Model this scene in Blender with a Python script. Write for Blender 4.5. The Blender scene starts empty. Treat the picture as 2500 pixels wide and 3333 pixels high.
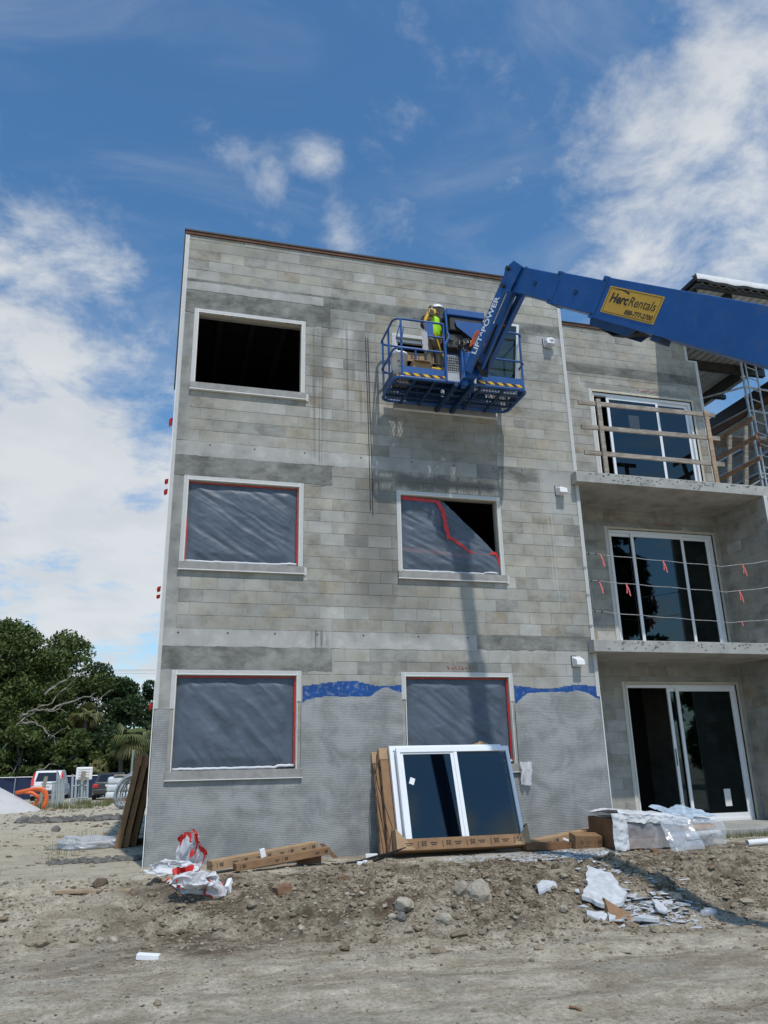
import bpy, math, random
import numpy as np
from mathutils import Vector, Matrix

random.seed(7); rng = np.random.default_rng(7)
sc = bpy.context.scene
col = sc.collection

# ------------------------------------------------------------------ camera
CAM = np.array([0.2001, -11.8882, 1.5984]); FPX = 2514.57
def cam_axes(p, y, r):
    cp, sp, cy, sy, cr, sr = math.cos(p), math.sin(p), math.cos(y), math.sin(y), math.cos(r), math.sin(r)
    f = np.array([sy*cp, cy*cp, sp]); rt = np.array([cy, -sy, 0.0]); u = np.cross(rt, f)
    return rt*cr+u*sr, u*cr-rt*sr, f
RT, UP, FW = cam_axes(0.31498, 0.26963, -0.02178)
cam = bpy.data.objects.new('camera', bpy.data.cameras.new('camera')); col.objects.link(cam)
cam.data.sensor_fit = 'HORIZONTAL'; cam.data.sensor_width = 36.0; cam.data.lens = FPX/2500*36
cam.data.clip_start = 0.05; cam.data.clip_end = 3000
M = Matrix(((RT[0], UP[0], -FW[0], CAM[0]), (RT[1], UP[1], -FW[1], CAM[1]), (RT[2], UP[2], -FW[2], CAM[2]), (0, 0, 0, 1)))
cam.matrix_world = M
sc.camera = cam
def ray(u, v): return RT*(u-1250)/FPX - UP*(v-1666.5)/FPX + FW
def aty(u, v, y):                       # survey helper: line of sight met with the plane Y = y
    d = ray(u, v); return Vector(CAM + d*((y-CAM[1])/d[1]))
def atz(u, v, z):
    d = ray(u, v); return Vector(CAM + d*((z-CAM[2])/d[2]))

# ------------------------------------------------------------------ light
SUN = Vector((-0.15, 1.0, -1.72)).normalized()      # travel direction of sunlight
el = math.asin(-SUN.z); 
sl = bpy.data.lights.new('sun', 'SUN'); sl.energy = 3.3; sl.angle = math.radians(0.9); sl.color = (1.0, 0.955, 0.88)
so = bpy.data.objects.new('sun', sl); col.objects.link(so); so.rotation_euler = SUN.to_track_quat('-Z', 'Y').to_euler()
so.location = (0, -20, 30)
w = bpy.data.worlds.new('World'); sc.world = w; w.use_nodes = True
nt = w.node_tree; nt.nodes.clear()
def nd(t, tree=None, **kw):
    n = (tree or nt).nodes.new(t)
    for k, v in kw.items():
        if k.startswith('i_'): n.inputs[k[2:].replace('_', ' ')].default_value = v
        else: setattr(n, k, v)
    return n
class NB:
    """small node builder"""
    def __init__(s, tree): s.t = tree; s.L = tree.links
    def n(s, t, **kw): return nd(t, s.t, **kw)
    def put(s, sock, v):
        if hasattr(v, 'links') or isinstance(v, bpy.types.NodeSocket): s.L.new(v, sock)
        else: sock.default_value = v
    def m(s, op, a, b=0.0, c=0.0, clamp=False):
        n = s.t.nodes.new('ShaderNodeMath'); n.operation = op; n.use_clamp = clamp
        s.put(n.inputs[0], a); s.put(n.inputs[1], b)
        if len(n.inputs) > 2: s.put(n.inputs[2], c)
        return n.outputs[0]
    def vm(s, op, a, b=(0, 0, 0)):
        n = s.t.nodes.new('ShaderNodeVectorMath'); n.operation = op
        s.put(n.inputs[0], a); s.put(n.inputs[1], b)
        return n.outputs['Value'] if op in ('DOT_PRODUCT', 'LENGTH', 'DISTANCE') else n.outputs[0]
    def mr(s, v, a, b, c=0.0, d=1.0, smooth=True):
        n = s.t.nodes.new('ShaderNodeMapRange'); n.interpolation_type = 'SMOOTHSTEP' if smooth else 'LINEAR'
        s.put(n.inputs['Value'], v)
        for k, x in zip(('From Min', 'From Max', 'To Min', 'To Max'), (a, b, c, d)): s.put(n.inputs[k], x)
        return n.outputs[0]
    def noise(s, vec, scale, detail=4.0, rough=0.55, dist=0.0):
        n = s.t.nodes.new('ShaderNodeTexNoise'); n.inputs['Scale'].default_value = scale
        n.inputs['Detail'].default_value = detail; n.inputs['Roughness'].default_value = rough; n.inputs['Distortion'].default_value = dist
        if vec is not None: s.L.new(vec, n.inputs['Vector'])
        return n.outputs['Fac']
    def mix(s, f, a, b, mode='MIX'):
        n = s.t.nodes.new('ShaderNodeMix'); n.data_type = 'RGBA'; n.blend_type = mode
        s.put(n.inputs[0], f); s.put(n.inputs[6], a if not isinstance(a, tuple) else (*a, 1)[:4]); s.put(n.inputs[7], b if not isinstance(b, tuple) else (*b, 1)[:4])
        return n.outputs[2]
    def scalev(s, vec, sx, sy, sz):
        n = s.t.nodes.new('ShaderNodeMapping'); s.L.new(vec, n.inputs[0]); n.inputs['Scale'].default_value = (sx, sy, sz); return n.outputs[0]
    def sep(s, vec):
        n = s.t.nodes.new('ShaderNodeSeparateXYZ'); s.L.new(vec, n.inputs[0]); return n.outputs
    def comb(s, x, y, z):
        n = s.t.nodes.new('ShaderNodeCombineXYZ')
        for i, v in enumerate((x, y, z)): s.put(n.inputs[i], v)
        return n.outputs[0]
nb = NB(nt)
sky = nt.nodes.new('ShaderNodeTexSky'); sky.sky_type = 'NISHITA'; sky.sun_disc = False
sky.sun_elevation = el; sky.sun_rotation = math.atan2(-SUN.x, -SUN.y) % (2*math.pi)
sky.air_density = 1.0; sky.dust_density = 0.35; sky.ozone_density = 2.2; sky.altitude = 10
tc = nt.nodes.new('ShaderNodeTexCoord'); D = tc.outputs['Generated']
sx, sy, sz = nb.sep(D)
zz = nb.m('ADD', nb.m('MAXIMUM', sz, 0.0), 0.22)
P = nb.comb(nb.m('DIVIDE', sx, zz), nb.m('DIVIDE', sy, zz), nb.m('MULTIPLY', sz, 0.6))
# placed cloud banks: (u, v) sighted in the photograph, angular radius, weight
CL = [(60, 640, .16, .30), (230, 760, .12, .22), (20, 1000, .22, .50), (300, 930, .12, .42), (430, 1050, .10, .34), (230, 1300, .16, .30), (520, 1090, .08, .32),
      (100, 1500, .28, .70), (420, 1560, .26, .58), (350, 1900, .2, .3), (120, 1250, .16, .4), (350, 1900, .24, .50), (-300, 1300, .4, .5),
      (1050, 510, .05, .36), (1020, 500, .03, .1), (1200, 475, .03, .22), (885, 620, .04, .26), (1080, 775, .065, .30), (1150, 790, .05, .2), (930, 740, .035, .18), (1320, 70, .06, .28),
      (2300, 140, .17, .58), (2130, 300, .12, .48), (2420, 60, .20, .60), (2120, 480, .11, .36), (2350, 520, .22, .34), (2150, 780, .22, .34), (2450, 850, .28, .44),
      (1800, 270, .12, .26), (1900, 420, .12, .32), (1950, 560, .14, .26), (1400, 430, .16, .11), (1750, 560, .2, .15), (1950, 700, .2, .20), (2000, 900, .16, .42), (1950, 1000, .12, .3), (1600, 120, .12, .1)]
CLD = [(tuple(ray(u, v)/np.linalg.norm(ray(u, v))), r, wt) for (u, v, r, wt) in CL]+[((.41, -.79, .45), .075, .95), ((.34, -.80, .475), .05, .75), ((.285, -.81, .487), .04, .6), ((.47, -.77, .45), .08, .9), ((-.3, -.8, .3), .4, .4), ((.75, -.5, .3), .3, .4)]
acc = None
for (d, r, wt) in CLD:
    dd_ = Vector(d).normalized(); d = (dd_.x, dd_.y, dd_.z)
    dist = nb.vm('DISTANCE', D, tuple(d))
    t = nb.mr(dist, r, 0.0, 0.0, wt)
    acc = t if acc is None else nb.m('MAXIMUM', nb.m('ADD', acc, nb.m('MULTIPLY', t, 0.25)), t)
n1 = nb.noise(P, 5.2, 12.0, 0.62, 0.22)
n2 = nb.noise(nb.scalev(P, 1.0, 0.55, 1.0), 1.1, 3.0, 0.5, 0.4)
base = nb.m('MULTIPLY', nb.m('SUBTRACT', n2, 0.5), 0.35)
horizon = nb.mr(sz, 0.36, 0.0, 0.0, 0.56)
behind = nb.m('MULTIPLY', nb.mr(sy, 0.1, -0.4, 0.0, 0.25), nb.mr(sz, .50, .25))
dens = nb.m('ADD', nb.m('ADD', nb.m('MULTIPLY', nb.m('SUBTRACT', n1, 0.5), 1.9), base), nb.m('ADD', acc, nb.m('MAXIMUM', horizon, behind)))
cov = nb.mr(dens, 0.16, 0.86)
cov = nb.m('POWER', cov, 1.15)
thin = nb.mr(nb.noise(nb.scalev(P, 1.0, 2.0, 1.0), 1.9, 8.0, 0.62, 0.8), 0.42, 0.8, 0.0, 0.30)
cov = nb.m('MAXIMUM', cov, thin)
shade = nb.mr(nb.noise(P, 5.0, 5.0, 0.5), 0.3, 0.75, 0.72, 1.08)
cloudc = nb.mix(shade, (3.7, 4.2, 4.9), (6.5, 6.75, 6.95))
hs = nt.nodes.new('ShaderNodeHueSaturation'); hs.inputs['Saturation'].default_value = 1.14; hs.inputs['Value'].default_value = 1.22
nt.links.new(sky.outputs[0], hs.inputs['Color'])
skyb = nb.mix(1.0, hs.outputs[0], (.92, 1.14, 1.16), 'MULTIPLY')
skyc = nb.mix(nb.m('MINIMUM', cov, 0.94), skyb, cloudc)
bg = nt.nodes.new('ShaderNodeBackground'); bg.inputs['Strength'].default_value = 0.125
nt.links.new(skyc, bg.inputs['Color'])
wo = nt.nodes.new('ShaderNodeOutputWorld'); nt.links.new(bg.outputs[0], wo.inputs['Surface'])
sc.view_settings.view_transform = 'Standard'; sc.view_settings.look = 'None'; sc.view_settings.exposure = -0.16
sc.view_settings.gamma = 1.0; sc.view_settings.use_curve_mapping = False
sc.cycles.max_bounces = 8; sc.cycles.transparent_max_bounces = 16; sc.cycles.caustics_reflective = False; sc.cycles.caustics_refractive = False

# ------------------------------------------------------------------ object helpers
ORG = {}
def tag(o, label=None, cat=None, group=None, kind=None):
    if label: o['label'] = label
    if cat: o['category'] = cat
    if group: o['group'] = group
    if kind: o['kind'] = kind
    return o
def empty(name, loc, label=None, cat=None, group=None):
    o = bpy.data.objects.new(name, None); col.objects.link(o); o.location = loc; o.empty_display_size = 0.2
    ORG[o.name] = Vector(loc); return tag(o, label, cat, group)
def orthobasis(d):
    d = Vector(d).normalized(); a = Vector((0, 0, 1)) if abs(d.z) < 0.95 else Vector((1, 0, 0))
    x = d.cross(a).normalized(); y = x.cross(d).normalized(); return x, y, d
class MB:
    def __init__(s): s.v = []; s.f = []; s.mi = []; s.k = 0
    def add(s, vs, fs, mi=0):
        b = len(s.v); s.v += [tuple(v) for v in vs]; s.f += [tuple(b+i for i in f) for f in fs]; s.mi += [mi]*len(fs); return s
    def box(s, a, b, mi=0):
        x0, y0, z0 = a; x1, y1, z1 = b
        vs = [(x0, y0, z0), (x1, y0, z0), (x1, y1, z0), (x0, y1, z0), (x0, y0, z1), (x1, y0, z1), (x1, y1, z1), (x0, y1, z1)]
        return s.add(vs, [(0, 3, 2, 1), (4, 5, 6, 7), (0, 1, 5, 4), (1, 2, 6, 5), (2, 3, 7, 6), (3, 0, 4, 7)], mi)
    def obox(s, c, ax, ay, az, mi=0):          # centre and three half-axis vectors
        c, ax, ay, az = Vector(c), Vector(ax), Vector(ay), Vector(az)
        vs = [c-ax-ay-az, c+ax-ay-az, c+ax+ay-az, c-ax+ay-az, c-ax-ay+az, c+ax-ay+az, c+ax+ay+az, c-ax+ay+az]
        return s.add(vs, [(0, 3, 2, 1), (4, 5, 6, 7), (0, 1, 5, 4), (1, 2, 6, 5), (2, 3, 7, 6), (3, 0, 4, 7)], mi)
    def beam(s, p, q, w, h, up=(0, 0, 1), mi=0, w2=None, h2=None):
        p, q = Vector(p), Vector(q); d = (q-p).normalized(); u = Vector(up); x = d.cross(u)
        x = x.normalized() if x.length > 1e-4 else Vector((1, 0, 0)); y = x.cross(d).normalized()
        w2 = w if w2 is None else w2; h2 = h if h2 is None else h2
        vs = []
        for c, ww, hh in ((p, w, h), (q, w2, h2)):
            for a, b in ((-1, -1), (1, -1), (1, 1), (-1, 1)): vs.append(c+x*a*ww/2+y*b*hh/2)
        return s.add(vs, [(3, 2, 1, 0), (4, 5, 6, 7), (0, 1, 5, 4), (1, 2, 6, 5), (2, 3, 7, 6), (3, 0, 4, 7)], mi)
    def tube(s, pts, r, n=8, closed=False, mi=0, r2=None):
        pts = [Vector(p) for p in pts]; N = len(pts); vs = []; fs = []
        d0 = (pts[1]-pts[0]).normalized(); X, Y, _ = orthobasis(d0)
        for i, p in enumerate(pts):
            if closed: d = (pts[(i+1) % N]-pts[i-1])
            else: d = pts[min(i+1, N-1)]-pts[max(i-1, 0)]
            d.normalize(); X = (X-d*X.dot(d)); X = X.normalized() if X.length > 1e-5 else orthobasis(d)[0]; Y = d.cross(X)
            rr = r if r2 is None else r+(r2-r)*i/(N-1)
            for k in range(n):
                a = 2*math.pi*k/n; vs.append(p+X*math.cos(a)*rr+Y*math.sin(a)*rr)
        R = N if closed else N-1
        for i in range(R):
            for k in range(n):
                a = i*n+k; b = i*n+(k+1) % n; c = ((i+1) % N)*n+(k+1) % n; d = ((i+1) % N)*n+k; fs.append((a, b, c, d))
        if not closed: fs.append(tuple(range(n))[::-1]); fs.append(tuple((N-1)*n+k for k in range(n)))
        return s.add(vs, fs, mi)
    def prism(s, poly, off, mi=0):             # closed polygon (3D points) extruded by a vector
        poly = [Vector(p) for p in poly]; off = Vector(off); n = len(poly)
        vs = poly+[p+off for p in poly]
        fs = [tuple(range(n)), tuple(range(2*n-1, n-1, -1))]+[(i, i+n, (i+1) % n+n, (i+1) % n) for i in range(n)]
        return s.add(vs, fs, mi)
    def build(s, name, mats, parent=None, smooth=False, bevel=0.0, seg=2, autos=False):
        org = ORG.get(parent.name, Vector((0, 0, 0))) if parent else None
        if org is None:
            a = np.array(s.v); mn, mx = a.min(0), a.max(0); org = Vector(((mn[0]+mx[0])/2, (mn[1]+mx[1])/2, mn[2]))
            loc = org
        else: loc = Vector((0, 0, 0))
        me = bpy.data.meshes.new(name)
        me.from_pydata([(v[0]-org[0], v[1]-org[1], v[2]-org[2]) for v in s.v], [], s.f)
        if not isinstance(mats, (list, tuple)): mats = [mats]
        for m in mats: me.materials.append(m)
        me.polygons.foreach_set('material_index', s.mi)
        if smooth: me.polygons.foreach_set('use_smooth', [True]*len(me.polygons))
        me.update(); me.validate()
        import bmesh
        bm = bmesh.new(); bm.from_mesh(me); bmesh.ops.recalc_face_normals(bm, faces=bm.faces); bm.to_mesh(me); bm.free()
        o = bpy.data.objects.new(name, me); col.objects.link(o); o.location = loc
        ORG[o.name] = org
        if parent: o.parent = parent
        if bevel > 0:
            b = o.modifiers.new('bevel', 'BEVEL'); b.width = bevel; b.segments = seg; b.limit_method = 'ANGLE'; b.angle_limit = math.radians(40)
        return o
def npmesh(name, V, Fq, mats, parent=None, smooth=False, mi=None, attr=None):
    """numpy mesh; Fq is (n,4) or (n,3)"""
    V = np.asarray(V, dtype=np.float32); Fq = np.asarray(Fq, dtype=np.int32); k = Fq.shape[1]
    org = ORG.get(parent.name, Vector((0, 0, 0))) if parent else None
    if org is None:
        mn, mx = V.min(0), V.max(0); org = Vector(((mn[0]+mx[0])/2, (mn[1]+mx[1])/2, mn[2])); loc = org
    else: loc = Vector((0, 0, 0))
    V = V-np.array(org, dtype=np.float32)
    me = bpy.data.meshes.new(name); me.vertices.add(len(V)); me.vertices.foreach_set('co', V.ravel())
    me.loops.add(Fq.size); me.loops.foreach_set('vertex_index', Fq.ravel()); me.polygons.add(len(Fq))
    me.polygons.foreach_set('loop_start', np.arange(0, Fq.size, k, dtype=np.int32)); me.polygons.foreach_set('loop_total', np.full(len(Fq), k, dtype=np.int32))
    if not isinstance(mats, (list, tuple)): mats = [mats]
    for m in mats: me.materials.append(m)
    if mi is not None: me.polygons.foreach_set('material_index', np.asarray(mi, dtype=np.int32))
    me.polygons.foreach_set('use_smooth', np.full(len(Fq), bool(smooth)))
    if attr is not None:
        a = me.attributes.new('tone', 'FLOAT_COLOR', 'FACE'); a.data.foreach_set('color', np.asarray(attr, dtype=np.float32).ravel())
    me.update(calc_edges=True)
    o = bpy.data.objects.new(name, me); col.objects.link(o); o.location = loc; ORG[o.name] = org
    if parent: o.parent = parent
    return o
def vnoise(x, y, seed=0, oct=4, lac=2.0, gain=0.5):
    x = np.asarray(x, dtype=float); y = np.asarray(y, dtype=float); out = np.zeros(np.broadcast(x, y).shape); a = 1.0; tot = 0
    for o in range(oct):
        xi = np.floor(x).astype(np.int64); yi = np.floor(y).astype(np.int64); fx = x-xi; fy = y-yi
        fx = fx*fx*(3-2*fx); fy = fy*fy*(3-2*fy)
        def h(i, j):
            n = (i*374761393+j*668265263+(seed+o*17)*1442695041) & 0xffffffff
            n = ((n ^ (n >> 13))*1274126177) & 0xffffffff
            return ((n ^ (n >> 16)) & 0xffff)/65535.0
        v = (h(xi, yi)*(1-fx)+h(xi+1, yi)*fx)*(1-fy)+(h(xi, yi+1)*(1-fx)+h(xi+1, yi+1)*fx)*fy
        out += a*v; tot += a; a *= gain; x = x*lac+13.7; y = y*lac+7.3
    return out/tot-0.5
def sst(a, b, x):
    t = np.clip((x-a)/(b-a), 0, 1); return t*t*(3-2*t)

# ------------------------------------------------------------------ materials
def mat(name, base=(.5, .5, .5), rough=.6, metal=0.0, spec=.5, var=0.0, vscale=6.0, bump=0.0, bscale=60.0, dirt=None, dscale=3.0, damt=.4, coat=0, alpha=1.0, trans=0.0, emit=None):
    m = bpy.data.materials.new(name); m.use_nodes = True; t = m.node_tree; b = NB(t); p = t.nodes['Principled BSDF']
    p.inputs['Roughness'].default_value = rough; p.inputs['Metallic'].default_value = metal; p.inputs['Specular IOR Level'].default_value = spec
    if coat: p.inputs['Coat Weight'].default_value = coat; p.inputs['Coat Roughness'].default_value = .15
    if trans: p.inputs['Transmission Weight'].default_value = trans
    if alpha < 1: p.inputs['Alpha'].default_value = alpha
    geo = t.nodes.new('ShaderNodeTexCoord').outputs['Object']
    c = (*base, 1)
    out = None
    if var > 0:
        f = b.noise(geo, vscale, 5.0, .6)
        lo = tuple(x*(1-var) for x in base); hi = tuple(min(1, x*(1+var)) for x in base)
        out = b.mix(b.mr(f, .3, .7, smooth=False), lo, hi)
    if dirt:
        f = b.mr(b.noise(geo, dscale, 6.0, .65, .5), .5, .72)
        out = b.mix(b.m('MULTIPLY', f, damt), out if out is not None else base, dirt)
    if out is not None: t.links.new(out, p.inputs['Base Color'])
    else: p.inputs['Base Color'].default_value = c
    if bump > 0:
        bn = t.nodes.new('ShaderNodeBump'); bn.inputs['Strength'].default_value = 1.0; bn.inputs['Distance'].default_value = bump
        t.links.new(b.noise(geo, bscale, 4.0, .6), bn.inputs['Height']); t.links.new(bn.outputs[0], p.inputs['Normal'])
    return m
BLUE = mat('blue_paint', (.010, .078, .27), .40, spec=.5, var=.16, vscale=2.5, dirt=(.06, .10, .17), dscale=5, damt=.6, coat=.15, bump=.0008, bscale=20)
BLUED = mat('blue_paint_shaded', (.008, .035, .10), .45, var=.25, vscale=5, dirt=(.02, .03, .05), dscale=5, damt=.7)  # darkened copy of the blue; underside shade of the basket put into colour
BLACK = mat('black_rubber', (.012, .012, .013), .5, var=.3)
STEELD = mat('dark_steel', (.045, .043, .04), .5, metal=.3, var=.3, vscale=4)
CHROME = mat('chrome_rod', (.6, .6, .6), .15, metal=1)
WHITEF = mat('white_vinyl', (.80, .82, .84), .3, spec=.5, var=.03)
WHITEP = mat('white_plastic', (.78, .78, .77), .4, var=.05)
STYRO = mat('styrofoam', (.85, .86, .88), .8, bump=.003, bscale=300)
GALV = mat('galvanised', (.42, .43, .44), .42, metal=.55, var=.25, vscale=12, dirt=(.2, .18, .16), dscale=8, damt=.4)
HOSEO = mat('orange_hose', (.55, .10, .025), .55, var=.3)
CARD = mat('cardboard', (.26, .15, .075), .8, var=.18, vscale=7, dirt=(.17, .09, .045), dscale=4, damt=.5, bump=.002, bscale=40)
CARDL = mat('cardboard_light', (.40, .26, .145), .8, var=.12, vscale=7, dirt=(.25, .15, .08), dscale=5, damt=.4)
CARDD = mat('cardboard_damp', (.17, .085, .038), .8, var=.25, vscale=7)
INK = mat('print_ink', (.04, .03, .025), .8)
REDT = mat('red_tape', (.56, .022, .018), .4, var=.15)
PINK = mat('pink_ribbon', (.75, .17, .17), .5, var=.2)
YEL = mat('yellow_plastic', (.72, .42, .02), .4, var=.1)
def wood(name, a, b_):
    m = bpy.data.materials.new(name); m.use_nodes = True; t = m.node_tree; b = NB(t); p = t.nodes['Principled BSDF']; p.inputs['Roughness'].default_value = .8
    g = t.nodes.new('ShaderNodeTexCoord').outputs['Object']
    f = b.noise(b.scalev(g, 2.0, 14, 30), 2.0, 5, .6, .6); f2 = b.noise(g, 5, 3)
    t.links.new(b.mix(b.mr(b.m('ADD', f, b.m('MULTIPLY', f2, .5)), .5, 1.0), a, b_), p.inputs['Base Color']); return m
WOODG = wood('weathered_lumber', (.16, .13, .105), (.42, .37, .31))
WOODB = wood('new_lumber', (.27, .18, .115), (.46, .34, .23))
WOODR = wood('brown_lumber', (.13, .07, .04), (.30, .18, .10))

def glass_mat(name, tint=(.02, .03, .035), transp=.25, rough=.02, ior=2.0):
    m = bpy.data.materials.new(name); m.use_nodes = True; t = m.node_tree; b = NB(t); t.nodes.clear()
    out = t.nodes.new('ShaderNodeOutputMaterial')
    df = t.nodes.new('ShaderNodeBsdfTransparent'); df.inputs[0].default_value = (*[min(1, transp+x) for x in tint], 1)
    gl = t.nodes.new('ShaderNodeBsdfGlossy'); gl.inputs['Roughness'].default_value = rough; gl.inputs['Color'].default_value = (.42, .54, .58, 1)
    fr = t.nodes.new('ShaderNodeFresnel'); fr.inputs[0].default_value = ior
    mx = t.nodes.new('ShaderNodeMixShader'); t.links.new(b.m('MULTIPLY', fr.outputs[0], 1.15, clamp=True), mx.inputs[0]); t.links.new(df.outputs[0], mx.inputs[1]); t.links.new(gl.outputs[0], mx.inputs[2])
    t.links.new(mx.outputs[0], out.inputs[0]); return m
GLASS = glass_mat('tinted_glass')
CARGLASS = mat('car_glass', (.01, .012, .015), .05, spec=.8)

def poly_sheet(name, base, alpha, bump=.004, rough=.32):
    m = bpy.data.materials.new(name); m.use_nodes = True; t = m.node_tree; b = NB(t); p = t.nodes['Principled BSDF']
    g = t.nodes.new('ShaderNodeTexCoord').outputs['Object']
    p.inputs['Base Color'].default_value = (*base, 1); p.inputs['Roughness'].default_value = rough; p.inputs['Specular IOR Level'].default_value = .6
    n = b.noise(g, 2.0, 5, .6, .8)
    t.links.new(b.mr(n, .3, .7, alpha-.08, min(1, alpha+.1)), p.inputs['Alpha'])
    bn = t.nodes.new('ShaderNodeBump'); bn.inputs['Distance'].default_value = bump
    t.links.new(b.noise(b.scalev(g, 1, 1, .5), 14, 5, .6, 1.2), bn.inputs['Height']); t.links.new(bn.outputs[0], p.inputs['Normal'])
    return m
SHEET = poly_sheet('window_film', (.13, .165, .215), .66, .0012, .50)
CLEAR = poly_sheet('clear_wrap', (.66, .71, .78), .36, .004, .18)
MILKY = poly_sheet('milky_plastic', (.74, .75, .77), .74, .003, .45)

# perforated white bead: diamond holes cut with transparency
def bead_mat():
    m = bpy.data.materials.new('perforated_bead'); m.use_nodes = True; t = m.node_tree; b = NB(t); p = t.nodes['Principled BSDF']
    g = t.nodes.new('ShaderNodeNewGeometry').outputs['Position']; x, y, z = b.sep(g)
    p.inputs['Base Color'].default_value = (.74, .74, .72, 1); p.inputs['Roughness'].default_value = .45
    s = 2*math.pi/.026
    a = b.m('SINE', b.m('MULTIPLY', b.m('ADD', b.m('ADD', x, y), z), s)); c = b.m('SINE', b.m('MULTIPLY', b.m('SUBTRACT', b.m('ADD', x, y), z), s))
    h = b.m('MULTIPLY', a, c)
    t.links.new(b.m('SUBTRACT', 1.0, b.m('MULTIPLY', b.mr(h, -.02, .08, smooth=False), .95)), p.inputs['Alpha']); return m
BEAD = bead_mat(); BEADS = mat('bead_nose', (.76, .76, .74), .45, var=.05)

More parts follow.
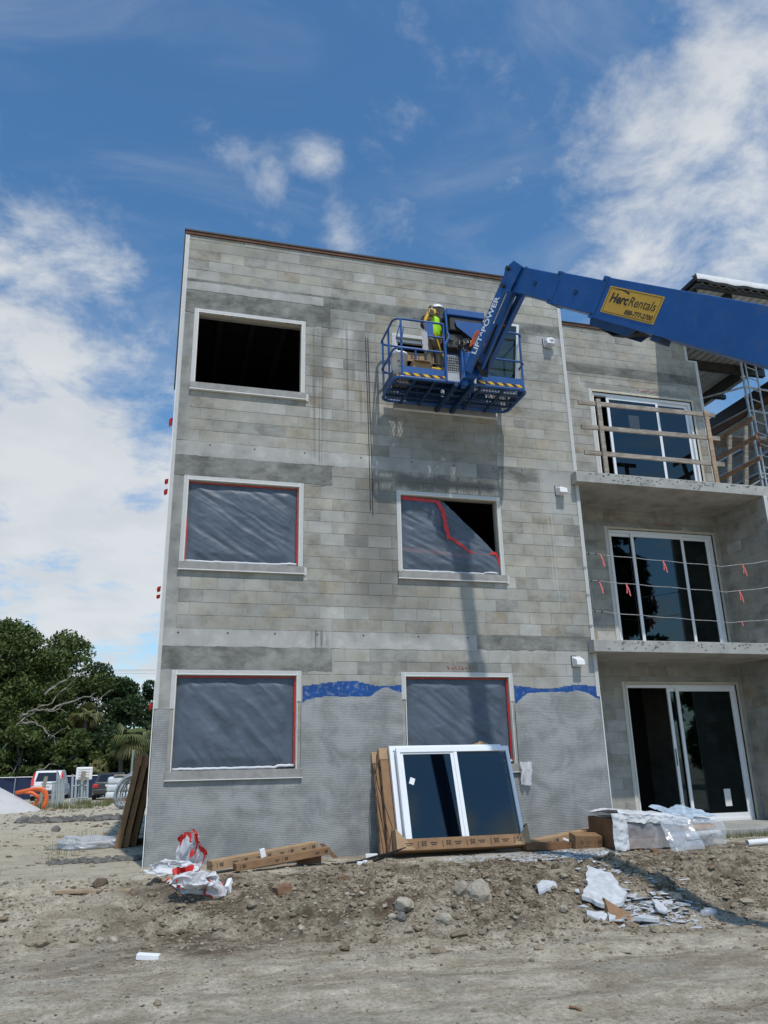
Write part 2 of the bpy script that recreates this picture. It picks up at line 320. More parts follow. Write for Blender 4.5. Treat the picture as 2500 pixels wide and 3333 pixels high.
# masonry: tone x grain x stains laid out on the wall in metres
def masonry(name, src, base=(.34, .33, .30), grain=.22, bump=.002, stain=True, holes=False):
    m = bpy.data.materials.new(name); m.use_nodes = True; t = m.node_tree; b = NB(t); p = t.nodes['Principled BSDF']
    p.inputs['Roughness'].default_value = .92; p.inputs['Specular IOR Level'].default_value = .2
    g = t.nodes.new('ShaderNodeNewGeometry').outputs['Position']; x, y, z = b.sep(g)
    if src == 'object': c = t.nodes.new('ShaderNodeObjectInfo').outputs['Color']
    elif src == 'attr':
        a = t.nodes.new('ShaderNodeAttribute'); a.attribute_name = 'tone'; c = a.outputs['Color']
    else:
        r = t.nodes.new('ShaderNodeRGB'); r.outputs[0].default_value = (*base, 1); c = r.outputs[0]
    fine = b.noise(g, 55, 3, .7); mid = b.noise(g, 3.2, 6, .62, .4); big = b.noise(g, .8, 4, .55)
    k = b.m('ADD', b.m('MULTIPLY', fine, grain), b.m('ADD', b.m('MULTIPLY', mid, .65), b.m('MULTIPLY', big, .5)))
    k = b.mr(k, .47, .90, .56, 1.2, smooth=False)
    if name == 'dark_parge': k = b.m('MULTIPLY', k, b.mr(b.noise(b.scalev(g, 1, 1, 1.6), 1.4, 6, .7, .2), .36, .64, .75, 1.55))
    pits = b.mr(b.noise(g, 120, 2, .5), .28, .36, .6, 1.0)
    k = b.m('MULTIPLY', k, pits)
    c = b.mix(1.0, c, b.comb(k, k, k), 'MULTIPLY')
    smear = b.mr(b.noise(b.scalev(g, 1, 1, 1.8), 2.6, 8, .68, .3), .42, .62, 0, .35 if name == 'dark_parge' else .68)      # mortar smeared over the faces
    c = b.mix(smear, c, (.385, .375, .345))
    if stain:
        wv = b.noise(g, 5, 5, .65); wx = b.m('ADD', x, b.m('MULTIPLY', b.m('SUBTRACT', wv, .5), .22)); wz = b.m('ADD', z, b.m('MULTIPLY', b.m('SUBTRACT', b.noise(g, 4.1, 5, .7), .5), .35))
        def boxm(x0, x1, z0, z1, s=.05, sz_=None):
            sz_ = s if sz_ is None else sz_
            v = b.m('MULTIPLY', b.mr(wx, x0-s*1.6, x0+s*1.6), b.mr(wx, x1-s*1.6, x1+s*1.6, 1, 0))
            return b.m('MULTIPLY', v, b.m('MULTIPLY', b.mr(wz, z0-sz_, z0+sz_), b.mr(wz, z1-sz_, z1+sz_, 1, 0)))
        streak = b.mr(b.noise(b.scalev(g, 22, 1, .3), 1.0, 4, .6, .15), .44, .66)
        streakw = b.mr(b.noise(b.scalev(g, 9, 1, .35), 1.0, 4, .6, .15), .42, .62)
        dark = None
        def addm(v, amt):
            nonlocal dark
            v = b.m('MULTIPLY', v, amt); dark = v if dark is None else b.m('MAXIMUM', dark, v)
        addm(b.m('MULTIPLY', boxm(2.20, 2.50, 6.4, 8.95, .04, .2), streak), .7)           # drips right of top left window
        addm(boxm(2.20, 2.50, 8.0, 8.75, .07, .2), .55); addm(boxm(2.5, 2.72, 8.9, 9.35, .05, .1), .5); addm(boxm(.2, .75, 6.66, 7.3, .25, .2), .22); addm(boxm(2.3, 3.4, 9.1, 9.4, .2, .06), .3)
        addm(boxm(3.02, 3.24, 8.35, 9.12, .06, .25), .55)
        addm(b.m('MULTIPLY', boxm(2.75, 3.35, 7.2, 9.15, .08, .5), streak), .6)
        addm(b.m('MULTIPLY', boxm(2.25, 2.6, 3.35, 3.6, .05, .06), streak), .85)
        addm(boxm(2.97, 3.72, 3.95, 6.3, .13, .3), .62)                                    # long dark column
        addm(boxm(3.7, 5.55, 6.08, 6.33, .06, .07), .8); addm(boxm(3.5, 5.5, 6.3, 7.2, .2, .3), .3)
        addm(b.m('MULTIPLY', boxm(3.4, 5.7, 6.0, 7.35, .2, .15), streakw), .15)
        addm(boxm(3.3, 4.6, 3.6, 4.5, .25, .25), .34); addm(boxm(1.0, 2.2, 3.6, 4.2, .3, .1), .15); addm(boxm(4.0, 6.3, 6.66, 7.35, .3, .1), .2); addm(boxm(2.2, 7.0, 5.9, 6.4, .4, .1), .16)
        addm(boxm(3.54, 5.74, 2.96, 3.14, .03, .02), .36)
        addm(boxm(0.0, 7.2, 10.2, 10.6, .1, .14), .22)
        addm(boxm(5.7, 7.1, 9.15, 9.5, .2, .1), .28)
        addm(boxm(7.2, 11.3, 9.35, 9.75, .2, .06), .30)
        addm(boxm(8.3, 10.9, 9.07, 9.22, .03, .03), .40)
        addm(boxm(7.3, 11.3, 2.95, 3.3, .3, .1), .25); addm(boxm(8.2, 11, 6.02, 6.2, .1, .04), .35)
        addm(boxm(0.0, .2, 4.3, 9.2, .05, .3), .30)
        addm(boxm(6.85, 7.2, 2.5, 6.4, .08, .4), .25)
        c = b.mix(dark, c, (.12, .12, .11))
        # pale render patches round the vents
        lite = b.m('MAXIMUM', b.m('MAXIMUM', boxm(6.42, 7.12, 5.75, 6.62, .05, .1), boxm(6.42, 7.12, 2.72, 3.35, .05, .1)), boxm(6.46, 7.08, 8.95, 9.42, .05, .08))
        c = b.mix(b.m('MULTIPLY', lite, .8), c, (.42, .42, .40))
        run = b.m('MULTIPLY', b.m('MULTIPLY', boxm(6.5, 7.0, 4.2, 5.9, .04, .2), b.mr(b.noise(b.scalev(g, 14, 1, .3), 1.0, 3, .6), .58, .66)), .5)
        c = b.mix(run, c, (.5, .5, .48))
    t.links.new(c, p.inputs['Base Color'])
    bn = t.nodes.new('ShaderNodeBump'); bn.inputs['Distance'].default_value = bump
    t.links.new(b.noise(g, 70, 5, .7), bn.inputs['Height']); t.links.new(bn.outputs[0], p.inputs['Normal'])
    return m
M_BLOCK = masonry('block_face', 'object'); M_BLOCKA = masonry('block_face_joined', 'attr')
M_MORTAR = masonry('mortar', 'rgb', (.40, .39, .36)); M_BEAM = masonry('cast_beam', 'rgb', (.46, .455, .43), bump=.003)
M_PARGE = masonry('dark_parge', 'rgb', (.185, .187, .17), bump=.004); M_CONC = masonry('cast_concrete', 'rgb', (.42, .42, .40), bump=.003, stain=False)
M_SOFF = masonry('soffit_concrete', 'rgb', (.40, .375, .325), bump=.001, stain=False)
M_COL = masonry('corner_column', 'rgb', (.35, .345, .325), bump=.002)
M_SILL = mat('sill_concrete', (.30, .29, .275), .85, var=.2, vscale=9, bump=.002)
M_REV = mat('reveal_plaster', (.52, .47, .38), .8, var=.12, vscale=8)
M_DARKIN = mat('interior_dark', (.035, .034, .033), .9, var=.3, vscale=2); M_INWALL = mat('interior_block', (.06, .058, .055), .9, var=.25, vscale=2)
M_MEMB = mat('roof_membrane', (.010, .010, .012), .6, var=.3); M_FASC = mat('roof_nailer', (.13, .06, .035), .8, var=.3)
def stucco():
    m = bpy.data.materials.new('scratch_coat'); m.use_nodes = True; t = m.node_tree; b = NB(t); p = t.nodes['Principled BSDF']
    p.inputs['Roughness'].default_value = .85; p.inputs['Specular IOR Level'].default_value = .3
    g = t.nodes.new('ShaderNodeNewGeometry').outputs['Position']; x, y, z = b.sep(g)
    w1 = b.m('MULTIPLY', b.m('SUBTRACT', b.noise(b.scalev(g, 1.1, 1, .5), 1.3, 2, .5), .5), .09)
    w2 = b.m('MULTIPLY', b.m('SUBTRACT', b.noise(b.scalev(g, 2.5, 1, .6), 2.5, 2, .4), .5), .012)
    zz_ = b.m('ADD', z, b.m('ADD', w1, w2))
    rib = b.m('SINE', b.m('MULTIPLY', zz_, 2*math.pi/.0235))
    blob = b.noise(b.scalev(g, 1, 1, 1.3), 1.9, 6, .62, .6); fine = b.noise(g, 40, 4, .7)
    mass = b.mr(b.m('ADD', b.m('MULTIPLY', blob, .8), b.m('MULTIPLY', fine, .25)), .38, .66)
    c = b.mix(mass, (.225, .235, .23), (.355, .364, .358))
    damp = b.mr(b.noise(b.scalev(g, 2.2, 1, .9), 1.3, 5, .6), .5, .7, 0, .45); c = b.mix(damp, c, (.17, .19, .205))
    kk = b.mr(rib, -1, 1, .84, 1.08); c = b.mix(1.0, c, b.comb(kk, kk, kk), 'MULTIPLY')
    t.links.new(c, p.inputs['Base Color'])
    smooth = b.mr(b.noise(g, 1.2, 4, .6, .5), .56, .66, 1, .25)
    bn = t.nodes.new('ShaderNodeBump'); bn.inputs['Distance'].default_value = .0016
    t.links.new(b.m('ADD', b.m('MULTIPLY', b.m('MULTIPLY', rib, .5), smooth), b.m('MULTIPLY', fine, 1.2)), bn.inputs['Height']); t.links.new(bn.outputs[0], p.inputs['Normal'])
    return m
M_STUC = stucco()
M_BLUEW = mat('blue_membrane', (.004, .06, .25), .45, var=.25, vscale=4, dirt=(.35, .38, .40), dscale=14, damt=.55)

# ------------------------------------------------------------------ ground
def crest(x): return np.interp(x, [-30, -3, -1, .9, 3.2, 5, 7, 9, 30], [-.2, -.45, -.55, -1.25, -1.05, -1.25, -1.75, -1.95, -2.2])+.14*vnoise(x*1.1, x*0+3, 5)
def toe(x): return np.interp(x, [-30, -3, -1, .5, 2.4, 4.5, 6.4, 9, 30], [-3.4, -3.2, -2.8, -2.75, -3.5, -3.9, -3.8, -3.6, -3.6])+.2*vnoise(x*.9, x*0+9, 6)
def gz(x, y):
    x = np.asarray(x, dtype=float); y = np.asarray(y, dtype=float)
    yc = crest(x); yt = toe(x); t = np.clip((y-yt)/(yc-yt), 0, 1)
    bank = .2*t+.8*sst(.05, .78, t)
    hi = np.interp(y, [-4, 0, 5, 20, 45, 52, 60, 5000], [.33, .33, .31, .2, -.1, -.4, -.5, -.5])
    hi = hi+np.interp(x, [2, 7, 12], [0, .04, .04])*(y < 3)
    near = sst(.2, -1.0, y) * 1.0
    z = np.where(y > -.2, hi, -.1+(hi+.1)*bank)
    wb = sst(0, .12, t)*sst(1.02, .75, t)
    left = sst(1.0, -1.2, x)
    amp = .016+.10*wb*(1-.45*left)
    fade = sst(60, 15, np.abs(y))
    z = z+amp*fade*(vnoise(x*3.2, y*3.6, 11, 5, 2.1, .6)*1.9)+.05*fade*vnoise(x*.7, y*.8, 3, 2)*sst(-.3, -1.2, y)
    z = z+.06*wb*np.maximum(0, vnoise(x*7, y*8, 21, 4, 2.0, .6))*2-.03*wb*np.abs(vnoise(x*3.2, y*4, 25, 3))*2
    # wheel ruts running along the building front
    rut = sst(-3.6, -4.3, y)
    yy = y+.16*np.sin(x*.7)+.12*vnoise(x*.6, y*.3, 8, 2)+.06*x
    z = z+rut*(.022*np.sin(yy*7.5)*(.4+vnoise(x*.5, y*2, 31, 2)+.5)+.03*vnoise(x*1.2, y*6, 33, 4)+.012*vnoise(x*8, y*22, 35, 3))
    return z
gx = np.concatenate([-np.geomspace(1200, 4.3, 46), np.arange(-4.2, 9.6, .03), np.geomspace(9.7, 1200, 46)])
gy = np.concatenate([-np.geomspace(900, 9.2, 30), np.arange(-9.1, -6.5, .05), np.arange(-6.5, 0.25, .03), np.arange(.3, 14, .12), np.geomspace(14.1, 1500, 60)])
GX, GY = np.meshgrid(gx, gy); GZ = gz(GX, GY)
nX, nY = len(gx), len(gy)
idx = np.arange(nX*nY).reshape(nY, nX)
Fg = np.stack([idx[:-1, :-1], idx[:-1, 1:], idx[1:, 1:], idx[1:, :-1]], -1).reshape(-1, 4)
def ground_mat():
    m = bpy.data.materials.new('site_soil'); m.use_nodes = True; t = m.node_tree; b = NB(t); p = t.nodes['Principled BSDF']
    p.inputs['Roughness'].default_value = .95; p.inputs['Specular IOR Level'].default_value = .15
    ge = t.nodes.new('ShaderNodeNewGeometry'); g = ge.outputs['Position']; x, y, z = b.sep(g)
    big = b.noise(b.scalev(g, .5, 1.6, 1), 1.0, 6, .62, .7); mid = b.noise(b.scalev(g, 1, 1.5, 1), 2.6, 9, .72, .3); fine = b.noise(g, 26, 8, .8)
    sand = b.mix(b.mr(mid, .34, .66), (.36, .31, .225), (.64, .575, .455))
    sand = b.mix(b.mr(big, .50, .64, 0, .6), sand, (.25, .20, .14))
    sand = b.mix(b.mr(b.noise(b.scalev(g, .6, 1.2, 1), 1.7, 8, .7, .3), .52, .66, 0, .6), sand, (.38, .36, .31))
    k = b.mr(fine, .3, .7, .5, 1.38, smooth=False); sand = b.mix(1.0, sand, b.comb(k, k, k), 'MULTIPLY')
    # the cut bank exposes darker soil
    wn = b.m('MULTIPLY', b.m('SUBTRACT', b.noise(g, 1.6, 6, .65), .5), 1.3); yw = b.m('ADD', y, wn)
    bank = b.m('MULTIPLY', b.mr(yw, -3.9, -3.2), b.mr(yw, -1.5, -1.05, 1, 0)); bank = b.m('MULTIPLY', bank, b.mr(b.m('ADD', x, wn), -1.2, .9, .25, 1))
    soil = b.mix(b.mr(b.noise(g, 5.5, 10, .76, .4), .40, .60), (.085, .062, .042), (.38, .32, .235))
    soil = b.mix(b.mr(b.noise(b.scalev(g, .8, 1.5, 1), 1.5, 6, .65, .3), .46, .62, 0, .72), soil, (.10, .07, .045))
    soil = b.mix(1.0, soil, b.comb(k, k, k), 'MULTIPLY')
    c = b.mix(b.m('MULTIPLY', bank, b.mr(b.noise(g, 1.4, 4, .6), .36, .54, .35, .95)), sand, soil)
    # plaster dust on the bench and pale sand behind
    dust = b.m('MULTIPLY', b.m('MULTIPLY', b.mr(x, 3.6, 4.6), b.mr(x, 5.8, 6.8, 1, 0)), b.m('MULTIPLY', b.mr(y, -1.75, -1.35), b.mr(y, -.9, -.5, 1, 0)))
    c = b.mix(b.m('MULTIPLY', dust, b.mr(b.noise(g, 9, 6, .75), .42, .58, 0, .8)), c, (.50, .52, .54))
    far = b.mr(y, 1.5, 6.0); c = b.mix(b.m('MULTIPLY', far, b.mr(mid, .3, .7, .35, .85)), c, (.52, .46, .34))
    veg = b.mr(b.m('ADD', y, wn), 46, 50); c = b.mix(veg, c, (.05, .06, .025))
    bench = b.m('MULTIPLY', b.mr(x, 3.0, -.5), b.mr(b.m('ADD', y, wn), -1.6, -.2)); c = b.mix(b.m('MULTIPLY', bench, b.mr(mid, .36, .6, .2, .8)), c, (.52, .47, .36))
    t.links.new(c, p.inputs['Base Color'])
    bn = t.nodes.new('ShaderNodeBump'); bn.inputs['Distance'].default_value = .045
    t.links.new(b.m('ADD', b.m('MULTIPLY', fine, .5), b.m('ADD', b.m('MULTIPLY', mid, .8), b.m('MULTIPLY', b.noise(b.scalev(g, 1, 2.5, 1), 90, 4, .7), .18))), bn.inputs['Height']); t.links.new(bn.outputs[0], p.inputs['Normal'])
    return m
M_GROUND = ground_mat()
g_o = npmesh('ground', np.stack([GX, GY, GZ], -1).reshape(-1, 3), Fg, M_GROUND, smooth=True); tag(g_o, kind='structure')
def G(x, y): return float(gz(np.array([x]), np.array([y]))[0])

# ------------------------------------------------------------------ building
F1, F2, F3 = .47, 3.52, 6.57      # slab tops
XR = 7.17; RD = 1.2               # right edge of the main bay, depth of the balcony recess
bld = empty('apartment_building', (3.6, 0, .3), 'unfinished three storey grey block building with open and taped window openings', 'building')
H = 3.05
XL0, XL1, XR0, XR1 = .21, 2.122, 3.708, 5.611; ZS, ZT = 1.428, 2.974
wins = [(a, b_, ZS+H*k, ZT+H*k) for k in range(3) for a, b_ in ((XL0, XL1), (XR0, XR1))]
TR = .065                                        # trim width
fw = MB(); YB = .005
def wall_with_holes(mb, x0, x1, z0, z1, holes, y0, y1):
    xs = sorted({x0, x1, *[h[0] for h in holes], *[h[1] for h in holes]}); zs = sorted({z0, z1, *[h[2] for h in holes], *[h[3] for h in holes]})
    for i in range(len(xs)-1):
        for j in range(len(zs)-1):
            cx, cz = (xs[i]+xs[i+1])/2, (zs[j]+zs[j+1])/2
            if any(h[0] < cx < h[1] and h[2] < cz < h[3] for h in holes): continue
            mb.box((xs[i], y0, zs[j]), (xs[i+1], y1, zs[j+1]))
holes = [(a+TR, b_-TR, c+.13, d-TR) for a, b_, c, d in wins]
wall_with_holes(fw, 0, XR, 0.0, 10.55, holes, YB, .2)
front = fw.build('front_wall', M_MORTAR, bld)
doors = [(8.40, 10.93, f, ZT+H*k) for k, f in enumerate((F1, F2, F3))]
rw = MB(); wall_with_holes(rw, XR, 10.95, 0.0, 10.55, [(a+.05, b_-.05, c, d-.05) for a, b_, c, d in doors], RD+YB, RD+.2)
rw.box((10.95, RD+YB, 0), (11.18, RD+.2, 10.05))
rec = rw.build('recessed_wall', M_MORTAR, bld)
# blocks
def sub(rects, ex):
    out = []
    for (a, b_, c, d) in rects:
        x0, x1, z0, z1 = ex
        if b_ <= x0 or a >= x1 or d <= z0 or c >= z1: out.append((a, b_, c, d)); continue
        if a < x0: out.append((a, x0-.006, c, d))
        if b_ > x1: out.append((x1+.006, b_, c, d))
        m0, m1 = max(a, x0), min(b_, x1)
        if c < z0: out.append((m0, m1, c, z0-.004))
        if d > z1: out.append((m0, m1, z1+.004, d))
    return [r for r in out if r[1]-r[0] > .03 and r[3]-r[2] > .025]
def courses(z0, z1, x0, x1, ph):
    R = []; z = z0; k = 0
    while z < z1-.03:
        zt = min(z+.2, z1); x = x0-(.2 if (k+ph) % 2 else 0); 
        while x < x1:
            a, b_ = max(x, x0), min(x+.4, x1)
            if b_-a > .04: R.append((a+.004, b_-.004, z+.003, zt-.003))
            x += .4
        z += .2; k += 1
    return R
R = []
R += courses(2.32, 3.32, 0, XR, 0); R += courses(3.585, 6.385, 0, XR, 1); R += courses(6.62, 9.42, 0, XR, 0); R += courses(9.65, 10.55, 0, XR, 1)
EX = [(a, b_, c, d) for a, b_, c, d in wins]+[(0, .225, 0, 9.65), (.225, 2.62, 6.02, 6.385), (.225, 2.57, 9.0, 9.42), (.225, 2.62, 2.974, 3.32), (2.44, 2.6, 6.0, 6.385)]
EX += [(0, XR, 3.32, 3.585), (0, XR, 6.385, 6.62), (0, XR, 9.42, 9.65), (XR-.001, 9, 0, 11)]
for e in EX: R = sub(R, e)
Rr = courses(F1, 3.3, XR, 11.0, 0)+courses(F2, 6.35, XR, 11.0, 1)+courses(F3, 9.45, XR, 11.18, 0)+courses(9.65, 10.55, XR, 11.18, 1)
for e in [(a-.0, b_+.0, c, d) for a, b_, c, d in doors]+[(10.95, 11.3, 10.05, 10.7), (8.2, 10.93, 9.07, 9.22)]: Rr = sub(Rr, e)
def tone():
    t = random.random(); k = random.uniform(.84, 1.13)
    if t < .42: c = (.385, .365, .305)
    elif t < .74: c = (.385, .375, .335)
    elif t < .87: c = (.46, .45, .415)
    elif t < .94: c = (.36, .32, .25)
    else: c = (.30, .295, .27)
    return tuple(min(1, x*k) for x in c)+(1,)
def block_geo(a, b_, c, d, y, mapf=None):
    r = .004; pr_ = random.uniform(-.0015, .0015); y0 = y+pr_; y1 = y+.010
    vs = [(a, y1, c), (b_, y1, c), (b_, y1, d), (a, y1, d), (a, y0+r, c), (b_, y0+r, c), (b_, y0+r, d), (a, y0+r, d), (a+r, y0, c+r), (b_-r, y0, c+r), (b_-r, y0, d-r), (a+r, y0, d-r)]
    if mapf: vs = [mapf(v) for v in vs]
    fs = [(8, 9, 10, 11), (4, 5, 9, 8), (5, 6, 10, 9), (6, 7, 11, 10), (7, 4, 8, 11), (0, 1, 5, 4), (1, 2, 6, 5), (2, 3, 7, 6), (3, 0, 4, 7)]
    return vs, fs
R.sort(key=lambda r: ((r[0]+r[1])/2-.2)**2+11.9**2+((r[2]+r[3])/2-1.6)**2-60*min(1, (r[1]-r[0])*(r[3]-r[2])/.07))
unit, uf = block_geo(-.5, .5, -.5, .5, 0)
def blockmesh():                      # shared mesh: 1 x 1 face, scaled per block
    me = bpy.data.meshes.new('block')
    rx, rz = .010, .020; P_ = []
    vs = [(-.5, .010, -.5), (.5, .010, -.5), (.5, .010, .5), (-.5, .010, .5), (-.5, .004, -.5), (.5, .004, -.5), (.5, .004, .5), (-.5, .004, .5),
          (-.5+rx, 0, -.5+rz), (.5-rx, 0, -.5+rz), (.5-rx, 0, .5-rz), (-.5+rx, 0, .5-rz)]
    me.from_pydata(vs, [], uf); me.materials.append(M_BLOCK); me.update(); return me
BM = blockmesh()
fo = ORG[front.name]
for r in R[:300]:
    o = bpy.data.objects.new('block', BM); col.objects.link(o); o.parent = front
    o.location = Vector(((r[0]+r[1])/2, random.uniform(-.002, .001), (r[2]+r[3])/2))-fo; o.scale = (r[1]-r[0], 1, r[3]-r[2]); o.color = tone()
BV = []; BF = []; BT = []
def addblocks(RR, y, mapf=None):
    for r in RR:
        vs, fs = block_geo(*r, y, mapf); n = len(BV); BV.extend(vs); BF.extend([tuple(n+i for i in f) for f in fs]); t = tone(); BT.extend([t]*len(fs))
addblocks(R[300:], 0); addblocks(Rr, RD)
side = MB().box((11.03+YB, -.2, 0), (11.23, RD, F2-.2)).box((11.03+YB, -.2, F2), (11.23, RD, F3-.2)); sidew = side.build('side_wall', M_MORTAR, bld)
for z0, z1 in ((F1, F2-.2), (F2, F3-.2)):
    RR = courses(z0, z1, -.2, RD, 0); addblocks(RR, 0, lambda v: (11.03+v[1], v[0], v[2]))
    RR = courses(z0, z1, 11.04, 11.23, 0); addblocks(RR, -.2-.013)
bc = npmesh('block_courses', BV, BF, M_BLOCKA, bld, attr=BT); bc['kind'] = 'stuff'
# cast bands, ragged lower edges
def band(name, x0, x1, z0, z1, m, y=-.004, th=.02, jag=.012, jagt=.004, seed=0, parent=None, step=.03):
    xs = np.arange(x0, x1+step*.5, step); xs[-1] = x1; n = len(xs)
    lo = z0+jag*2*vnoise(xs*9, xs*0+seed, seed, 4, 2.2, .6); hi = z1+jagt*2*vnoise(xs*5, xs*0+seed+50, seed, 3)
    V = []; Fq = []
    for i in range(n): V += [(xs[i], y, lo[i]), (xs[i], y, hi[i]), (xs[i], y+th, lo[i]), (xs[i], y+th, hi[i])]
    for i in range(n-1):
        a = 4*i; b_ = 4*(i+1); Fq += [(a, b_, b_+1, a+1), (a, a+2, b_+2, b_), (a+1, b_+1, b_+3, a+3)]
    Fq += [(0, 1, 3, 2), (4*(n-1), 4*(n-1)+2, 4*(n-1)+3, 4*(n-1)+1)]
    return npmesh(name, V, Fq, m, parent or bld)
band('tie_beam', .0, 5.02, 3.325, 3.585, M_BEAM, -.003, .015, .018, .006, 1, front); band('tie_beam', 5.0, XR, 3.36, 3.585, M_PARGE, -.002, .014, .03, .015, 2, front)
band('tie_beam', .0, 5.2, 6.37, 6.62, M_BEAM, -.003, .015, .02, .008, 3, front); band('tie_beam', 5.18, XR, 6.36, 6.62, M_PARGE, -.002, .014, .03, .012, 4, front)
band('tie_beam', .0, 2.44, 9.44, 9.60, M_BEAM, -.006, .02, .012, .022, 5, front); band('tie_beam', .0, XR, 9.42, 9.66, M_PARGE, -.001, .012, .01, .01, 6, front)
band('lintel', .0, 2.60, 6.02, 6.40, M_PARGE, -.0015, .013, .035, .0, 7, front, .015); band('lintel', .0, 2.57, 9.0, 9.43, M_PARGE, -.0015, .013, .06, .0, 8, front, .015); band('lintel', .0, 2.60, 2.974, 3.34, M_PARGE, -.0015, .013, .035, .0, 9, front, .015)
band('tie_beam', XR, 11.17, 9.45, 9.655, M_PARGE, RD-.003, .015, .02, .015, 10, rec)
cc = MB(); cc.box((0, -.001, .2), (.222, .013, 5.99)); cc.box((0, -.001, 6.63), (.222, .013, 8.96)); cc.build('corner_column', M_COL, front)
# form-tie holes in the beams
fh = MB()
for x, z in [(.264, 3.52), (.992, 3.526), (1.703, 3.53), (2.363, 3.534), (3.1, 3.535), (4.017, 3.535), (4.868, 3.535), (.582, 6.57), (1.302, 6.56), (2.13, 6.564), (3.099, 6.563), (4.005, 6.561), (4.782, 6.562), (5.517, 6.565), (6.077, 6.571)]:
    fh.tube([(x, -.0045, z), (x, .01, z)], .014, 8)
fh.build('form_hole', BLACK, front)
# parapet, side, rear, roof
pc = MB(); pc.box((-.03, -.03, 10.55), (XR+.03, .23, 10.60)); pc.build('roof_nailer', M_FASC, bld)
pm = MB(); pm.box((-.045, -.045, 10.60), (XR+.045, .25, 10.63)); pm.box((-.045, .25, 10.60), (.2, 9.0, 10.63)); pm.box((-.045, -.02, 7.6), (-.02, .2, 10.6)); pm.build('roof_membrane', M_MEMB, bld)
pc = MB(); pc.box((XR+.04, RD-.03, 10.55), (10.98, RD+.23, 10.60)); pc.build('roof_nailer', M_FASC, bld)
pm = MB(); pm.box((XR+.045, RD-.045, 10.60), (10.995, RD+.25, 10.625)); pm.build('roof_membrane', M_MEMB, bld)
sw = MB(); sw.box((0, .2, 0), (.2, 9, 10.6)); sw.box((.2, 8.8, 0), (11.2, 9, 10.5)); sw.box((XR-.2, .2, 0), (XR, RD+.1, 10.55)); sw.box((11.0, RD+.2, 0), (11.18, 8.8, 10.0)); sw.build('outer_wall', M_MORTAR, bld)
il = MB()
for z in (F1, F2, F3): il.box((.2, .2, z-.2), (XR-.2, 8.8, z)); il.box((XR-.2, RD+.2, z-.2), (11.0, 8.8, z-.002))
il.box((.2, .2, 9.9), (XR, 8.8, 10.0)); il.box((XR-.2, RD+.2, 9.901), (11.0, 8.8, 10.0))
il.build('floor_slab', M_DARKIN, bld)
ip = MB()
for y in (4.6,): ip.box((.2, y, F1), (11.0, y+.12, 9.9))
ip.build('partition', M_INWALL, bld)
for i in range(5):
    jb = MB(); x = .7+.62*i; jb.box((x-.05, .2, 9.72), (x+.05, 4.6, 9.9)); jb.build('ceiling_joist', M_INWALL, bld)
# scratch coat with ragged top; blue membrane behind it
def sheet_on_wall(name, m, x0, x1, zb, top, y, th, parent, nx, nz, relief=.006, seed=0):
    xs = np.linspace(x0, x1, nx); V = []; 
    for j in range(nz):
        f = j/(nz-1); zt_ = top(xs); zz_ = zb+(zt_-zb)*f
        edge = np.minimum(1, np.minimum(1-f, 1)*nz/3.0)
        yy = y-th*edge-relief*2*vnoise(xs*2.2+seed, zz_*2.6, 40+seed, 4)*edge
        V += list(zip(xs, np.minimum(yy, y+.003*(edge > 0)), zz_))
    I = np.arange(nx*nz).reshape(nz, nx); Fq = np.stack([I[:-1, :-1], I[:-1, 1:], I[1:, 1:], I[1:, :-1]], -1).reshape(-1, 4)
    return npmesh(name, V, Fq, m, parent, smooth=True)
def top_left(x): return 2.41+0*x+.006*vnoise(x*20, x*0, 3)
def topA(x): return np.interp(x, [2.12, 2.2, 2.35, 2.6, 3.0, 3.2, 3.26, 3.36, 3.48, 3.58, 3.71], [2.50, 2.56, 2.60, 2.62, 2.615, 2.62, 2.66, 2.73, 2.755, 2.71, 2.66])+.03*vnoise(x*14, x*0+4, 4, 4)
def topB(x): return np.interp(x, [5.60, 5.72, 5.85, 6.05, 6.5, 6.8, 6.95, 7.17], [2.48, 2.58, 2.66, 2.69, 2.685, 2.70, 2.68, 2.56])+.035*vnoise(x*14, x*0+6, 5, 4)
yS = -.004
sheet_on_wall('scratch_coat', M_STUC, 0, XL0, 0.1, top_left, yS, .012, front, 10, 50, .003, 1)
sheet_on_wall('scratch_coat', M_STUC, XL0, XL1, 0.1, lambda x: 1.425+0*x, yS, .013, front, 60, 36, .004, 2)
sheet_on_wall('scratch_coat', M_STUC, XL1, XR0, 0.1, topA, yS, .014, front, 90, 70, .005, 3)
sheet_on_wall('scratch_coat', M_STUC, XR0, XR1, 0.1, lambda x: 1.425+0*x, yS, .013, front, 50, 36, .004, 4)
sheet_on_wall('scratch_coat', M_STUC, XR1, XR, 0.1, topB, yS, .014, front, 90, 70, .005, 5)
def blue(x): 
    return 2.79+.035*np.round(2*np.sin(x*4.7+1)+vnoise(x*3, x*0, 2)*2)/2+.02*vnoise(x*25, x*0, 8)
def bluestrip(x0, x1, topf, seed):
    xs = np.linspace(x0, x1, 120); t = topf(xs); V = []; Fq = []
    for a, b_ in zip(xs, t): V += [(a, -.0065, 2.40), (a, -.0065, b_)]
    for i in range(119): Fq.append((2*i, 2*i+2, 2*i+3, 2*i+1))
    return npmesh('blue_membrane', V, Fq, M_BLUEW, front)
bluestrip(XL1+.02, XR0-.005, blue, 1); bluestrip(XR1+.015, XR-.01, lambda x: blue(x)-.04, 2)

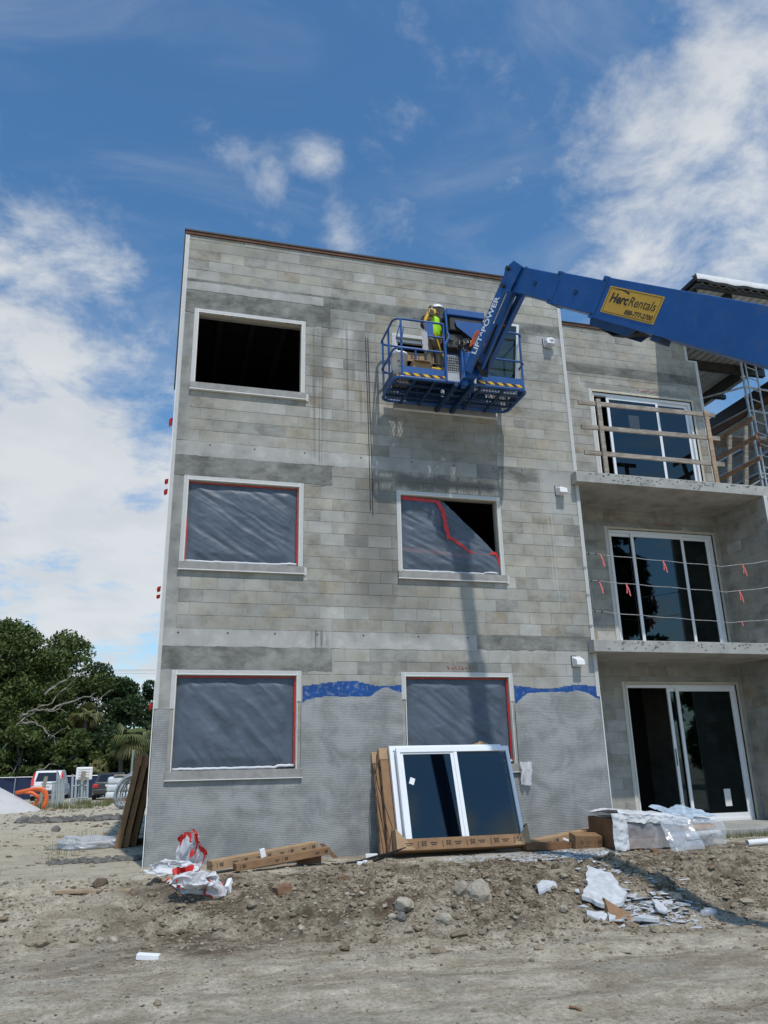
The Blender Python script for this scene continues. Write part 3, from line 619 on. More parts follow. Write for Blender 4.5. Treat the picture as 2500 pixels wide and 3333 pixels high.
# perforated beads (strip with solid nose)
def bead(parent, x0, x1, z0, z1, y=-.009, nose='l', w_=.0):
    mb = MB(); t = .003
    mb.box((x0, y, z0), (x1, y+t, z1))
    n = .008; yy = y-.004
    if nose == 'l': mb.box((x0-.001, yy, z0), (x0+n, y+.012, z1), 1)
    if nose == 'r': mb.box((x1-n, yy, z0), (x1+.001, y+.012, z1), 1)
    if nose == 't': mb.box((x0, yy, z1-n), (x1, y+.012, z1+.001), 1)
    if nose == 'b': mb.box((x0, yy, z0-.001), (x1, y+.012, z0+n), 1)
    return mb.build('corner_bead', [BEAD, BEADS], parent)
def window(a, b_, c, d, low):
    t = MB(); i0, i1, k0, k1 = a+TR, b_-TR, c+.13, d-TR; dp = .11; yf = -.002
    t.box((i0-.02, yf+.001, k1-.012), (i1+.02, dp, k1+.001)); t.box((i0-.001, yf, k0), (i0+.012, dp, k1-.012)); t.box((i1-.012, yf, k0), (i1+.001, dp, k1-.012))
    wn = t.build('window_opening', M_REV, bld)
    zl = c+.13
    if low:      # beads half buried in the scratch coat: only the upper stretch shows its mesh
        bead(wn, a, i0+.001, 2.42 if a < 1 else 2.55, d, nose='r'); bead(wn, i1-.001, b_, 2.52, d, nose='l')
        for xx in (i0-.008, i1): MB().box((xx, -.03, zl), (xx+.008, .012, 2.5)).build('corner_bead', BEADS, wn)
    else:
        bead(wn, a, i0+.001, zl, d, nose='r'); bead(wn, i1-.001, b_, zl, d, nose='l')
    bead(wn, i0+.001, i1-.001, k1-.001, d, y=-.0095, nose='b')
    s = MB(); s.box((a-.008, -.055, c+.012), (b_+.02, dp, c+.13)); s.build('sill', M_SILL, wn, bevel=.004)
    MB().box((a-.012, -.062, c), (b_+.024, .0, c+.0115)).build('sill_bead', BEADS, wn)
    if not low: bead(wn, b_+.021, b_+.06, c-.01, c+.12, y=-.02, nose='l')
    return wn, (i0, i1, k0, k1)
WN = [window(*w_, low=(i < 2)) for i, w_ in enumerate(wins)]
# corner beads of the building
bead(bld, -.02, .05, 2.42, 10.54, y=-.012, nose='l'); MB().box((-.02, -.03, .1), (-.008, .03, 2.42)).build('corner_bead', BEADS, bld)
bead(bld, XR-.055, XR+.01, 2.6, F2-.205, y=-.013, nose='r'); bead(bld, XR-.055, XR+.01, F2+.003, F3-.205, y=-.013, nose='r'); bead(bld, XR-.055, XR+.01, F3+.003, 10.53, y=-.013, nose='r')
MB().box((XR-.006, -.03, .1), (XR+.008, .01, 2.6)).build('corner_bead', BEADS, bld)
for z0, z1 in ((F2+.003, F3-.205), (F1, F2-.205)): bead(bld, 11.02, 11.09, z0, z1, y=-.23, nose='l')
bead(bld, 11.12, 11.19, F3, 10.05, y=RD-.012, nose='r'); bead(bld, 10.90, 10.96, 10.05, 10.55, y=RD-.012, nose='r'); bead(bld, 10.96, 11.19, 10.02, 10.055, y=RD-.014, nose='t')

# windows that have frames: upper right (white frame, right sash glazed)
wn, (i0, i1, k0, k1) = WN[5]
fr = MB(); fr.box((i0, .05, k0), (i0+.05, .11, k1-.012)); fr.box((i1-.05, .05, k0), (i1, .11, k1-.012)); fr.box((i0+.05, .05, k1-.07), (i1-.05, .11, k1-.012)); fr.box((i0+.05, .05, k0), (i1-.05, .11, k0+.05))
fr.box(((i0+i1)/2-.03, .055, k0+.05), ((i0+i1)/2+.03, .105, k1-.07)); fr.build('window_frame', WHITEF, wn, bevel=.003)
MB().box(((i0+i1)/2+.03, .075, k0+.05), (i1-.05, .081, k1-.07)).build('pane', GLASS, wn)
# balcony slabs
def slab(z, x1, name='balcony_slab'):
    xs = np.arange(7.05, x1+.001, .06); m_ = MB(); n = len(xs)
    zt_, zb_ = z, z-.2
    rag = .006*vnoise(xs*12, xs*0+z, int(z*7), 4)*2
    V = []; Fq = []
    for i, x in enumerate(xs):
        V += [(x, -.2+rag[i]*.5, zb_+.006), (x, -.2+rag[i]*.6, zt_-.006+rag[i]*.4), (x, -.194, zt_), (x, RD, zt_), (x, RD, zb_), (x, -.192, zb_)]
    for i in range(n-1):
        for k in range(6):
            a = 6*i+k; b_ = 6*i+(k+1) % 6; Fq.append((a, b_, b_+6, a+6))
    Fq2 = Fq+[(0, 5, 4, 3), (0, 3, 2, 1), (6*(n-1), 6*(n-1)+1, 6*(n-1)+2, 6*(n-1)+3), (6*(n-1), 6*(n-1)+3, 6*(n-1)+4, 6*(n-1)+5)]
    mi = []
    for i in range(n-1): mi += [0, 0, 0, 0, 1, 0]
    mi += [0]*4
    # cut round the main bay: part left of XR stays in front of the wall
    V = [(v[0], (min(v[1], -.005) if v[0] < XR else v[1]), v[2]) for v in V]
    return npmesh(name, V, Fq2, [M_CONC, M_SOFF], bld, mi=mi)
slab(F3, 14.4); slab(F2, 13.4)
for zz0 in (F3, F2):
    r3 = random.Random(int(zz0*10)); ch_ = MB()
    for _ in range(70):
        x = 7.3+3.7*r3.random() if r3.random() < .5 else 8.0+r3.choice((0, 1.6, 2.5))+r3.gauss(0, .22); z = zz0-.02-.15*r3.random()**1.6; w_, h_ = r3.uniform(.006, .035), r3.uniform(.004, .014)
        if 7.2 < x < 11: ch_.prism([(x-w_, -.2065, z), (x-w_*.2, -.2065, z+h_), (x+w_, -.2065, z+h_*.3), (x+w_*.3, -.2065, z-h_)], (0, .012, 0))
    ch_.build('edge_spall', bpy.data.materials['dark_parge'], bld)
    ti = MB()
    for k in range(5): ti.tube([(7.6+.78*k, -.208, zz0-.05), (7.6+.78*k, -.19, zz0-.05)], .011, 8)
    ti.build('form_hole', BLACK, bld)
st = MB(); st.box((XR+.02, -.28, .1), (13.4, RD, F1)); st.build('entry_stoop', M_CONC, bld, bevel=.01)
rwb = MB(); rwb.box((11.24, RD, 0), (14.4, 4.2, F3-.2)); rwb.box((11.19, RD+.001, F3-.2), (14.4, 4.2, F3-.001)); rwb.build('rear_wing', M_MORTAR, bld)

# sliding doors
def sdoor(a, b_, z0, z1, splits, glaz, lowlabel=None):
    y = RD; m_ = MB(); t = .05
    m_.box((a, y-.006, z0), (a+t, y+.13, z1-t)); m_.box((b_-t, y-.006, z0), (b_, y+.13, z1-t)); m_.box((a, y-.006, z1-t), (b_, y+.13, z1))
    d = m_.build('sliding_door', M_REV, bld, bevel=.003)
    i0, i1, k1 = a+t, b_-t, z1-t
    f = MB(); f.box((i0, y+.04, z0), (i0+.05, y+.12, k1)); f.box((i1-.06, y+.04, z0), (i1, y+.12, k1)); f.box((i0+.05, y+.04, k1-.06), (i1-.06, y+.12, k1)); f.box((i0+.05, y+.04, z0), (i1-.06, y+.12, z0+.05))
    f.build('door_frame', WHITEF, d, bevel=.003)
    for (x0, x1, yy, gl) in glaz:
        if gl is None: continue
        s = MB(); w_ = .062
        s.box((x0, y+yy, z0+.05), (x0+w_, y+yy+.03, k1-.06)); s.box((x1-w_, y+yy, z0+.05), (x1, y+yy+.03, k1-.06)); s.box((x0+w_, y+yy, k1-.06-w_), (x1-w_, y+yy+.03, k1-.06)); s.box((x0+w_, y+yy, z0+.05), (x1-w_, y+yy+.03, z0+.05+.085))
        sa = s.build('sash', WHITEF, d, bevel=.002)
        MB().box((x0+w_, y+yy+.012, z0+.05+.085), (x1-w_, y+yy+.017, k1-.06-w_)).build('pane', GLASS, d)
    bead(d, a-.045, a+.001, z0, z1, y=y-.012, nose='r')
    return d
d1 = sdoor(8.40, 10.93, F1, ZT, [], [(9.38, 9.62+.4, .095, 1), (9.55, 10.82, .055, 1)])
d2 = sdoor(8.40, 10.93, F2, ZT+H, [], [(8.50, 9.25, .095, 1), (8.98, 10.2, .055, 1), (10.12, 10.82, .095, 1)])
d3 = sdoor(8.40, 10.93, F3, ZT+2*H, [], [(8.80, 10.06, .055, 1), (9.95, 10.82, .095, 1)])
MB().box((10.30, RD+.066, .72), (10.44, RD+.069, 1.02)).build('paper_label', WHITEP, d1)
MB().box((9.395, RD+.085, 1.45), (9.41, RD+.10, 1.75)).build('handle', BLACK, d1)
MB().box((9.30, RD+.066, 8.28), (9.55, RD+.069, 8.58)).build('paper_label', mat('faded_label', (.03, .05, .075), .6), d3)
pl = [(8.20, F1+.62)]
ob = MB(); ob.box((7.55, RD-.02, 1.02), (7.64, RD-.001, 1.20)); ob.box((7.565, RD-.023, 1.05), (7.625, RD-.019, 1.17), 1); ob.build('outlet_box', [STEELD, BLACK], rec)

# vent hoods
def vent(x, z, wrapped):
    v = MB(); v.box((x-.085, -.02, z-.085), (x+.085, .0-.004, z+.085))
    v.prism([(x-.075, -.02, z+.075), (x-.075, -.15, z+.02), (x-.075, -.165, z-.07), (x-.075, -.02, z-.07)], (.15, 0, 0))
    o = v.build('vent_hood', WHITEP, bld, bevel=.008); o['label'] = 'white dryer vent hood'+(' wrapped in clear plastic' if wrapped else '')
    MB().box((x-.098, -.012, z-.095), (x+.0, -.0035, z+.098)).build('backing_plate', mat('navy_plastic', (.02, .025, .08), .5) if 'navy_plastic' not in bpy.data.materials else bpy.data.materials['navy_plastic'], o)
    if wrapped:
        w_ = MB(); n, k = 10, 8; V = []
        for j in range(k+1):
            for i in range(n):
                a = 2*math.pi*i/n; r = (.1+.012*random.uniform(-1, 1))*math.sin(math.pi*min(.98, .12+j/k*.88)); V.append((x+.02+math.cos(a)*r*1.1, -.02-.17*j/k, z+math.sin(a)*r))
        fs = [(j*n+i, j*n+(i+1) % n, (j+1)*n+(i+1) % n, (j+1)*n+i) for j in range(k) for i in range(n)]
        w_.add(V, fs); w_.build('plastic_wrap', MILKY, o, smooth=True)
vent(6.795, 6.225, False); vent(6.80, 3.17, False); vent(6.83, 9.25, True)

# spray-marked red scribbles on the lintel course
def scribble(x0, x1, z, y, n, seed):
    r = random.Random(seed); m_ = MB(); pts = []
    for i in range(n):
        x = x0+(x1-x0)*i/n; w_ = (x1-x0)/n
        p = [(x+r.random()*w_, y, z+r.uniform(-.035, .035)) for _ in range(4)]; m_.tube(p, .0035, 4)
    return m_.build('spray_mark', REDT, rec if y > 1 else front)
scribble(4.48, 4.94, 3.05, -.006, 8, 3); scribble(9.55, 10.05, 6.13, RD-.006, 8, 4); scribble(9.55, 10.05, 9.16, RD-.008, 8, 5)

# red chalk lines and cords hanging on the face
hc = MB()
for x, z1 in ((3.245, 5.62), (3.285, 5.54)):
    hc.tube([(x-.035, -.012, 8.9), (x-.012, -.012, 7.4), (x, -.012, 6.5), (x+.005, -.012, z1)], .0045, 5)
tag(hc.build('hanging_cord', BLACK), 'pair of thin dark cords hanging down the block wall between the windows', 'cord')

# ------------------------------------------------------------------ plastic sheets over openings
def film(i, label, torn=False):
    wn_, (i0, i1, k0, k1) = WN[i]; nx, nz = 90, 70; xs = np.linspace(i0+.012, i1-.012, nx); zs = np.linspace(k0+.002, k1-.014, nz)
    X, Z = np.meshgrid(xs, zs); u = (X-i0)/(i1-i0); v = (Z-k0)/(k1-k0)
    e = np.minimum(1, np.minimum(np.minimum(u, 1-u), np.minimum(v, 1-v))*8)
    diag = u*1.1+v*(.75+.3*i)
    rid = 1-np.abs(vnoise(diag*5.5+i*3+.5*vnoise(u*2, v*2, i), (u-v)*.9, 60+i, 3))*3.2
    wr = .030*e*rid+.010*e*vnoise(u*16+i, v*22, 70+i, 3)+.008*e*vnoise(diag*14, (u-v)*1.5, 80+i, 2)*np.clip(1.2-v, 0, 1)
    Y = .085-wr-.018*e
    Y = np.minimum(Y, .098)
    I = np.arange(nx*nz).reshape(nz, nx); Fq = np.stack([I[:-1, :-1], I[:-1, 1:], I[1:, 1:], I[1:, :-1]], -1).reshape(-1, 4)
    if torn:
        # the upper right has come loose and folded down: clip along the diagonal
        lim = np.interp(u, [0, .40, .46, 1.0], [1.0, .985, .94, .22])
        ok = (v <= lim+.0).reshape(-1); Z2 = np.minimum(v, lim)*(k1-k0)+k0; Z = np.where(v > lim, Z2, Z)
        Fq = Fq[(v.reshape(-1)[Fq].min(1) <= lim.reshape(-1)[Fq].max(1))]
        Y = Y-.05*sst(.2, .9, u)*sst(.9, .3, v)-.03*np.abs(vnoise(diag*4, u, 5, 2))
        V = np.stack([X, Y, Z], -1).reshape(-1, 3); used = np.unique(Fq); rm = -np.ones(len(V), dtype=int); rm[used] = np.arange(len(used)); V = V[used]; Fq = rm[Fq]
    else: V = np.stack([X, Y, Z], -1).reshape(-1, 3)
    o = npmesh('plastic_sheet', V, Fq, SHEET, smooth=True); tag(o, label, 'plastic sheet', 'plastic sheets taped over openings')
    return o, (i0, i1, k0, k1)
def tape(parent, pts, w_, nrm=(0, -1, 0), m=REDT, name='tape', jit=.004):
    P_ = []
    for a, b_ in zip(pts[:-1], pts[1:]):
        a, b_ = Vector(a), Vector(b_); n = max(2, int((b_-a).length/.05))
        for k in range(n): P_.append(a.lerp(b_, k/n))
    P_.append(Vector(pts[-1])); V = []; Fq = []
    for i, p in enumerate(P_):
        d = (P_[min(i+1, len(P_)-1)]-P_[max(0, i-1)]).normalized(); s = d.cross(Vector(nrm)).normalized(); ww = w_*random.uniform(.8, 1.15)/2
        j = Vector(nrm)*random.uniform(0, jit); V += [p+s*ww+j, p-s*ww+j]
    for i in range(len(P_)-1): Fq.append((2*i, 2*i+1, 2*i+3, 2*i+2))
    return npmesh(name, [tuple(v) for v in V], Fq, m, parent)
def roll(parent, i0, i1, z):          # crumpled white hem along the sill
    n = 30; pts = [(i0+(i1-i0)*k/n, .045-.012*random.random(), z+.018+.012*random.random()+(.02 if k > n-5 else 0)) for k in range(n+1)]
    m_ = MB(); m_.tube(pts, .022, 7); m_.build('rolled_hem', MILKY, parent, smooth=True)
for i, lab in ((0, 'bluish plastic sheet taped over the bottom left window opening'), (1, 'bluish plastic sheet over the ground floor opening behind the leaning window'), (2, 'bluish plastic sheet taped over the middle floor left window opening')):
    o, (i0, i1, k0, k1) = film(i, lab); y = .045
    tape(o, [(i0+.02, y+.02, k1-.03), (i1-.02, y+.02, k1-.03)], .018)
    tape(o, [(i1-.028, y, k0+.05), (i1-.028, y, k1-.03)], .024 if i < 2 else .018)
    if i == 2: tape(o, [(i0+.022, y, k0+.05), (i0+.022, y, k0+.75)], .018)
    roll(o, i0+.02, i1-.03, k0)
o, (i0, i1, k0, k1) = film(3, 'torn plastic sheet with red tape sagging in the middle right window', True)
W_, Hh_ = i1-i0, k1-k0
def tp(u, v, y=.02): return (i0+u*W_, y, k0+v*Hh_)
tape(o, [tp(.02, .965, .05), tp(.2, .955, .05), tp(.38, .945, .05)], .055)
tape(o, [tp(.38, .945, .03), tp(.435, .80, .01), tp(.45, .62, .0), tp(.48, .44, -.01)], .075)
tape(o, [tp(.50, .46, -.0), tp(.68, .30, .0), tp(.80, .26, .0), tp(.95, .29, .0)], .05)
tape(o, [tp(.95, .30, .0), tp(.985, .2, .02), tp(.985, .05, .04)], .035)
tape(o, [tp(.01, .30, .075), tp(.35, .275, .07), tp(.7, .24, .05)], .07, m=mat('orange_band', (.5, .12, .05), .6))
roll(o, i0+.02, i1-.05, k0)
# loose plastic hanging at right corner of ground floor sill
m_ = MB(); n = 8; V = []
for j in range(9):
    for k in range(n):
        V.append((5.60+.18*k/(n-1)+.01*random.uniform(-1, 1), -.09-.03*math.sin(k*1.9+j*.6), 1.58-.34*j/8+.01*random.uniform(-1, 1)))
m_.add(V, [(j*n+k, j*n+k+1, (j+1)*n+k+1, (j+1)*n+k) for j in range(8) for k in range(n-1)])
tag(m_.build('plastic_scrap', MILKY, smooth=True), 'scrap of milky plastic hanging off the sill right of the leaning window', 'plastic scrap')

# ------------------------------------------------------------------ lettering
def text_mesh(t, cu):
    me = bpy.data.meshes.new_from_object(t); bpy.data.objects.remove(t); bpy.data.curves.remove(cu); return me
def text(s, size, m, parent, origin, xa, ya, name='lettering', off=0.0, ext=.0006, shear=0.0, align='CENTER', sx_=1.0):
    cu = bpy.data.curves.new(name, 'FONT'); cu.body = s; cu.size = size; cu.extrude = ext; cu.offset = off; cu.shear = shear; cu.align_x = align; cu.align_y = 'CENTER'; cu.resolution_u = 3
    t = bpy.data.objects.new(name, cu)
    me = text_mesh(t, cu)
    xa = Vector(xa).normalized(); ya = Vector(ya); ya = (ya-xa*ya.dot(xa)).normalized(); za = xa.cross(ya)
    Mx = Matrix(((xa.x*sx_, ya.x, za.x, origin[0]), (xa.y*sx_, ya.y, za.y, origin[1]), (xa.z*sx_, ya.z, za.z, origin[2]), (0, 0, 0, 1)))
    org = ORG.get(parent.name, Vector((0, 0, 0))) if parent else Vector((0, 0, 0))
    me.transform(Matrix.Translation(-org) @ Mx); me.materials.clear(); me.materials.append(m); me.name = name
    o = bpy.data.objects.new(name, me); col.objects.link(o); o.parent = parent; ORG[o.name] = org
    return o
def se_print(parent, a, b_, up, nrm, size, n, word='SE', start=.08, stop=.95, flip=False):
    """repeated carton print between two points"""
    a, b_, nrm = Vector(a), Vector(b_), Vector(nrm).normalized()
    for k in range(n):
        p = a.lerp(b_, start+(stop-start)*k/max(1, n-1))+nrm*.0035
        text(word, size, INK, parent, p, b_-a, up, 'carton_print', off=.0008)
        q = p-(b_-a).normalized()*size*1.0
        text('|', size*1.1, INK, parent, q, b_-a, up, 'carton_print')
        q = p-(b_-a).normalized()*size*2.6
        bar = MB(); d_ = (b_-a).normalized(); u_ = Vector(up).normalized()
        for dz, l_ in ((.14, .72), (-.16, .5)): bar.obox(q+u_*size*dz, d_*size*l_*.9, u_*size*.055, nrm*.0004)
        bar.build('carton_print', INK, parent)

# ------------------------------------------------------------------ boom lift
T = Vector((5.14, -2.16, 8.98)); E_ = Vector(aty(2500, 1100, -5.7)); bd = (E_-T).normalized()
side_ = bd.cross(Vector((0, 0, 1))).normalized(); upb = side_.cross(bd).normalized()     # upb points up-ish
if upb.z < 0: upb = -upb
lift = empty('boom_lift', (7.6, -11.6, -.1), 'blue telescopic boom lift holding a work basket in front of the top floor', 'boom lift')
def along(t): return T+bd*t
def tpix(u):
    best = min((abs(((Vector(along(t/50))-Vector(CAM)).dot(Vector(RT))/(Vector(along(t/50))-Vector(CAM)).dot(Vector(FW)))*FPX+1250-u), t/50) for t in range(0, 260)); return best[1]
T1_, T2_, DT0, DT1 = tpix(1822), tpix(1968), tpix(1995), tpix(2172)
camside = side_ if side_.x < 0 else -side_
def section(t0, t1, w0, h0, h1, name, bev=.012):
    m_ = MB(); m_.beam(along(t0), along(t1), w0, h0, up=upb, w2=w0, h2=h1); return m_.build(name, BLUE, lift, bevel=bev)
s1 = section(.10, 1.5, .20, .40, .42, 'boom_tip_section'); s2 = section(T1_, 3.6, .25, .47, .49, 'boom_middle_section'); 
s3 = section(T2_, 9.8, .30, .57, .74, 'boom_outer_section')
for t, w_, h_ in ((T1_+.02, .265, .49), (T2_+.02, .32, .59)):
    m_ = MB(); m_.beam(along(t-.05), along(t+.05), w_, h_, up=upb); c_ = m_.build('wear_collar', BLUE, lift, bevel=.006)
    for sgn in (-1, 1):
        MB().tube([along(t)+camside*(w_/2-.01)+upb*sgn*h_*.4, along(t)+camside*(w_/2+.012)+upb*sgn*h_*.4], .016, 8).build('bolt', STEELD, c_)
# access plates on the side
for t, hh, s_ in (((T1_+.2)/2, .05, .10), ((T1_+T2_)/2, .05, .125)):
    m_ = MB(); m_.tube([along(t)+camside*s_, along(t)+camside*(s_+.012)], .04, 14); m_.build('pivot_boss', BLUED, lift)
# knuckle plates and pins at the tip
kn = MB()
for sgn in (-1, 1):
    c = along(0)+side_*.125*sgn
    poly = [c+bd*.28+upb*.20, c+bd*.02+upb*.26, c-bd*.13+upb*.12, c-bd*.05-upb*.10, c+bd*.08-upb*.27, c+bd*.20-upb*.22]
    kn.prism(poly, side_*.02*sgn)
kn.build('knuckle_plate', BLUE, lift, bevel=.004)
for q in ((-.02, .12), (.03, -.16)):
    c = along(q[0])+upb*q[1]; MB().tube([c-side_*.20, c+side_*.20], .035, 12).build('pivot_pin', STEELD, lift)
# jib: two parallel arms down to the basket rotator
J0 = Vector((4.70, -1.22, 7.70)); jt = T-upb*.02-bd*.03; jd = (J0-jt).normalized()
jn = jd.cross(side_).normalized()
if jn.y > 0: jn = -jn
jib = MB(); jib.beam(jt+jd*-.05+side_*.10, J0+jd*-.02+side_*.10, .05, .20, up=jn); jo = jib.build('jib_arm', BLUE, lift, bevel=.01)
jib2 = MB(); jib2.beam(jt+side_*-.10+jd*-.05, J0-side_*.10, .05, .20, up=jn); jib2.build('jib_arm', BLUE, lift, bevel=.01)
off = Vector((.24, .05, .02))
jb3 = MB(); jb3.beam(jt+off+Vector((0, 0, -.1)), J0+off+Vector((0, 0, .05)), .09, .12, up=jn); jb3.build('jib_link', BLUE, lift, bevel=.01)
m_ = MB(); a, b_ = jt+off*.45+jd*.2, jt+off*.45+jd*.75; m_.tube([a, b_], .022, 10); m_.build('cylinder_rod', CHROME, lift, smooth=False)
m_ = MB(); m_.tube([b_, jt+off*.45+jd*1.25], .05, 12); m_.build('jib_cylinder', BLACK, lift)
# LIFT POWER lettering on the camera-side arm
cs = -1 if (side_.x > 0) else 1
xa_ = -jd; ya_ = camside.cross(xa_)
text('LIFT^POWER', .17, WHITEP, lift, (jt+J0)/2+camside*.127+jd*.0, xa_, ya_, off=.004, sx_=1.0)
# rental decal on outer section
dn = camside; t0, t1 = DT0, DT1; DS = (DT1-DT0)/1.22
def decalpt(t, h): return along(t)+dn*.1515+upb*h
dc = MB(); hh = .225*DS
for k_, mm, gx_, z_ in ((0, 'a', 0, .0005),):
    dc.add([decalpt(t0, -hh), decalpt(t1, -hh), decalpt(t1, hh), decalpt(t0, hh)], [(0, 1, 2, 3)])
dco = MB(); dco.beam(along(t0)+dn*.152, along(t1)+dn*.152, .006, 2*hh, up=upb); dec = dco.build('rental_decal', mat('decal_yellow', (.62, .34, .03), .45, var=.06), lift, bevel=.0)
ln = MB()
for h0_ in (-hh+.02, hh-.02): ln.beam(along(t0+.03)+dn*.1555+upb*h0_, along(t1-.03)+dn*.1555+upb*h0_, .002, .006, up=upb)
for tt in (t0+.03, t1-.03): ln.beam(along(tt)+dn*.1555-upb*(hh-.02), along(tt)+dn*.1555+upb*(hh-.02), .002, .006, up=bd)
ln.build('decal_border', INK, dec)
xdir = bd; zt = Vector(xdir).cross(upb); yd = upb if zt.dot(dn) > 0 else -upb
text('Herc', .215*DS, INK, dec, along(t0+.10*DS)+dn*.1565+upb*.03, xdir, upb, 'lettering', off=.0062, shear=.15, align='LEFT', sx_=.95)
text('Rentals', .215*DS, INK, dec, along(t0+.535*DS)+dn*.1565+upb*.03, xdir, upb, 'lettering', off=0.0005, shear=.15, align='LEFT', sx_=.95)
text('888-777-2700', .11*DS, INK, dec, along(t0+.84*DS)+dn*.1565-upb*.14*DS, xdir, upb, 'lettering', off=.002, shear=.15)
m_ = MB(); pts = []
n = 14
top_ = [along(t0+(.06+.42*k/n)*DS)+dn*.1562+upb*DS*(.165+.035*math.sin(math.pi*k/n*.9)) for k in range(n+1)]
bot_ = [along(t0+(.06+.42*k/n)*DS)+dn*.1562+upb*DS*(.165+.035*math.sin(math.pi*k/n*.9)-.034*(k/n)**1.3) for k in range(n+1)]
m_.add(top_+bot_, [(k, k+1, n+2+k, n+1+k) for k in range(n)]); m_.build('swoosh', INK, dec)
# underslung hose carrier
hcb = MB()
for sgn in (-1, 1):
    c = side_*(.12*sgn)
    hcb.prism([along(T2_+.0)+c-upb*.27, along(T2_+.05)+c-upb*.39, along(T2_+.8)+c-upb*.40, along(T2_+.9)+c-upb*.29], side_*.02*sgn)
hcb.build('hose_carrier', BLUED, lift, bevel=.004)
hz = MB()
for k in range(4): hz.tube([along(T2_+.1)+side_*(.05*k-.08)-upb*.36, along(T2_+.5)+side_*(.05*k-.08)-upb*(.40+.01*k), along(T2_+.95)+side_*(.05*k-.08)-upb*.29], .016, 6)
hz.build('hydraulic_hose', BLACK, lift)
MB().beam(along(DT1+.0)-upb*.33, along(DT1+.16)-upb*.33, .2, .07, up=upb).build('cable_clamp', BLUED, lift)
# turret, chassis and wheels stand outside the picture, to the right of the photographer
base = along(9.6); bx, by = base.x+.15, base.y-.6
m_ = MB(); m_.box((bx-.75, by-1.3, .75), (bx+.75, by+1.2, 1.7)); m_.build('turret', BLUE, lift, bevel=.08)
m_ = MB(); m_.box((bx-.22, by-.4, 1.7), (bx+.22, by+.5, base.z+.2)); m_.build('boom_mount', BLUE, lift, bevel=.03)
m_ = MB(); m_.box((bx-.85, by-1.6, .35), (bx+.85, by+1.6, .72)); m_.build('chassis', STEELD, lift, bevel=.04)
for sx_ in (-1, 1):
    for sy_ in (-1, 1):
        c = Vector((bx+sx_*1.0, by+sy_*1.15, .38)); m_ = MB(); m_.tube([c-Vector((.18, 0, 0)), c+Vector((.18, 0, 0))], .48, 24); wh = m_.build('wheel', BLACK, lift, bevel=.04)
        m_ = MB(); m_.tube([c-Vector((.19, 0, 0)), c+Vector((.19, 0, 0))], .22, 16); m_.build('rim', WHITEP, wh)

# ---- basket
BX0, BX1, BY0, BY1, BZ = 3.44, 5.79, -1.04, -.15, 7.62
bk = MB(); 
def rrect(x0, x1, y0, y1, z, r, n=5):
    pts = []
    for cx, cy, a0 in ((x1-r, y1-r, 0), (x0+r, y1-r, 90), (x0+r, y0+r, 180), (x1-r, y0+r, 270)):
        for k in range(n+1):
            a = math.radians(a0+90*k/n); pts.append((cx+r*math.cos(a), cy+r*math.sin(a), z))
    return pts
bk.tube(rrect(BX0, BX1, BY0, BY1, BZ, .13), .028, 8, closed=True); basket = bk.build('basket_floor_frame', BLUE, lift, smooth=False)
# expanded-metal floor: two crossed families of flat strands
fl = MB(); sp = .055
x = BX0-.9
while x < BX1+.9:
    for sgn in (-1, 1):
        p = Vector((x, BY0+.03, BZ+.02)); q = Vector((x+sgn*.45, BY1-.03, BZ+.02))
        a, b_ = sorted((p.x, q.x)); t0_, t1_ = 0., 1.
        dx = q.x-p.x
        lo, hi = (BX0+.04-p.x)/dx, (BX1-.04-p.x)/dx
        lo, hi = min(lo, hi), max(lo, hi); t0_, t1_ = max(0, lo), min(1, hi)
        if t1_-t0_ > .05: fl.beam(p.lerp(q, t0_), p.lerp(q, t1_), .011, .004)
    x += sp
fl.build('mesh_floor', BLUED, lift)['kind'] = 'stuff'
for y in (-.82, -.60, -.38): MB().beam((BX0+.02, y, BZ-.012), (BX1-.02, y, BZ-.012), .05, .03).build('floor_bearer', BLUED, lift)
for x in (3.78, 4.12, 4.95, 5.36): MB().beam((x, BY0, BZ-.03), (x, BY1, BZ-.03), .045, .03).build('cross_bearer', BLUED, lift)
m_ = MB(); m_.beam((4.48, BY0-.05, BZ-.05), (4.48, BY1+.1, BZ-.05), .07, .08); m_.build('floor_spine', BLUED, lift, bevel=.006); m_ = MB(); m_.beam((4.76, BY0-.05, BZ-.05), (4.76, BY1+.1, BZ-.05), .07, .08); m_.build('floor_spine', BLUED, lift, bevel=.006)
for x0_, x1_ in ((BX0+.1, 4.4), (4.86, BX1-.06)):          # toe boards with hazard tape, near side
    m_ = MB(); m_.box((x0_, BY0-.01, BZ+.03), (x1_, BY0+.0, BZ+.20)); tb = m_.build('toe_board', BLUE, lift)
    hzst = MB(); x = x0_+.0; w_ = .085; z0_, z1_ = BZ+.035, BZ+.085; k = 0; yy = BY0-.013
    while x < x1_-.02:
        xe = min(x+w_, x1_); mi = k % 2
        sh = -.06
        hzst.add([(x, yy, z0_), (xe, yy, z0_), (min(max(xe+sh, x0_), x1_), yy, z1_), (min(max(x+sh, x0_), x1_), yy, z1_)], [(0, 1, 2, 3)], mi)
        x += w_; k += 1
    hzst.build('hazard_stripe', [BLACK, YEL], tb)
m_ = MB(); m_.box((BX0+.1, BY1, BZ+.03), (BX1-.1, BY1+.008, BZ+.18)); m_.box((BX0-.005, BY0+.12, BZ+.03), (BX0+.005, BY1-.12, BZ+.18)); m_.box((BX1-.005, BY0+.12, BZ+.03), (BX1+.005, BY1-.12, BZ+.18)); m_.build('toe_board', BLUED, lift)
RZ, MZ = 8.71, 8.16; r_ = .019
def rail(pts, name='guard_rail', r=r_): return MB().tube(pts, r, 8) .build(name, BLUE, lift)
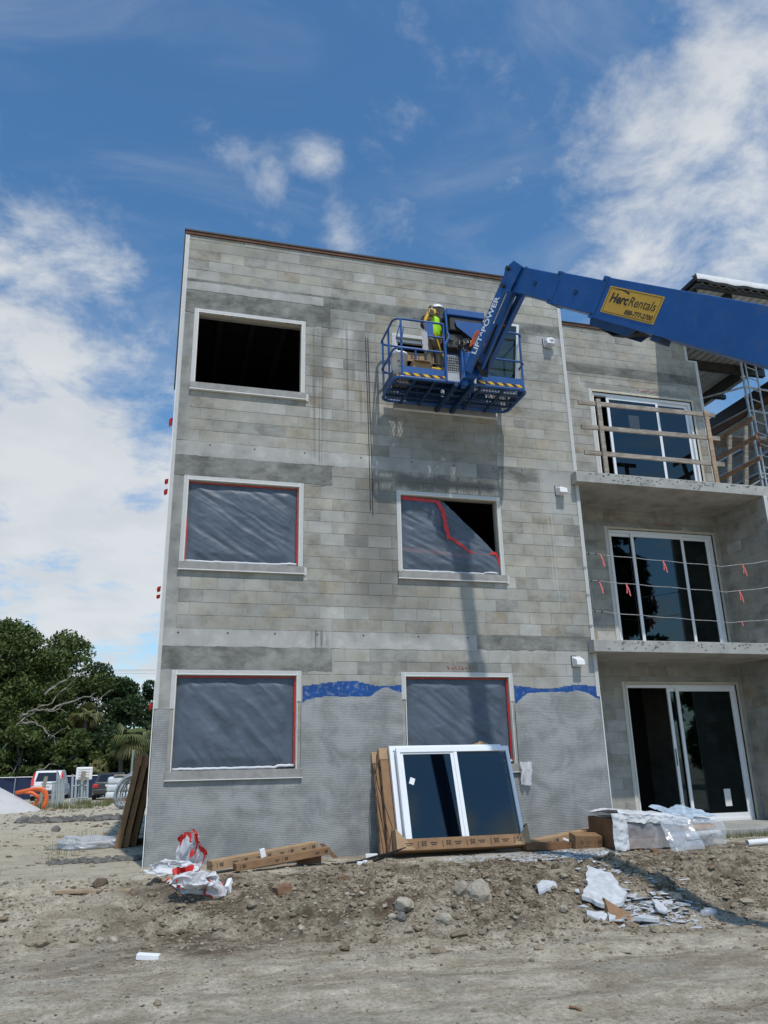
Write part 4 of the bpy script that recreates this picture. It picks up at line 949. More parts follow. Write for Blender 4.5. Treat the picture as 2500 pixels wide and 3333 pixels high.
def corner(cx, cy, z, a0, a1, r=.12, n=5): return [(cx+r*math.cos(math.radians(a0+(a1-a0)*k/n)), cy+r*math.sin(math.radians(a0+(a1-a0)*k/n)), z) for k in range(n+1)]
for z in (RZ, MZ):
    left = [(4.32, BY0, z)]+corner(BX0+.12, BY0+.12, z, 270, 180)+corner(BX0+.12, BY1-.12, z, 180, 90)+[(4.3, BY1, z)]
    rail(left); right = [(4.95, BY0, z)]+corner(BX1-.12, BY0+.12, z, 270, 360)+corner(BX1-.12, BY1-.12, z, 0, 90)+[(4.3, BY1, z)]
    rail(right)
for x, y in ((BX0+.12, BY0), (4.32, BY0), (BX1-.04, BY0+.05), (BX0+.02, BY1-.1), (BX0, (BY0+BY1)/2-.1), (BX1-.02, BY1-.1), (4.1, BY1), (5.1, BY1)):
    rail([(x, y, BZ+.02), (x, y, RZ)], 'guard_post')
m_ = MB(); m_.box((3.98, BY0-.012, 8.42), (4.13, BY0, 8.73)); m_.build('gate_plate', BLUE, lift, bevel=.01)
rail([(4.05, BY0, 8.44), (4.32, BY0, 8.44)], 'gate_rail')
rail([(3.55, BY0-.02, 8.63), (3.50, BY0-.03, 8.45), (3.46, BY0-.03, 8.30), (3.56, BY0-.03, 8.28), (3.60, BY0-.02, 8.55)], 'grab_handle', .011)
# control console
m_ = MB(); m_.box((4.38, BY0-.03, 8.90), (5.08, BY0+.20, 9.03)); m_.build('console_hood', BLUE, lift, bevel=.015)
m_ = MB(); m_.prism([(4.52, BY0-.035, 8.80), (5.08, BY0-.035, 8.80), (4.96, BY0-.035, 8.47), (4.86, BY0-.035, 8.45), (4.55, BY0-.035, 8.68)], (0, .012, 0)); m_.build('console_guard', BLUE, lift, bevel=.003)
m_ = MB(); m_.box((4.44, BY0+.0, 8.62), (5.04, BY0+.26, 8.895)); m_.build('control_box', BLACK, lift, bevel=.02)
m_ = MB(); m_.box((4.36, BY0+.05, 8.30), (4.70, BY0+.24, 8.60)); m_.build('console_case', STEELD, lift, bevel=.03)
rail([(4.37, BY0, 9.0), (4.375, BY0-.02, 8.55), (4.40, BY0-.05, 8.45), (4.32, BY0-.05, 8.30), (4.32, BY0-.02, BZ)], 'console_tube', .022)
m_ = MB(); m_.box((4.34, BY0-.015, BZ+.02), (4.56, BY0-.005, 8.12)); wp = m_.build('document_panel', mat('grey_panel', (.40, .42, .44), .5, var=.15), lift, bevel=.005)
gr = MB()
for k in range(6): x = 4.36+.036*k; gr.tube([(x, BY0-.03, 7.82), (x, BY0-.03, 8.10)], .0045, 5)
for k in range(7): z = 7.82+.045*k; gr.tube([(4.355, BY0-.03, z), (4.545, BY0-.03, z)], .0045, 5)
gr.build('wire_guard', BLACK, wp)
m_ = MB(); m_.box((4.57, BY0-.12, BZ-.09), (4.66, BY0+.02, 8.2)); m_.build('rotator_post', BLUE, lift, bevel=.01)
m_ = MB(); m_.tube([(4.70, BY0-.10, 7.72), (4.70, BY0-.10, 8.12)], .10, 16); m_.build('rotator', BLUE, lift, bevel=.01)
m_ = MB(); m_.prism([(4.55, BY0-.2, 7.62), (4.80, BY0-.2, 7.66), (4.83, BY0-.2, 7.95), (4.62, BY0-.2, 7.98)], (0, .2, 0)); m_.build('rotator_bracket', BLUE, lift, bevel=.01)
# hoses
rh = random.Random(5)
hs_ = MB(); ho_ = MB()
for k in range(14):
    c = Vector((4.66+rh.uniform(-.05, .10), BY0-.08+rh.uniform(-.05, .05), 8.26+rh.uniform(-.06, .06))); pts = []
    for i in range(9):
        a = i*math.pi/4+rh.random(); rr = rh.uniform(.06, .16); pts.append(c+Vector((math.cos(a)*rr*.9, rh.uniform(-.05, .05), math.sin(a)*rr)))
    hs_.tube(pts, .011, 5)
for k in range(5):
    o_ = .02*k; hs_.tube([J0+Vector((.02+o_, -.1, .35)), J0+Vector((.05+o_, -.12, .1)), J0+Vector((.16+o_, -.10, -.06)), J0+Vector((.26, -.08, .05+o_)), jt+off*.6+jd*1.1+Vector((o_, -.02, 0)), jt+off*.6+jd*.5+Vector((o_*.6, 0, 0)), jt+off*.5], .013, 6)
hs_.build('hydraulic_hose', BLACK, lift)
for k in range(3):
    o_ = .022*k; ho_.tube([Vector((4.72+o_, BY0-.14, 8.25)), Vector((4.80+o_, BY0-.16, 8.45)), Vector((4.86+o_, BY0-.18, 8.55))], .012, 6)
    ho_.tube([J0+Vector((.19+o_, -.08, .25)), J0+Vector((.24+o_, -.10, .60)), jt+off*.7+jd*.75+Vector((o_, -.05, 0))], .012, 6)
ho_.build('hydraulic_hose', HOSEO, lift)

# ---- things in the basket
# leaning glazed sash
p0 = Vector((4.98, -.62, BZ+.05)); 
ws = empty('glazing_unit', (5.35, -.5, BZ+.03), 'glazed white framed sash standing at the right end of the lift basket', 'window sash')
m_ = MB(); zb_, zt_ = BZ+.04, 8.96; x0_, x1_ = 4.92, 5.735; yb, yt = -.78, -.95
def sp_(x, z, o_=0): f = (z-zb_)/(zt_-zb_); return Vector((x+.05*f, yb+(yt-yb)*f+o_, z))
for a, b_, c, d in ((x0_, x0_+.04, zb_, zt_), (x1_-.05, x1_, zb_, zt_), (x0_+.04, x1_-.05, zt_-.04, zt_), (x0_+.04, x1_-.05, zb_, zb_+.05)):
    m_.prism([sp_(a, c), sp_(b_, c), sp_(b_, d), sp_(a, d)], (0, .045, 0))
m_.build('sash_frame', WHITEF, ws, bevel=.003)
m_ = MB(); m_.prism([sp_(x0_+.04, zb_+.05, .02), sp_(x1_-.05, zb_+.05, .02), sp_(x1_-.05, zt_-.04, .02), sp_(x0_+.04, zt_-.04, .02)], (0, .006, 0)); m_.build('pane', glass_mat('sash_glass', (.10, .14, .13), .22, .03, 1.7), ws)
# cardboard strip in the window behind
cb = MB(); cb.box((3.90, .14, 8.62), (4.55, .17, 8.80)); cbo = tag(cb.build('cardboard_strip', CARDL), 'cardboard strip with printed letters inside the top floor right window', 'cardboard')
text('ES |', .12, INK, cbo, (4.18, .137, 8.71), (1, 0, 0), (0, 0, 1), 'carton_print', off=.001)
# bucket
bu = MB(); c = Vector((3.62, -.68, BZ+.03)); n = 20; V = []; prof = [(0, 0), (.125, 0), (.145, .36), (.155, .36), (.155, .40), (.143, .40), (.138, .05), (0, .05)]
for r, z in prof:
    for k in range(n): a = 2*math.pi*k/n; V.append(c+Vector((r*math.cos(a), r*math.sin(a), z+.18)))
bu.add(V, [(j*n+k, j*n+(k+1) % n, (j+1)*n+(k+1) % n, (j+1)*n+k) for j in range(len(prof)-1) for k in range(n)])
buo = tag(bu.build('bucket', WHITEP, smooth=True), 'white plastic bucket at the left end of the lift basket', 'bucket')
sm = MB(); 
for dx, dz in ((-.05, .36), (.0, .33), (-.02, .27), (.03, .24)): sm.obox(c+Vector((dx, -.146, dz+.02)), (.022, 0, .008), (0, .002, 0), (-.004, 0, .01))
sm.build('bucket_mark', INK, buo)
bx2 = MB(); bx2.box((3.52, -.78, BZ+.03), (3.76, -.55, BZ+.205)); tag(bx2.build('carton', CARDL, bevel=.004), 'small tan box under the white bucket in the lift basket', 'box')
bx = MB(); bx.box((3.80, -.92, BZ+.20), (4.10, -.62, BZ+.42)); bo = tag(bx.build('cardboard_box', CARDL, bevel=.004), 'plain tan cardboard box beside the bucket in the lift basket', 'box')
m_ = MB(); m_.prism([(3.80, -.921, BZ+.42), (4.10, -.921, BZ+.42), (4.12, -.99, BZ+.37), (3.84, -.99, BZ+.37)], (0, .004, .003)); m_.build('flap', CARDL, bo)
b3 = MB(); b3.box((3.78, -.93, BZ+.03), (4.30, -.60, BZ+.195)); tag(b3.build('tool_case', STEELD, bevel=.01), 'dark tool case under the tan box and yellow tool in the basket', 'case')
tl = empty('power_tool', (4.2, -.85, BZ+.2), 'yellow and black cordless power tool lying beside the cardboard box', 'power tool')
m_ = MB(); m_.box((4.11, -.93, BZ+.215), (4.33, -.80, BZ+.32)); tb_ = m_.build('tool_body', YEL, tl, bevel=.02)
text('DEWALT', .05, INK, tb_, (4.215, -.932, BZ+.265), (1, 0, 0), (0, 0, 1), off=.001)
m_ = MB(); m_.tube([(4.33, -.86, BZ+.27), (4.36, -.86, BZ+.27)], .065, 12); m_.tube([(4.36, -.86, BZ+.27), (4.43, -.86, BZ+.27)], .045, 12); m_.build('tool_head', BLACK, tl, bevel=.004)
m_ = MB(); m_.tube([(4.12, -.88, BZ+.33), (4.15, -.88, BZ+.39), (4.22, -.88, BZ+.40), (4.29, -.88, BZ+.37), (4.31, -.88, BZ+.32)], .016, 8); m_.build('handle', BLACK, tl)

# ---- the worker
def skin(name, verts, edges, radii, m, parent, sub=1):
    org = ORG[parent.name]; me = bpy.data.meshes.new(name); me.from_pydata([tuple(Vector(v)-org) for v in verts], edges, []); me.materials.append(m)
    o = bpy.data.objects.new(name, me); col.objects.link(o); o.parent = parent; ORG[o.name] = org
    sk = o.modifiers.new('skin', 'SKIN'); sk.use_smooth_shade = True
    for i, r in enumerate(radii):
        d = me.skin_vertices[0].data[i]; d.radius = (r, r) if not isinstance(r, tuple) else r; d.use_root = (i == 0)
    ss = o.modifiers.new('sub', 'SUBSURF'); ss.levels = sub; ss.render_levels = sub
    return o
SKINM = mat('skin', (.32, .18, .11), .55); NAVY = mat('navy_cloth', (.02, .022, .03), .9, var=.3); HIVIS = mat('hivis_cloth', (.42, .85, .02), .7, var=.15, vscale=15); KHAKI = mat('khaki_cloth', (.20, .17, .13), .9, var=.25)
wx, wy, wf = 4.24, -.74, BZ+.03
pn = empty('person', (wx, wy, wf), 'worker in white hard hat and yellow-green vest standing in the lift basket', 'person')
V = [(wx, wy, wf+.90), (wx+.01, wy-.01, wf+1.08), (wx+.03, wy-.01, wf+1.28), (wx+.05, wy, wf+1.36), (wx+.075, wy+.015, wf+1.43), (wx+.09, wy+.03, wf+1.52),   # 0-5 pelvis..head
     (wx-.09, wy, wf+.84), (wx-.10, wy+.03, wf+.46), (wx-.10, wy, wf+.08), (wx-.11, wy-.08, wf+.035),                                                            # 6-9
     (wx+.09, wy, wf+.84), (wx+.10, wy+.04, wf+.46), (wx+.10, wy+.01, wf+.08), (wx+.11, wy-.07, wf+.035),
     (wx-.15, wy-.02, wf+1.30), (wx-.21, wy-.10, wf+1.08), (wx-.13, wy-.30, wf+1.18),                                                                             # 14-16 left arm raised towards the rail
     (wx+.21, wy+.01, wf+1.29), (wx+.28, wy+.03, wf+1.02), (wx+.22, wy-.16, wf+.86)]
Eg = [(0, 1), (1, 2), (2, 3), (3, 4), (4, 5), (0, 6), (6, 7), (7, 8), (8, 9), (0, 10), (10, 11), (11, 12), (12, 13), (2, 14), (14, 15), (15, 16), (2, 17), (17, 18), (18, 19)]
Rr_ = [(.15, .11), (.14, .10), (.16, .11), (.06, .06), (.055, .06), (.085, .10), .085, .06, .045, .04, .085, .06, .045, .04, .062, .045, .036, .062, .045, .036]
skin('body', V, Eg, Rr_, SKINM, pn, 2)
def grow(sel, edges, rr, name, m): return skin(name, [V[i] if isinstance(i, int) else i for i in sel], edges, rr, m, pn, 2)
grow([0, 1, 2, (wx+.04, wy, wf+1.33), 14, 15, (wx-.15, wy-.25, wf+1.155), 17, 18, (wx+.23, wy-.12, wf+.89)], [(0, 1), (1, 2), (2, 3), (2, 4), (4, 5), (5, 6), (2, 7), (7, 8), (8, 9)], [(.17, .13), (.17, .13), (.19, .135), (.08, .08), .084, .066, .054, .084, .066, .054], 'shirt', NAVY)
grow([(wx, wy, wf+.86), 1, (wx+.025, wy-.01, wf+1.24), (wx+.045, wy, wf+1.335)], [(0, 1), (1, 2), (2, 3)], [(.20, .155), (.20, .15), (.215, .155), (.13, .11)], 'vest', HIVIS)
grow([0, 6, 7, (wx-.10, wy, wf+.12), 10, 11, (wx+.10, wy+.01, wf+.12)], [(0, 1), (1, 2), (2, 3), (0, 4), (4, 5), (5, 6)], [(.155, .12), .098, .075, .06, .098, .075, .06], 'trousers', KHAKI)
for s_ in (-.105, .105):
    m_ = MB(); m_.obox((wx+s_, wy-.04, wf+.045), (.05, 0, 0), (0, .135, 0), (0, 0, .045)); m_.build('boot', BLACK, pn, bevel=.03)
hp = Vector((wx+.09, wy+.03, wf+1.46))
m_ = MB(); n = 18; V2 = []
for j in range(7):
    a = j/6*math.pi/2; r = .135*math.cos(a)
    for k in range(n): V2.append(hp+Vector((r*math.cos(2*math.pi*k/n), r*1.15*math.sin(2*math.pi*k/n), .055+.125*math.sin(a))))
for k in range(n): V2.append(hp+Vector((.155*math.cos(2*math.pi*k/n), .185*math.sin(2*math.pi*k/n), .050)))
fs = [(j*n+k, j*n+(k+1) % n, (j+1)*n+(k+1) % n, (j+1)*n+k) for j in range(6) for k in range(n)]+[(7*n+k, 7*n+(k+1) % n, (k+1) % n, k) for k in range(n)]
m_.add(V2, fs); m_.build('hard_hat', WHITEP, pn, smooth=True)
ft = MB(); ft.obox(hp+Vector((-.02, -.115, -.045)), (.012, 0, 0), (0, .018, 0), (0, 0, .022)); ft.build('nose', SKINM, pn, bevel=.008)
fy = MB(); [fy.obox(hp+Vector((dx, -.098, -.02)), (.013, 0, 0), (0, .004, 0), (0, 0, .006)) for dx in (-.055, .015)]; fy.build('eyes', BLACK, pn)
hstrap = MB()
hstrap.tube([(wx-.12, wy-.16, wf+1.02), (wx-.02, wy-.17, wf+.90), (wx+.06, wy-.17, wf+.62), (wx+.14, wy-.2, wf+.42)], .014, 6); hstrap.tube([(wx-.15, wy-.14, wf+.95), (wx+.10, wy-.16, wf+.84)], .014, 6)
hstrap.build('harness_strap', YEL, pn)
def hand(base, fwd, up, name, parent, m, s=1.0):
    base, fwd, up = Vector(base), Vector(fwd).normalized(), Vector(up).normalized(); sd = fwd.cross(up).normalized()
    VV = [base, base+fwd*.04*s, base+fwd*.085*s]; EE = [(0, 1), (1, 2)]; RR_ = [(.028, .02), (.036, .016), (.036, .014)]
    for i, (o_, l) in enumerate(((-.030, .07), (-.010, .08), (.010, .075), (.030, .058))):
        a = len(VV); VV += [base+fwd*.09*s+sd*o_*s, base+fwd*(.09+l*.5)*s+sd*o_*s-up*.012*s, base+fwd*(.09+l*.7)*s+sd*o_*s-up*.045*s]; EE += [(2, a), (a, a+1), (a+1, a+2)]; RR_ += [.010, .009, .008]
    a = len(VV); VV += [base+fwd*.035*s+sd*-.045*s, base+fwd*.07*s+sd*-.06*s-up*.02*s]; EE += [(1, a), (a, a+1)]; RR_ += [.012, .010]
    return skin(name, VV, EE, RR_, m, parent, 1)
GLOVE = mat('work_glove', (.10, .10, .10), .8)
hand((wx-.13, wy-.30, wf+1.18), (.05, -.35, .9), (.2, -1, 0), 'hand', pn, GLOVE); hand((wx+.22, wy-.16, wf+.86), (0, -.9, -.3), (0, 0, 1), 'hand', pn, GLOVE)
# tool held at the rail
ht = empty('suction_lifter', (4.03, -.90, 8.80), 'yellow hand tool with black cap held up above the basket rail', 'hand tool')
q = lambda x, z: Vector((x, -.96, z))
m_ = MB(); m_.tube([q(4.04, 8.63), q(4.02, 8.72), q(4.035, 8.82), q(4.08, 8.92), q(4.13, 9.0)], .032, 8); m_.build('tool_arm', YEL, ht, smooth=True)
m_ = MB(); m_.tube([q(4.15, 8.98)+Vector((0, .03, 0)), q(4.17, 9.10)+Vector((0, .03, 0))], .075, 14, r2=.055); m_.build('tool_cap', BLACK, ht, bevel=.02)
m_ = MB(); m_.obox(q(4.15, 8.97), (.07, 0, .0), (0, .05, 0), (0, 0, .05)); m_.build('tool_housing', YEL, ht, bevel=.02)
# rag over rail
m_ = MB(); n = 7; V = []
for j in range(10):
    for k in range(n): V.append((3.90+.10*k/(n-1)+.03*j/9+.008*rh.uniform(-1, 1), -1.07-.02*math.sin(k*2.1+j*.5), 8.52-.36*j/9-(.02 if k % 2 else 0)))
m_.add(V, [(j*n+k, j*n+k+1, (j+1)*n+k+1, (j+1)*n+k) for j in range(9) for k in range(n-1)])
tag(m_.build('rag', mat('grey_rag', (.45, .44, .46), .9), smooth=True), 'pale rag hanging over the basket rail beside the worker', 'rag')

# ------------------------------------------------------------------ timber guard on the top balcony
tg = empty('timber_guardrail', (9, -.1, F3), 'rough timber guardrail along the front of the top balcony', 'guardrail')
for zc, x0_, x1_, dz, m in ((8.00, 7.29, 10.29, .03, WOODG), (7.50, 7.30, 10.32, .03, WOODG), (6.985, 7.31, 10.33, 0, WOODG)):
    MB().beam((x0_, -.13, zc), (x1_, -.13, zc+dz), .038, .088, up=(0, 0, 1)).build('rail', m, tg, bevel=.003)
MB().beam((7.70, -.165, F3), (7.695, -.165, 8.09), .088, .038, up=(0, 1, 0)).build('post', WOODG, tg, bevel=.003)
MB().beam((10.07, -.165, F3), (10.065, -.165, 8.09), .088, .038, up=(0, 1, 0)).build('post', WOODB, tg, bevel=.003)
tg2 = empty('timber_guardrail', (11.4, .6, F3), 'brown timber side guardrail at the right end of the top balcony', 'guardrail')
for z in (8.12, 7.71, 7.25): MB().beam((11.3, -.04, z), (11.3, 1.30, z), .038, .088).build('rail', WOODR, tg2, bevel=.003)
for y0_, y1_ in ((1.12, .75), (.60, .26)): MB().beam((11.345, y0_, F3), (11.345, y1_, 8.08), .05, .09, up=(1, 0, 0)).build('post', WOODG, tg2, bevel=.003)

# safety wires on the middle balcony
ribs = {0: (7.385, 8.641, 10.332), 1: (7.301, 7.83, 10.163), 2: (10.096,)}
wl = ['upper', 'middle', 'lowest']
for i, (z0, zm, z1) in enumerate(((5.05, 4.93, 5.10), (4.56, 4.45, 4.60), (4.02, 3.89, 4.0))):
    c = MB(); pts = [(7.12+(11.05-7.12)*t/20, -.15, (z0+(zm-z0)*min(1, (t/14)**.8) if t < 14 else zm+(z1-zm)*((t-14)/6)**1.2)+.006*math.sin(t*1.7)) for t in range(21)]
    c.tube(pts, .0065, 5); o = tag(c.build('safety_cable', GALV), '%s of the three sagging wires strung across the middle balcony' % wl[i], 'safety wire', 'wires across the middle balcony')
    for x, dx in ((7.16, 0), (7.30, .0)):
        MB().obox((x, -.15, z0-.008), (.014, 0, 0), (0, .012, 0), (0, 0, .016)).build('cable_clip', STEELD, o, bevel=.003)
    for k, x in enumerate(ribs[i]):
        t = (x-7.12)/(11.05-7.12)*20; zc = (z0+(zm-z0)*min(1, (t/14)**.8) if t < 14 else zm+(z1-zm)*((t-14)/6)**1.2)
        m_ = MB(); L_ = .22 if i < 2 else .08
        for sgn, ll in ((.3, 1), (-.05+.25*(k == 0), .8)):
            a = Vector((x, -.157, zc+.01)); b_ = Vector((x+sgn*.22*L_/.22*.8, -.17, zc-L_*ll)); w_ = Vector((.014, .006, 0))
            mid_ = a.lerp(b_, .5)+Vector((.006, -.012, 0)); m_.add([a-w_, a+w_, mid_+w_*1.1, mid_-w_*1.1, b_+w_*1.2, b_-w_*1.2], [(0, 1, 2, 3), (3, 2, 4, 5)])
        where = {0: ['left end', 'middle', 'right end'], 1: ['left end', 'left half', 'right end'], 2: ['right end']}[i][k]
        tag(m_.build('ribbon', PINK), 'pink ribbon tied to the %s of the %s balcony wire' % (where, wl[i]), 'ribbon', 'pink ribbons on the balcony wires')

# red tabs at the building's left edge
for k, (u, v, hh_, lab) in enumerate(((570, 1375, .17, 'highest of'), (556, 1568, .10, 'second from top among'), (554, 1602, .11, 'third from top among'), (530, 1918, .10, 'fourth from top among'), (529, 1942, .07, 'fifth from top among'), (500, 2300, .11, 'lowest of'))):
    p = aty(u, v, .15); m_ = MB(); x = -.03
    m_.prism([(x, .15, p.z+hh_/2), (x-.05, .13, p.z+hh_*.3), (x-.06, .15, p.z-hh_*.1), (x-.045, .17, p.z-hh_/2), (x-.005, .15, p.z-hh_*.3)], (0, .006, 0))
    tag(m_.build('red_tab', REDT), lab+' the small red tabs sticking out at the left corner', 'tape tab', 'red tabs on the left corner')

# ------------------------------------------------------------------ canopy, scaffold and rear wing
cp = empty('metal_canopy', (12.3, 2.2, 10.9), 'corrugated metal deck canopy on dark steel beams above the top balcony', 'canopy')
DX0, DX1, DY0, DY1, DZ = 10.30, 14.35, -.25, 5.0, 11.0
m_ = MB(); x = DX0; V = []; xs_ = []
while x < 18.0: xs_ += [(x, 0), (x+.09, 0), (x+.12, .05), (x+.17, .05)]; x += .2
n = len(xs_); 
GALVD = mat('deck_galvanised', (.55, .57, .56), .4, metal=.35, var=.2, vscale=3)
def deckbuild(xa, xb, ya, yb, parent):
    pp = [(a, b_) for a, b_ in xs_ if xa <= a <= xb]; V = []; n = len(pp)
    for a, b_ in pp: V += [(a, ya, DZ+b_), (a, yb, DZ+b_)]
    m_ = MB(); m_.add(V, [(2*i, 2*i+2, 2*i+3, 2*i+1) for i in range(n-1)]); return m_.build('metal_deck', GALVD, parent)
deckbuild(DX0, DX1, DY0, DY1, cp)
for a, b_, w_, h_ in (((DX0-.02, 2.62, DZ-.12), (DX1, 2.62, DZ-.12), .12, .22), ((DX0-.02, DY0+.05, DZ-.03), (DX1, DY0+.05, DZ-.03), .07, .08), ((13.75, DY0+.15, DZ-.13), (13.75, DY1, DZ-.13), .14, .22), ((10.36, DY0+.15, DZ-.06), (10.36, DY1-.1, DZ-.06), .08, .12), ((13.75, 4.05, DZ-.10), (14.32, 4.05, DZ-.10), .1, .12), ((11.2, DY0+.15, DZ-.06), (11.2, 2.5, DZ-.06), .16, .10)):
    m_ = MB(); m_.beam(a, b_, w_, h_); m_.build('steel_beam', STEELD, cp, bevel=.004)
m_ = MB(); m_.beam((11.45, 2.62, F3), (11.45, 2.62, DZ-.23), .12, .12, up=(0, 1, 0)); m_.build('steel_post', STEELD, cp)
m_ = MB(); V = []; n = 40
for k in range(n+1):
    x = DX0-.03+(DX1+.03-DX0)*k/n; dz = .05*math.sin(k*.9)*math.sin(k*.37+1); bulge = .0
    V += [(x, DY0-.06, DZ+.02+dz*.6-.02), (x, DY0-.075, DZ+.06+dz*.5), (x, DY0-.07, DZ+.20), (x, DY0+.1, DZ+.215)]
m_.add(V, [(4*k+j, 4*k+4+j, 4*k+5+j, 4*k+1+j) for k in range(n) for j in range(3)]); 
for i in range(len(m_.mi)): m_.mi[i] = 1 if i % 3 == 0 else 0
m_.build('roof_membrane_edge', [mat('white_membrane', (.62, .62, .62), .6, var=.08), M_MEMB], cp, smooth=True)
m_ = MB(); m_.box((DX0-.05, DY0-.05, DZ+.052), (DX1, DY1, DZ+.14)); m_.build('roof_board', M_MEMB, cp)

sf = empty('scaffold', (12.85, 1.6, F3), 'grey tube scaffold with ladder frame standing on the right of the top balcony', 'scaffold')
y = 1.5
def stube(p, q, r, name, m=GALV): return MB().tube([p, q], r, 8).build(name, m, sf)
stube((12.65, y, F3), (12.67, y, 10.55), .030, 'standard')
for k in range(8):
    z = 7.0+.5*k; MB().tube([(12.66, y, z-.03), (12.66, y, z+.03)], .05, 8).build('coupler', GALV, sf)
lf = stube((12.76, y, F3), (12.79, y, 10.5), .021, 'ladder_stile'); stube((13.05, y, F3), (13.07, y, 10.5), .021, 'ladder_stile')
for k in range(13): z = 6.9+.28*k; stube((12.775, y, z+.04), (13.06, y, z-.04), .013, 'rung')
m_ = MB(); m_.tube([(12.775, y, 8.25), (12.78, y, 8.6)], .024, 8); m_.tube([(13.06, y, 8.25), (13.062, y, 8.6)], .024, 8); m_.build('red_sleeve', mat('red_paint', (.35, .05, .03), .6, var=.3), sf)
for z in (9.75, 9.15, 8.50, 7.60, 7.2): stube((12.66, y, z), (14.3, y+.1, z), .024, 'ledger')
stube((12.66, y, 9.75), (11.2, 3.3, 9.75), .024, 'brace'); stube((12.66, y, 7.45), (11.4, 2.4, 6.7), .02, 'brace'); stube((12.66, y, 9.2), (11.9, 3.6, 8.9), .02, 'brace')
for x, yy in ((14.3, 1.6), (12.66, 3.0)): stube((x, yy, F3), (x, yy, 10.4), .024, 'standard')
for k in range(3): m_ = MB(); m_.beam((12.66, 3.0-.22*k, 8.95-.001*k), (14.3, 3.0-.22*k, 8.95), .2, .04); m_.build('plank', WOODG, sf)

rwg = empty('rear_block_wing', (14.8, 8, 0), 'shaded rear wing with black roof edge behind the scaffold', 'building')
m_ = MB(); m_.box((14.62, 2.2, 0), (14.9, 22, 10.42)); m_.build('wall', M_MORTAR, rwg)
V = []; Fq = []; TT = []
BV, BF, BT = [], [], []
addblocks(courses(7.0, 10.2, 2.2, 12.0, 0), 0, lambda v: (14.60+v[1], v[0], v[2])); wb = npmesh('block_courses', BV, BF, M_BLOCKA, rwg, attr=BT); wb['kind'] = 'stuff'
m_ = MB(); m_.box((14.52, 2.15, 10.40), (15.0, 22, 10.72)); m_.build('roof_edge', M_MEMB, rwg)
m_ = MB(); m_.box((14.56, 2.15, 10.22), (14.61, 22, 10.40)); m_.build('roof_nailer', M_FASC, rwg)
for k in range(6): MB().box((14.52, 2.3, 9.35-.42*k), (14.59, 12, 9.41-.42*k)).build('girt', GALV, rwg)

# ------------------------------------------------------------------ helpers for things lying on the ground
def ong(u, v):
    d = ray(u, v); t = np.concatenate([np.arange(3, 22, .02), np.arange(22, 90, .1)]); Q = CAM+d*t[:, None]
    k = np.argmax(Q[:, 2] < gz(Q[:, 0], Q[:, 1])); return Vector(Q[k])
def cL(a, b): return (a/1.3272, 2700+b/1.3272)
def cR(a, b): return (1250+a/1.3272, 2700+b/1.3272)
def c7(a, b): return (450+a/2.074, 2150+b/2.074)
def c10(a, b): return (1150+a/2.765, 2380+b/2.765)
def c11(a, b): return (1650+a/1.952, 2550+b/1.952)
def c13(a, b): return (50+a/3.253, 2450+b/3.253)
def c12(a, b): return (a/2.457, 1950+b/2.457)
def snap(o, sink=.01):
    pass

# ------------------------------------------------------------------ windows leaning against the wall
LU = Vector((0, .30, .954)).normalized(); LN = Vector((0, -LU.z, LU.y))       # up the leaning plane, outward normal
def lp(x, h, n): return Vector((x, -.40, .36))+LU*h+LN*n+Vector((0, 0, 0))
def lean_box(mb, x0, x1, h0, h1, n0, n1, mi=0, skew=0.0):
    vs = [lp(x+skew*h, h, n) for n in (n0, n1) for (x, h) in ((x0, h0), (x1, h0), (x1, h1), (x0, h1))]
    mb.add(vs, [(0, 1, 2, 3), (7, 6, 5, 4), (0, 4, 5, 1), (1, 5, 6, 2), (2, 6, 7, 3), (3, 7, 4, 0)], mi)
def carton_lean(x0, x1, n0, th, h, label):
    e = empty('window_carton', lp((x0+x1)/2, 0, n0+th/2), label, 'carton', 'cartons leaning behind the white window')
    m_ = MB(); lean_box(m_, x0, x1, 0, h, n0, n0+th); c = m_.build('carton_body', CARD, e, bevel=.006)
    m_ = MB(); lean_box(m_, x0-.012, x0+.12, h-.16, h+.012, n0-.006, n0+th+.006); m_.build('end_cap', CARDL, e, bevel=.006)
    m_ = MB(); lean_box(m_, x0-.010, x0+.10, -.0, .16, n0-.005, n0+th+.005); m_.build('end_cap', CARD, e, bevel=.006)
    for hh_ in (.35, .62, .90, 1.18): text('SE', .085, INK, c, lp(x0-.003, hh_, n0+th/2), -LU, LN*-1 if False else LN, 'carton_print', off=.001)
    return e
carton_lean(3.205, 4.98, .00, .085, 1.44, 'brown window carton leaning nearest to the wall behind the white window')
carton_lean(3.29, 5.02, .095, .10, 1.46, 'brown window carton with torn top leaning just behind the white window frames')
m_ = MB(); m_.prism([lp(4.7, 1.47, .1), lp(5.05, 1.46, .1), lp(5.06, 1.53, .08), lp(4.9, 1.56, .1), lp(4.72, 1.50, .12)], LN*.02); m_.prism([lp(4.86, 1.50, .15), lp(5.08, 1.48, .15), lp(5.07, 1.54, .14), lp(4.93, 1.57, .15)], LN*.015)
tag(m_.build('cardboard_flap', CARDL), 'torn cardboard flap poking up above the leaning white window', 'cardboard')
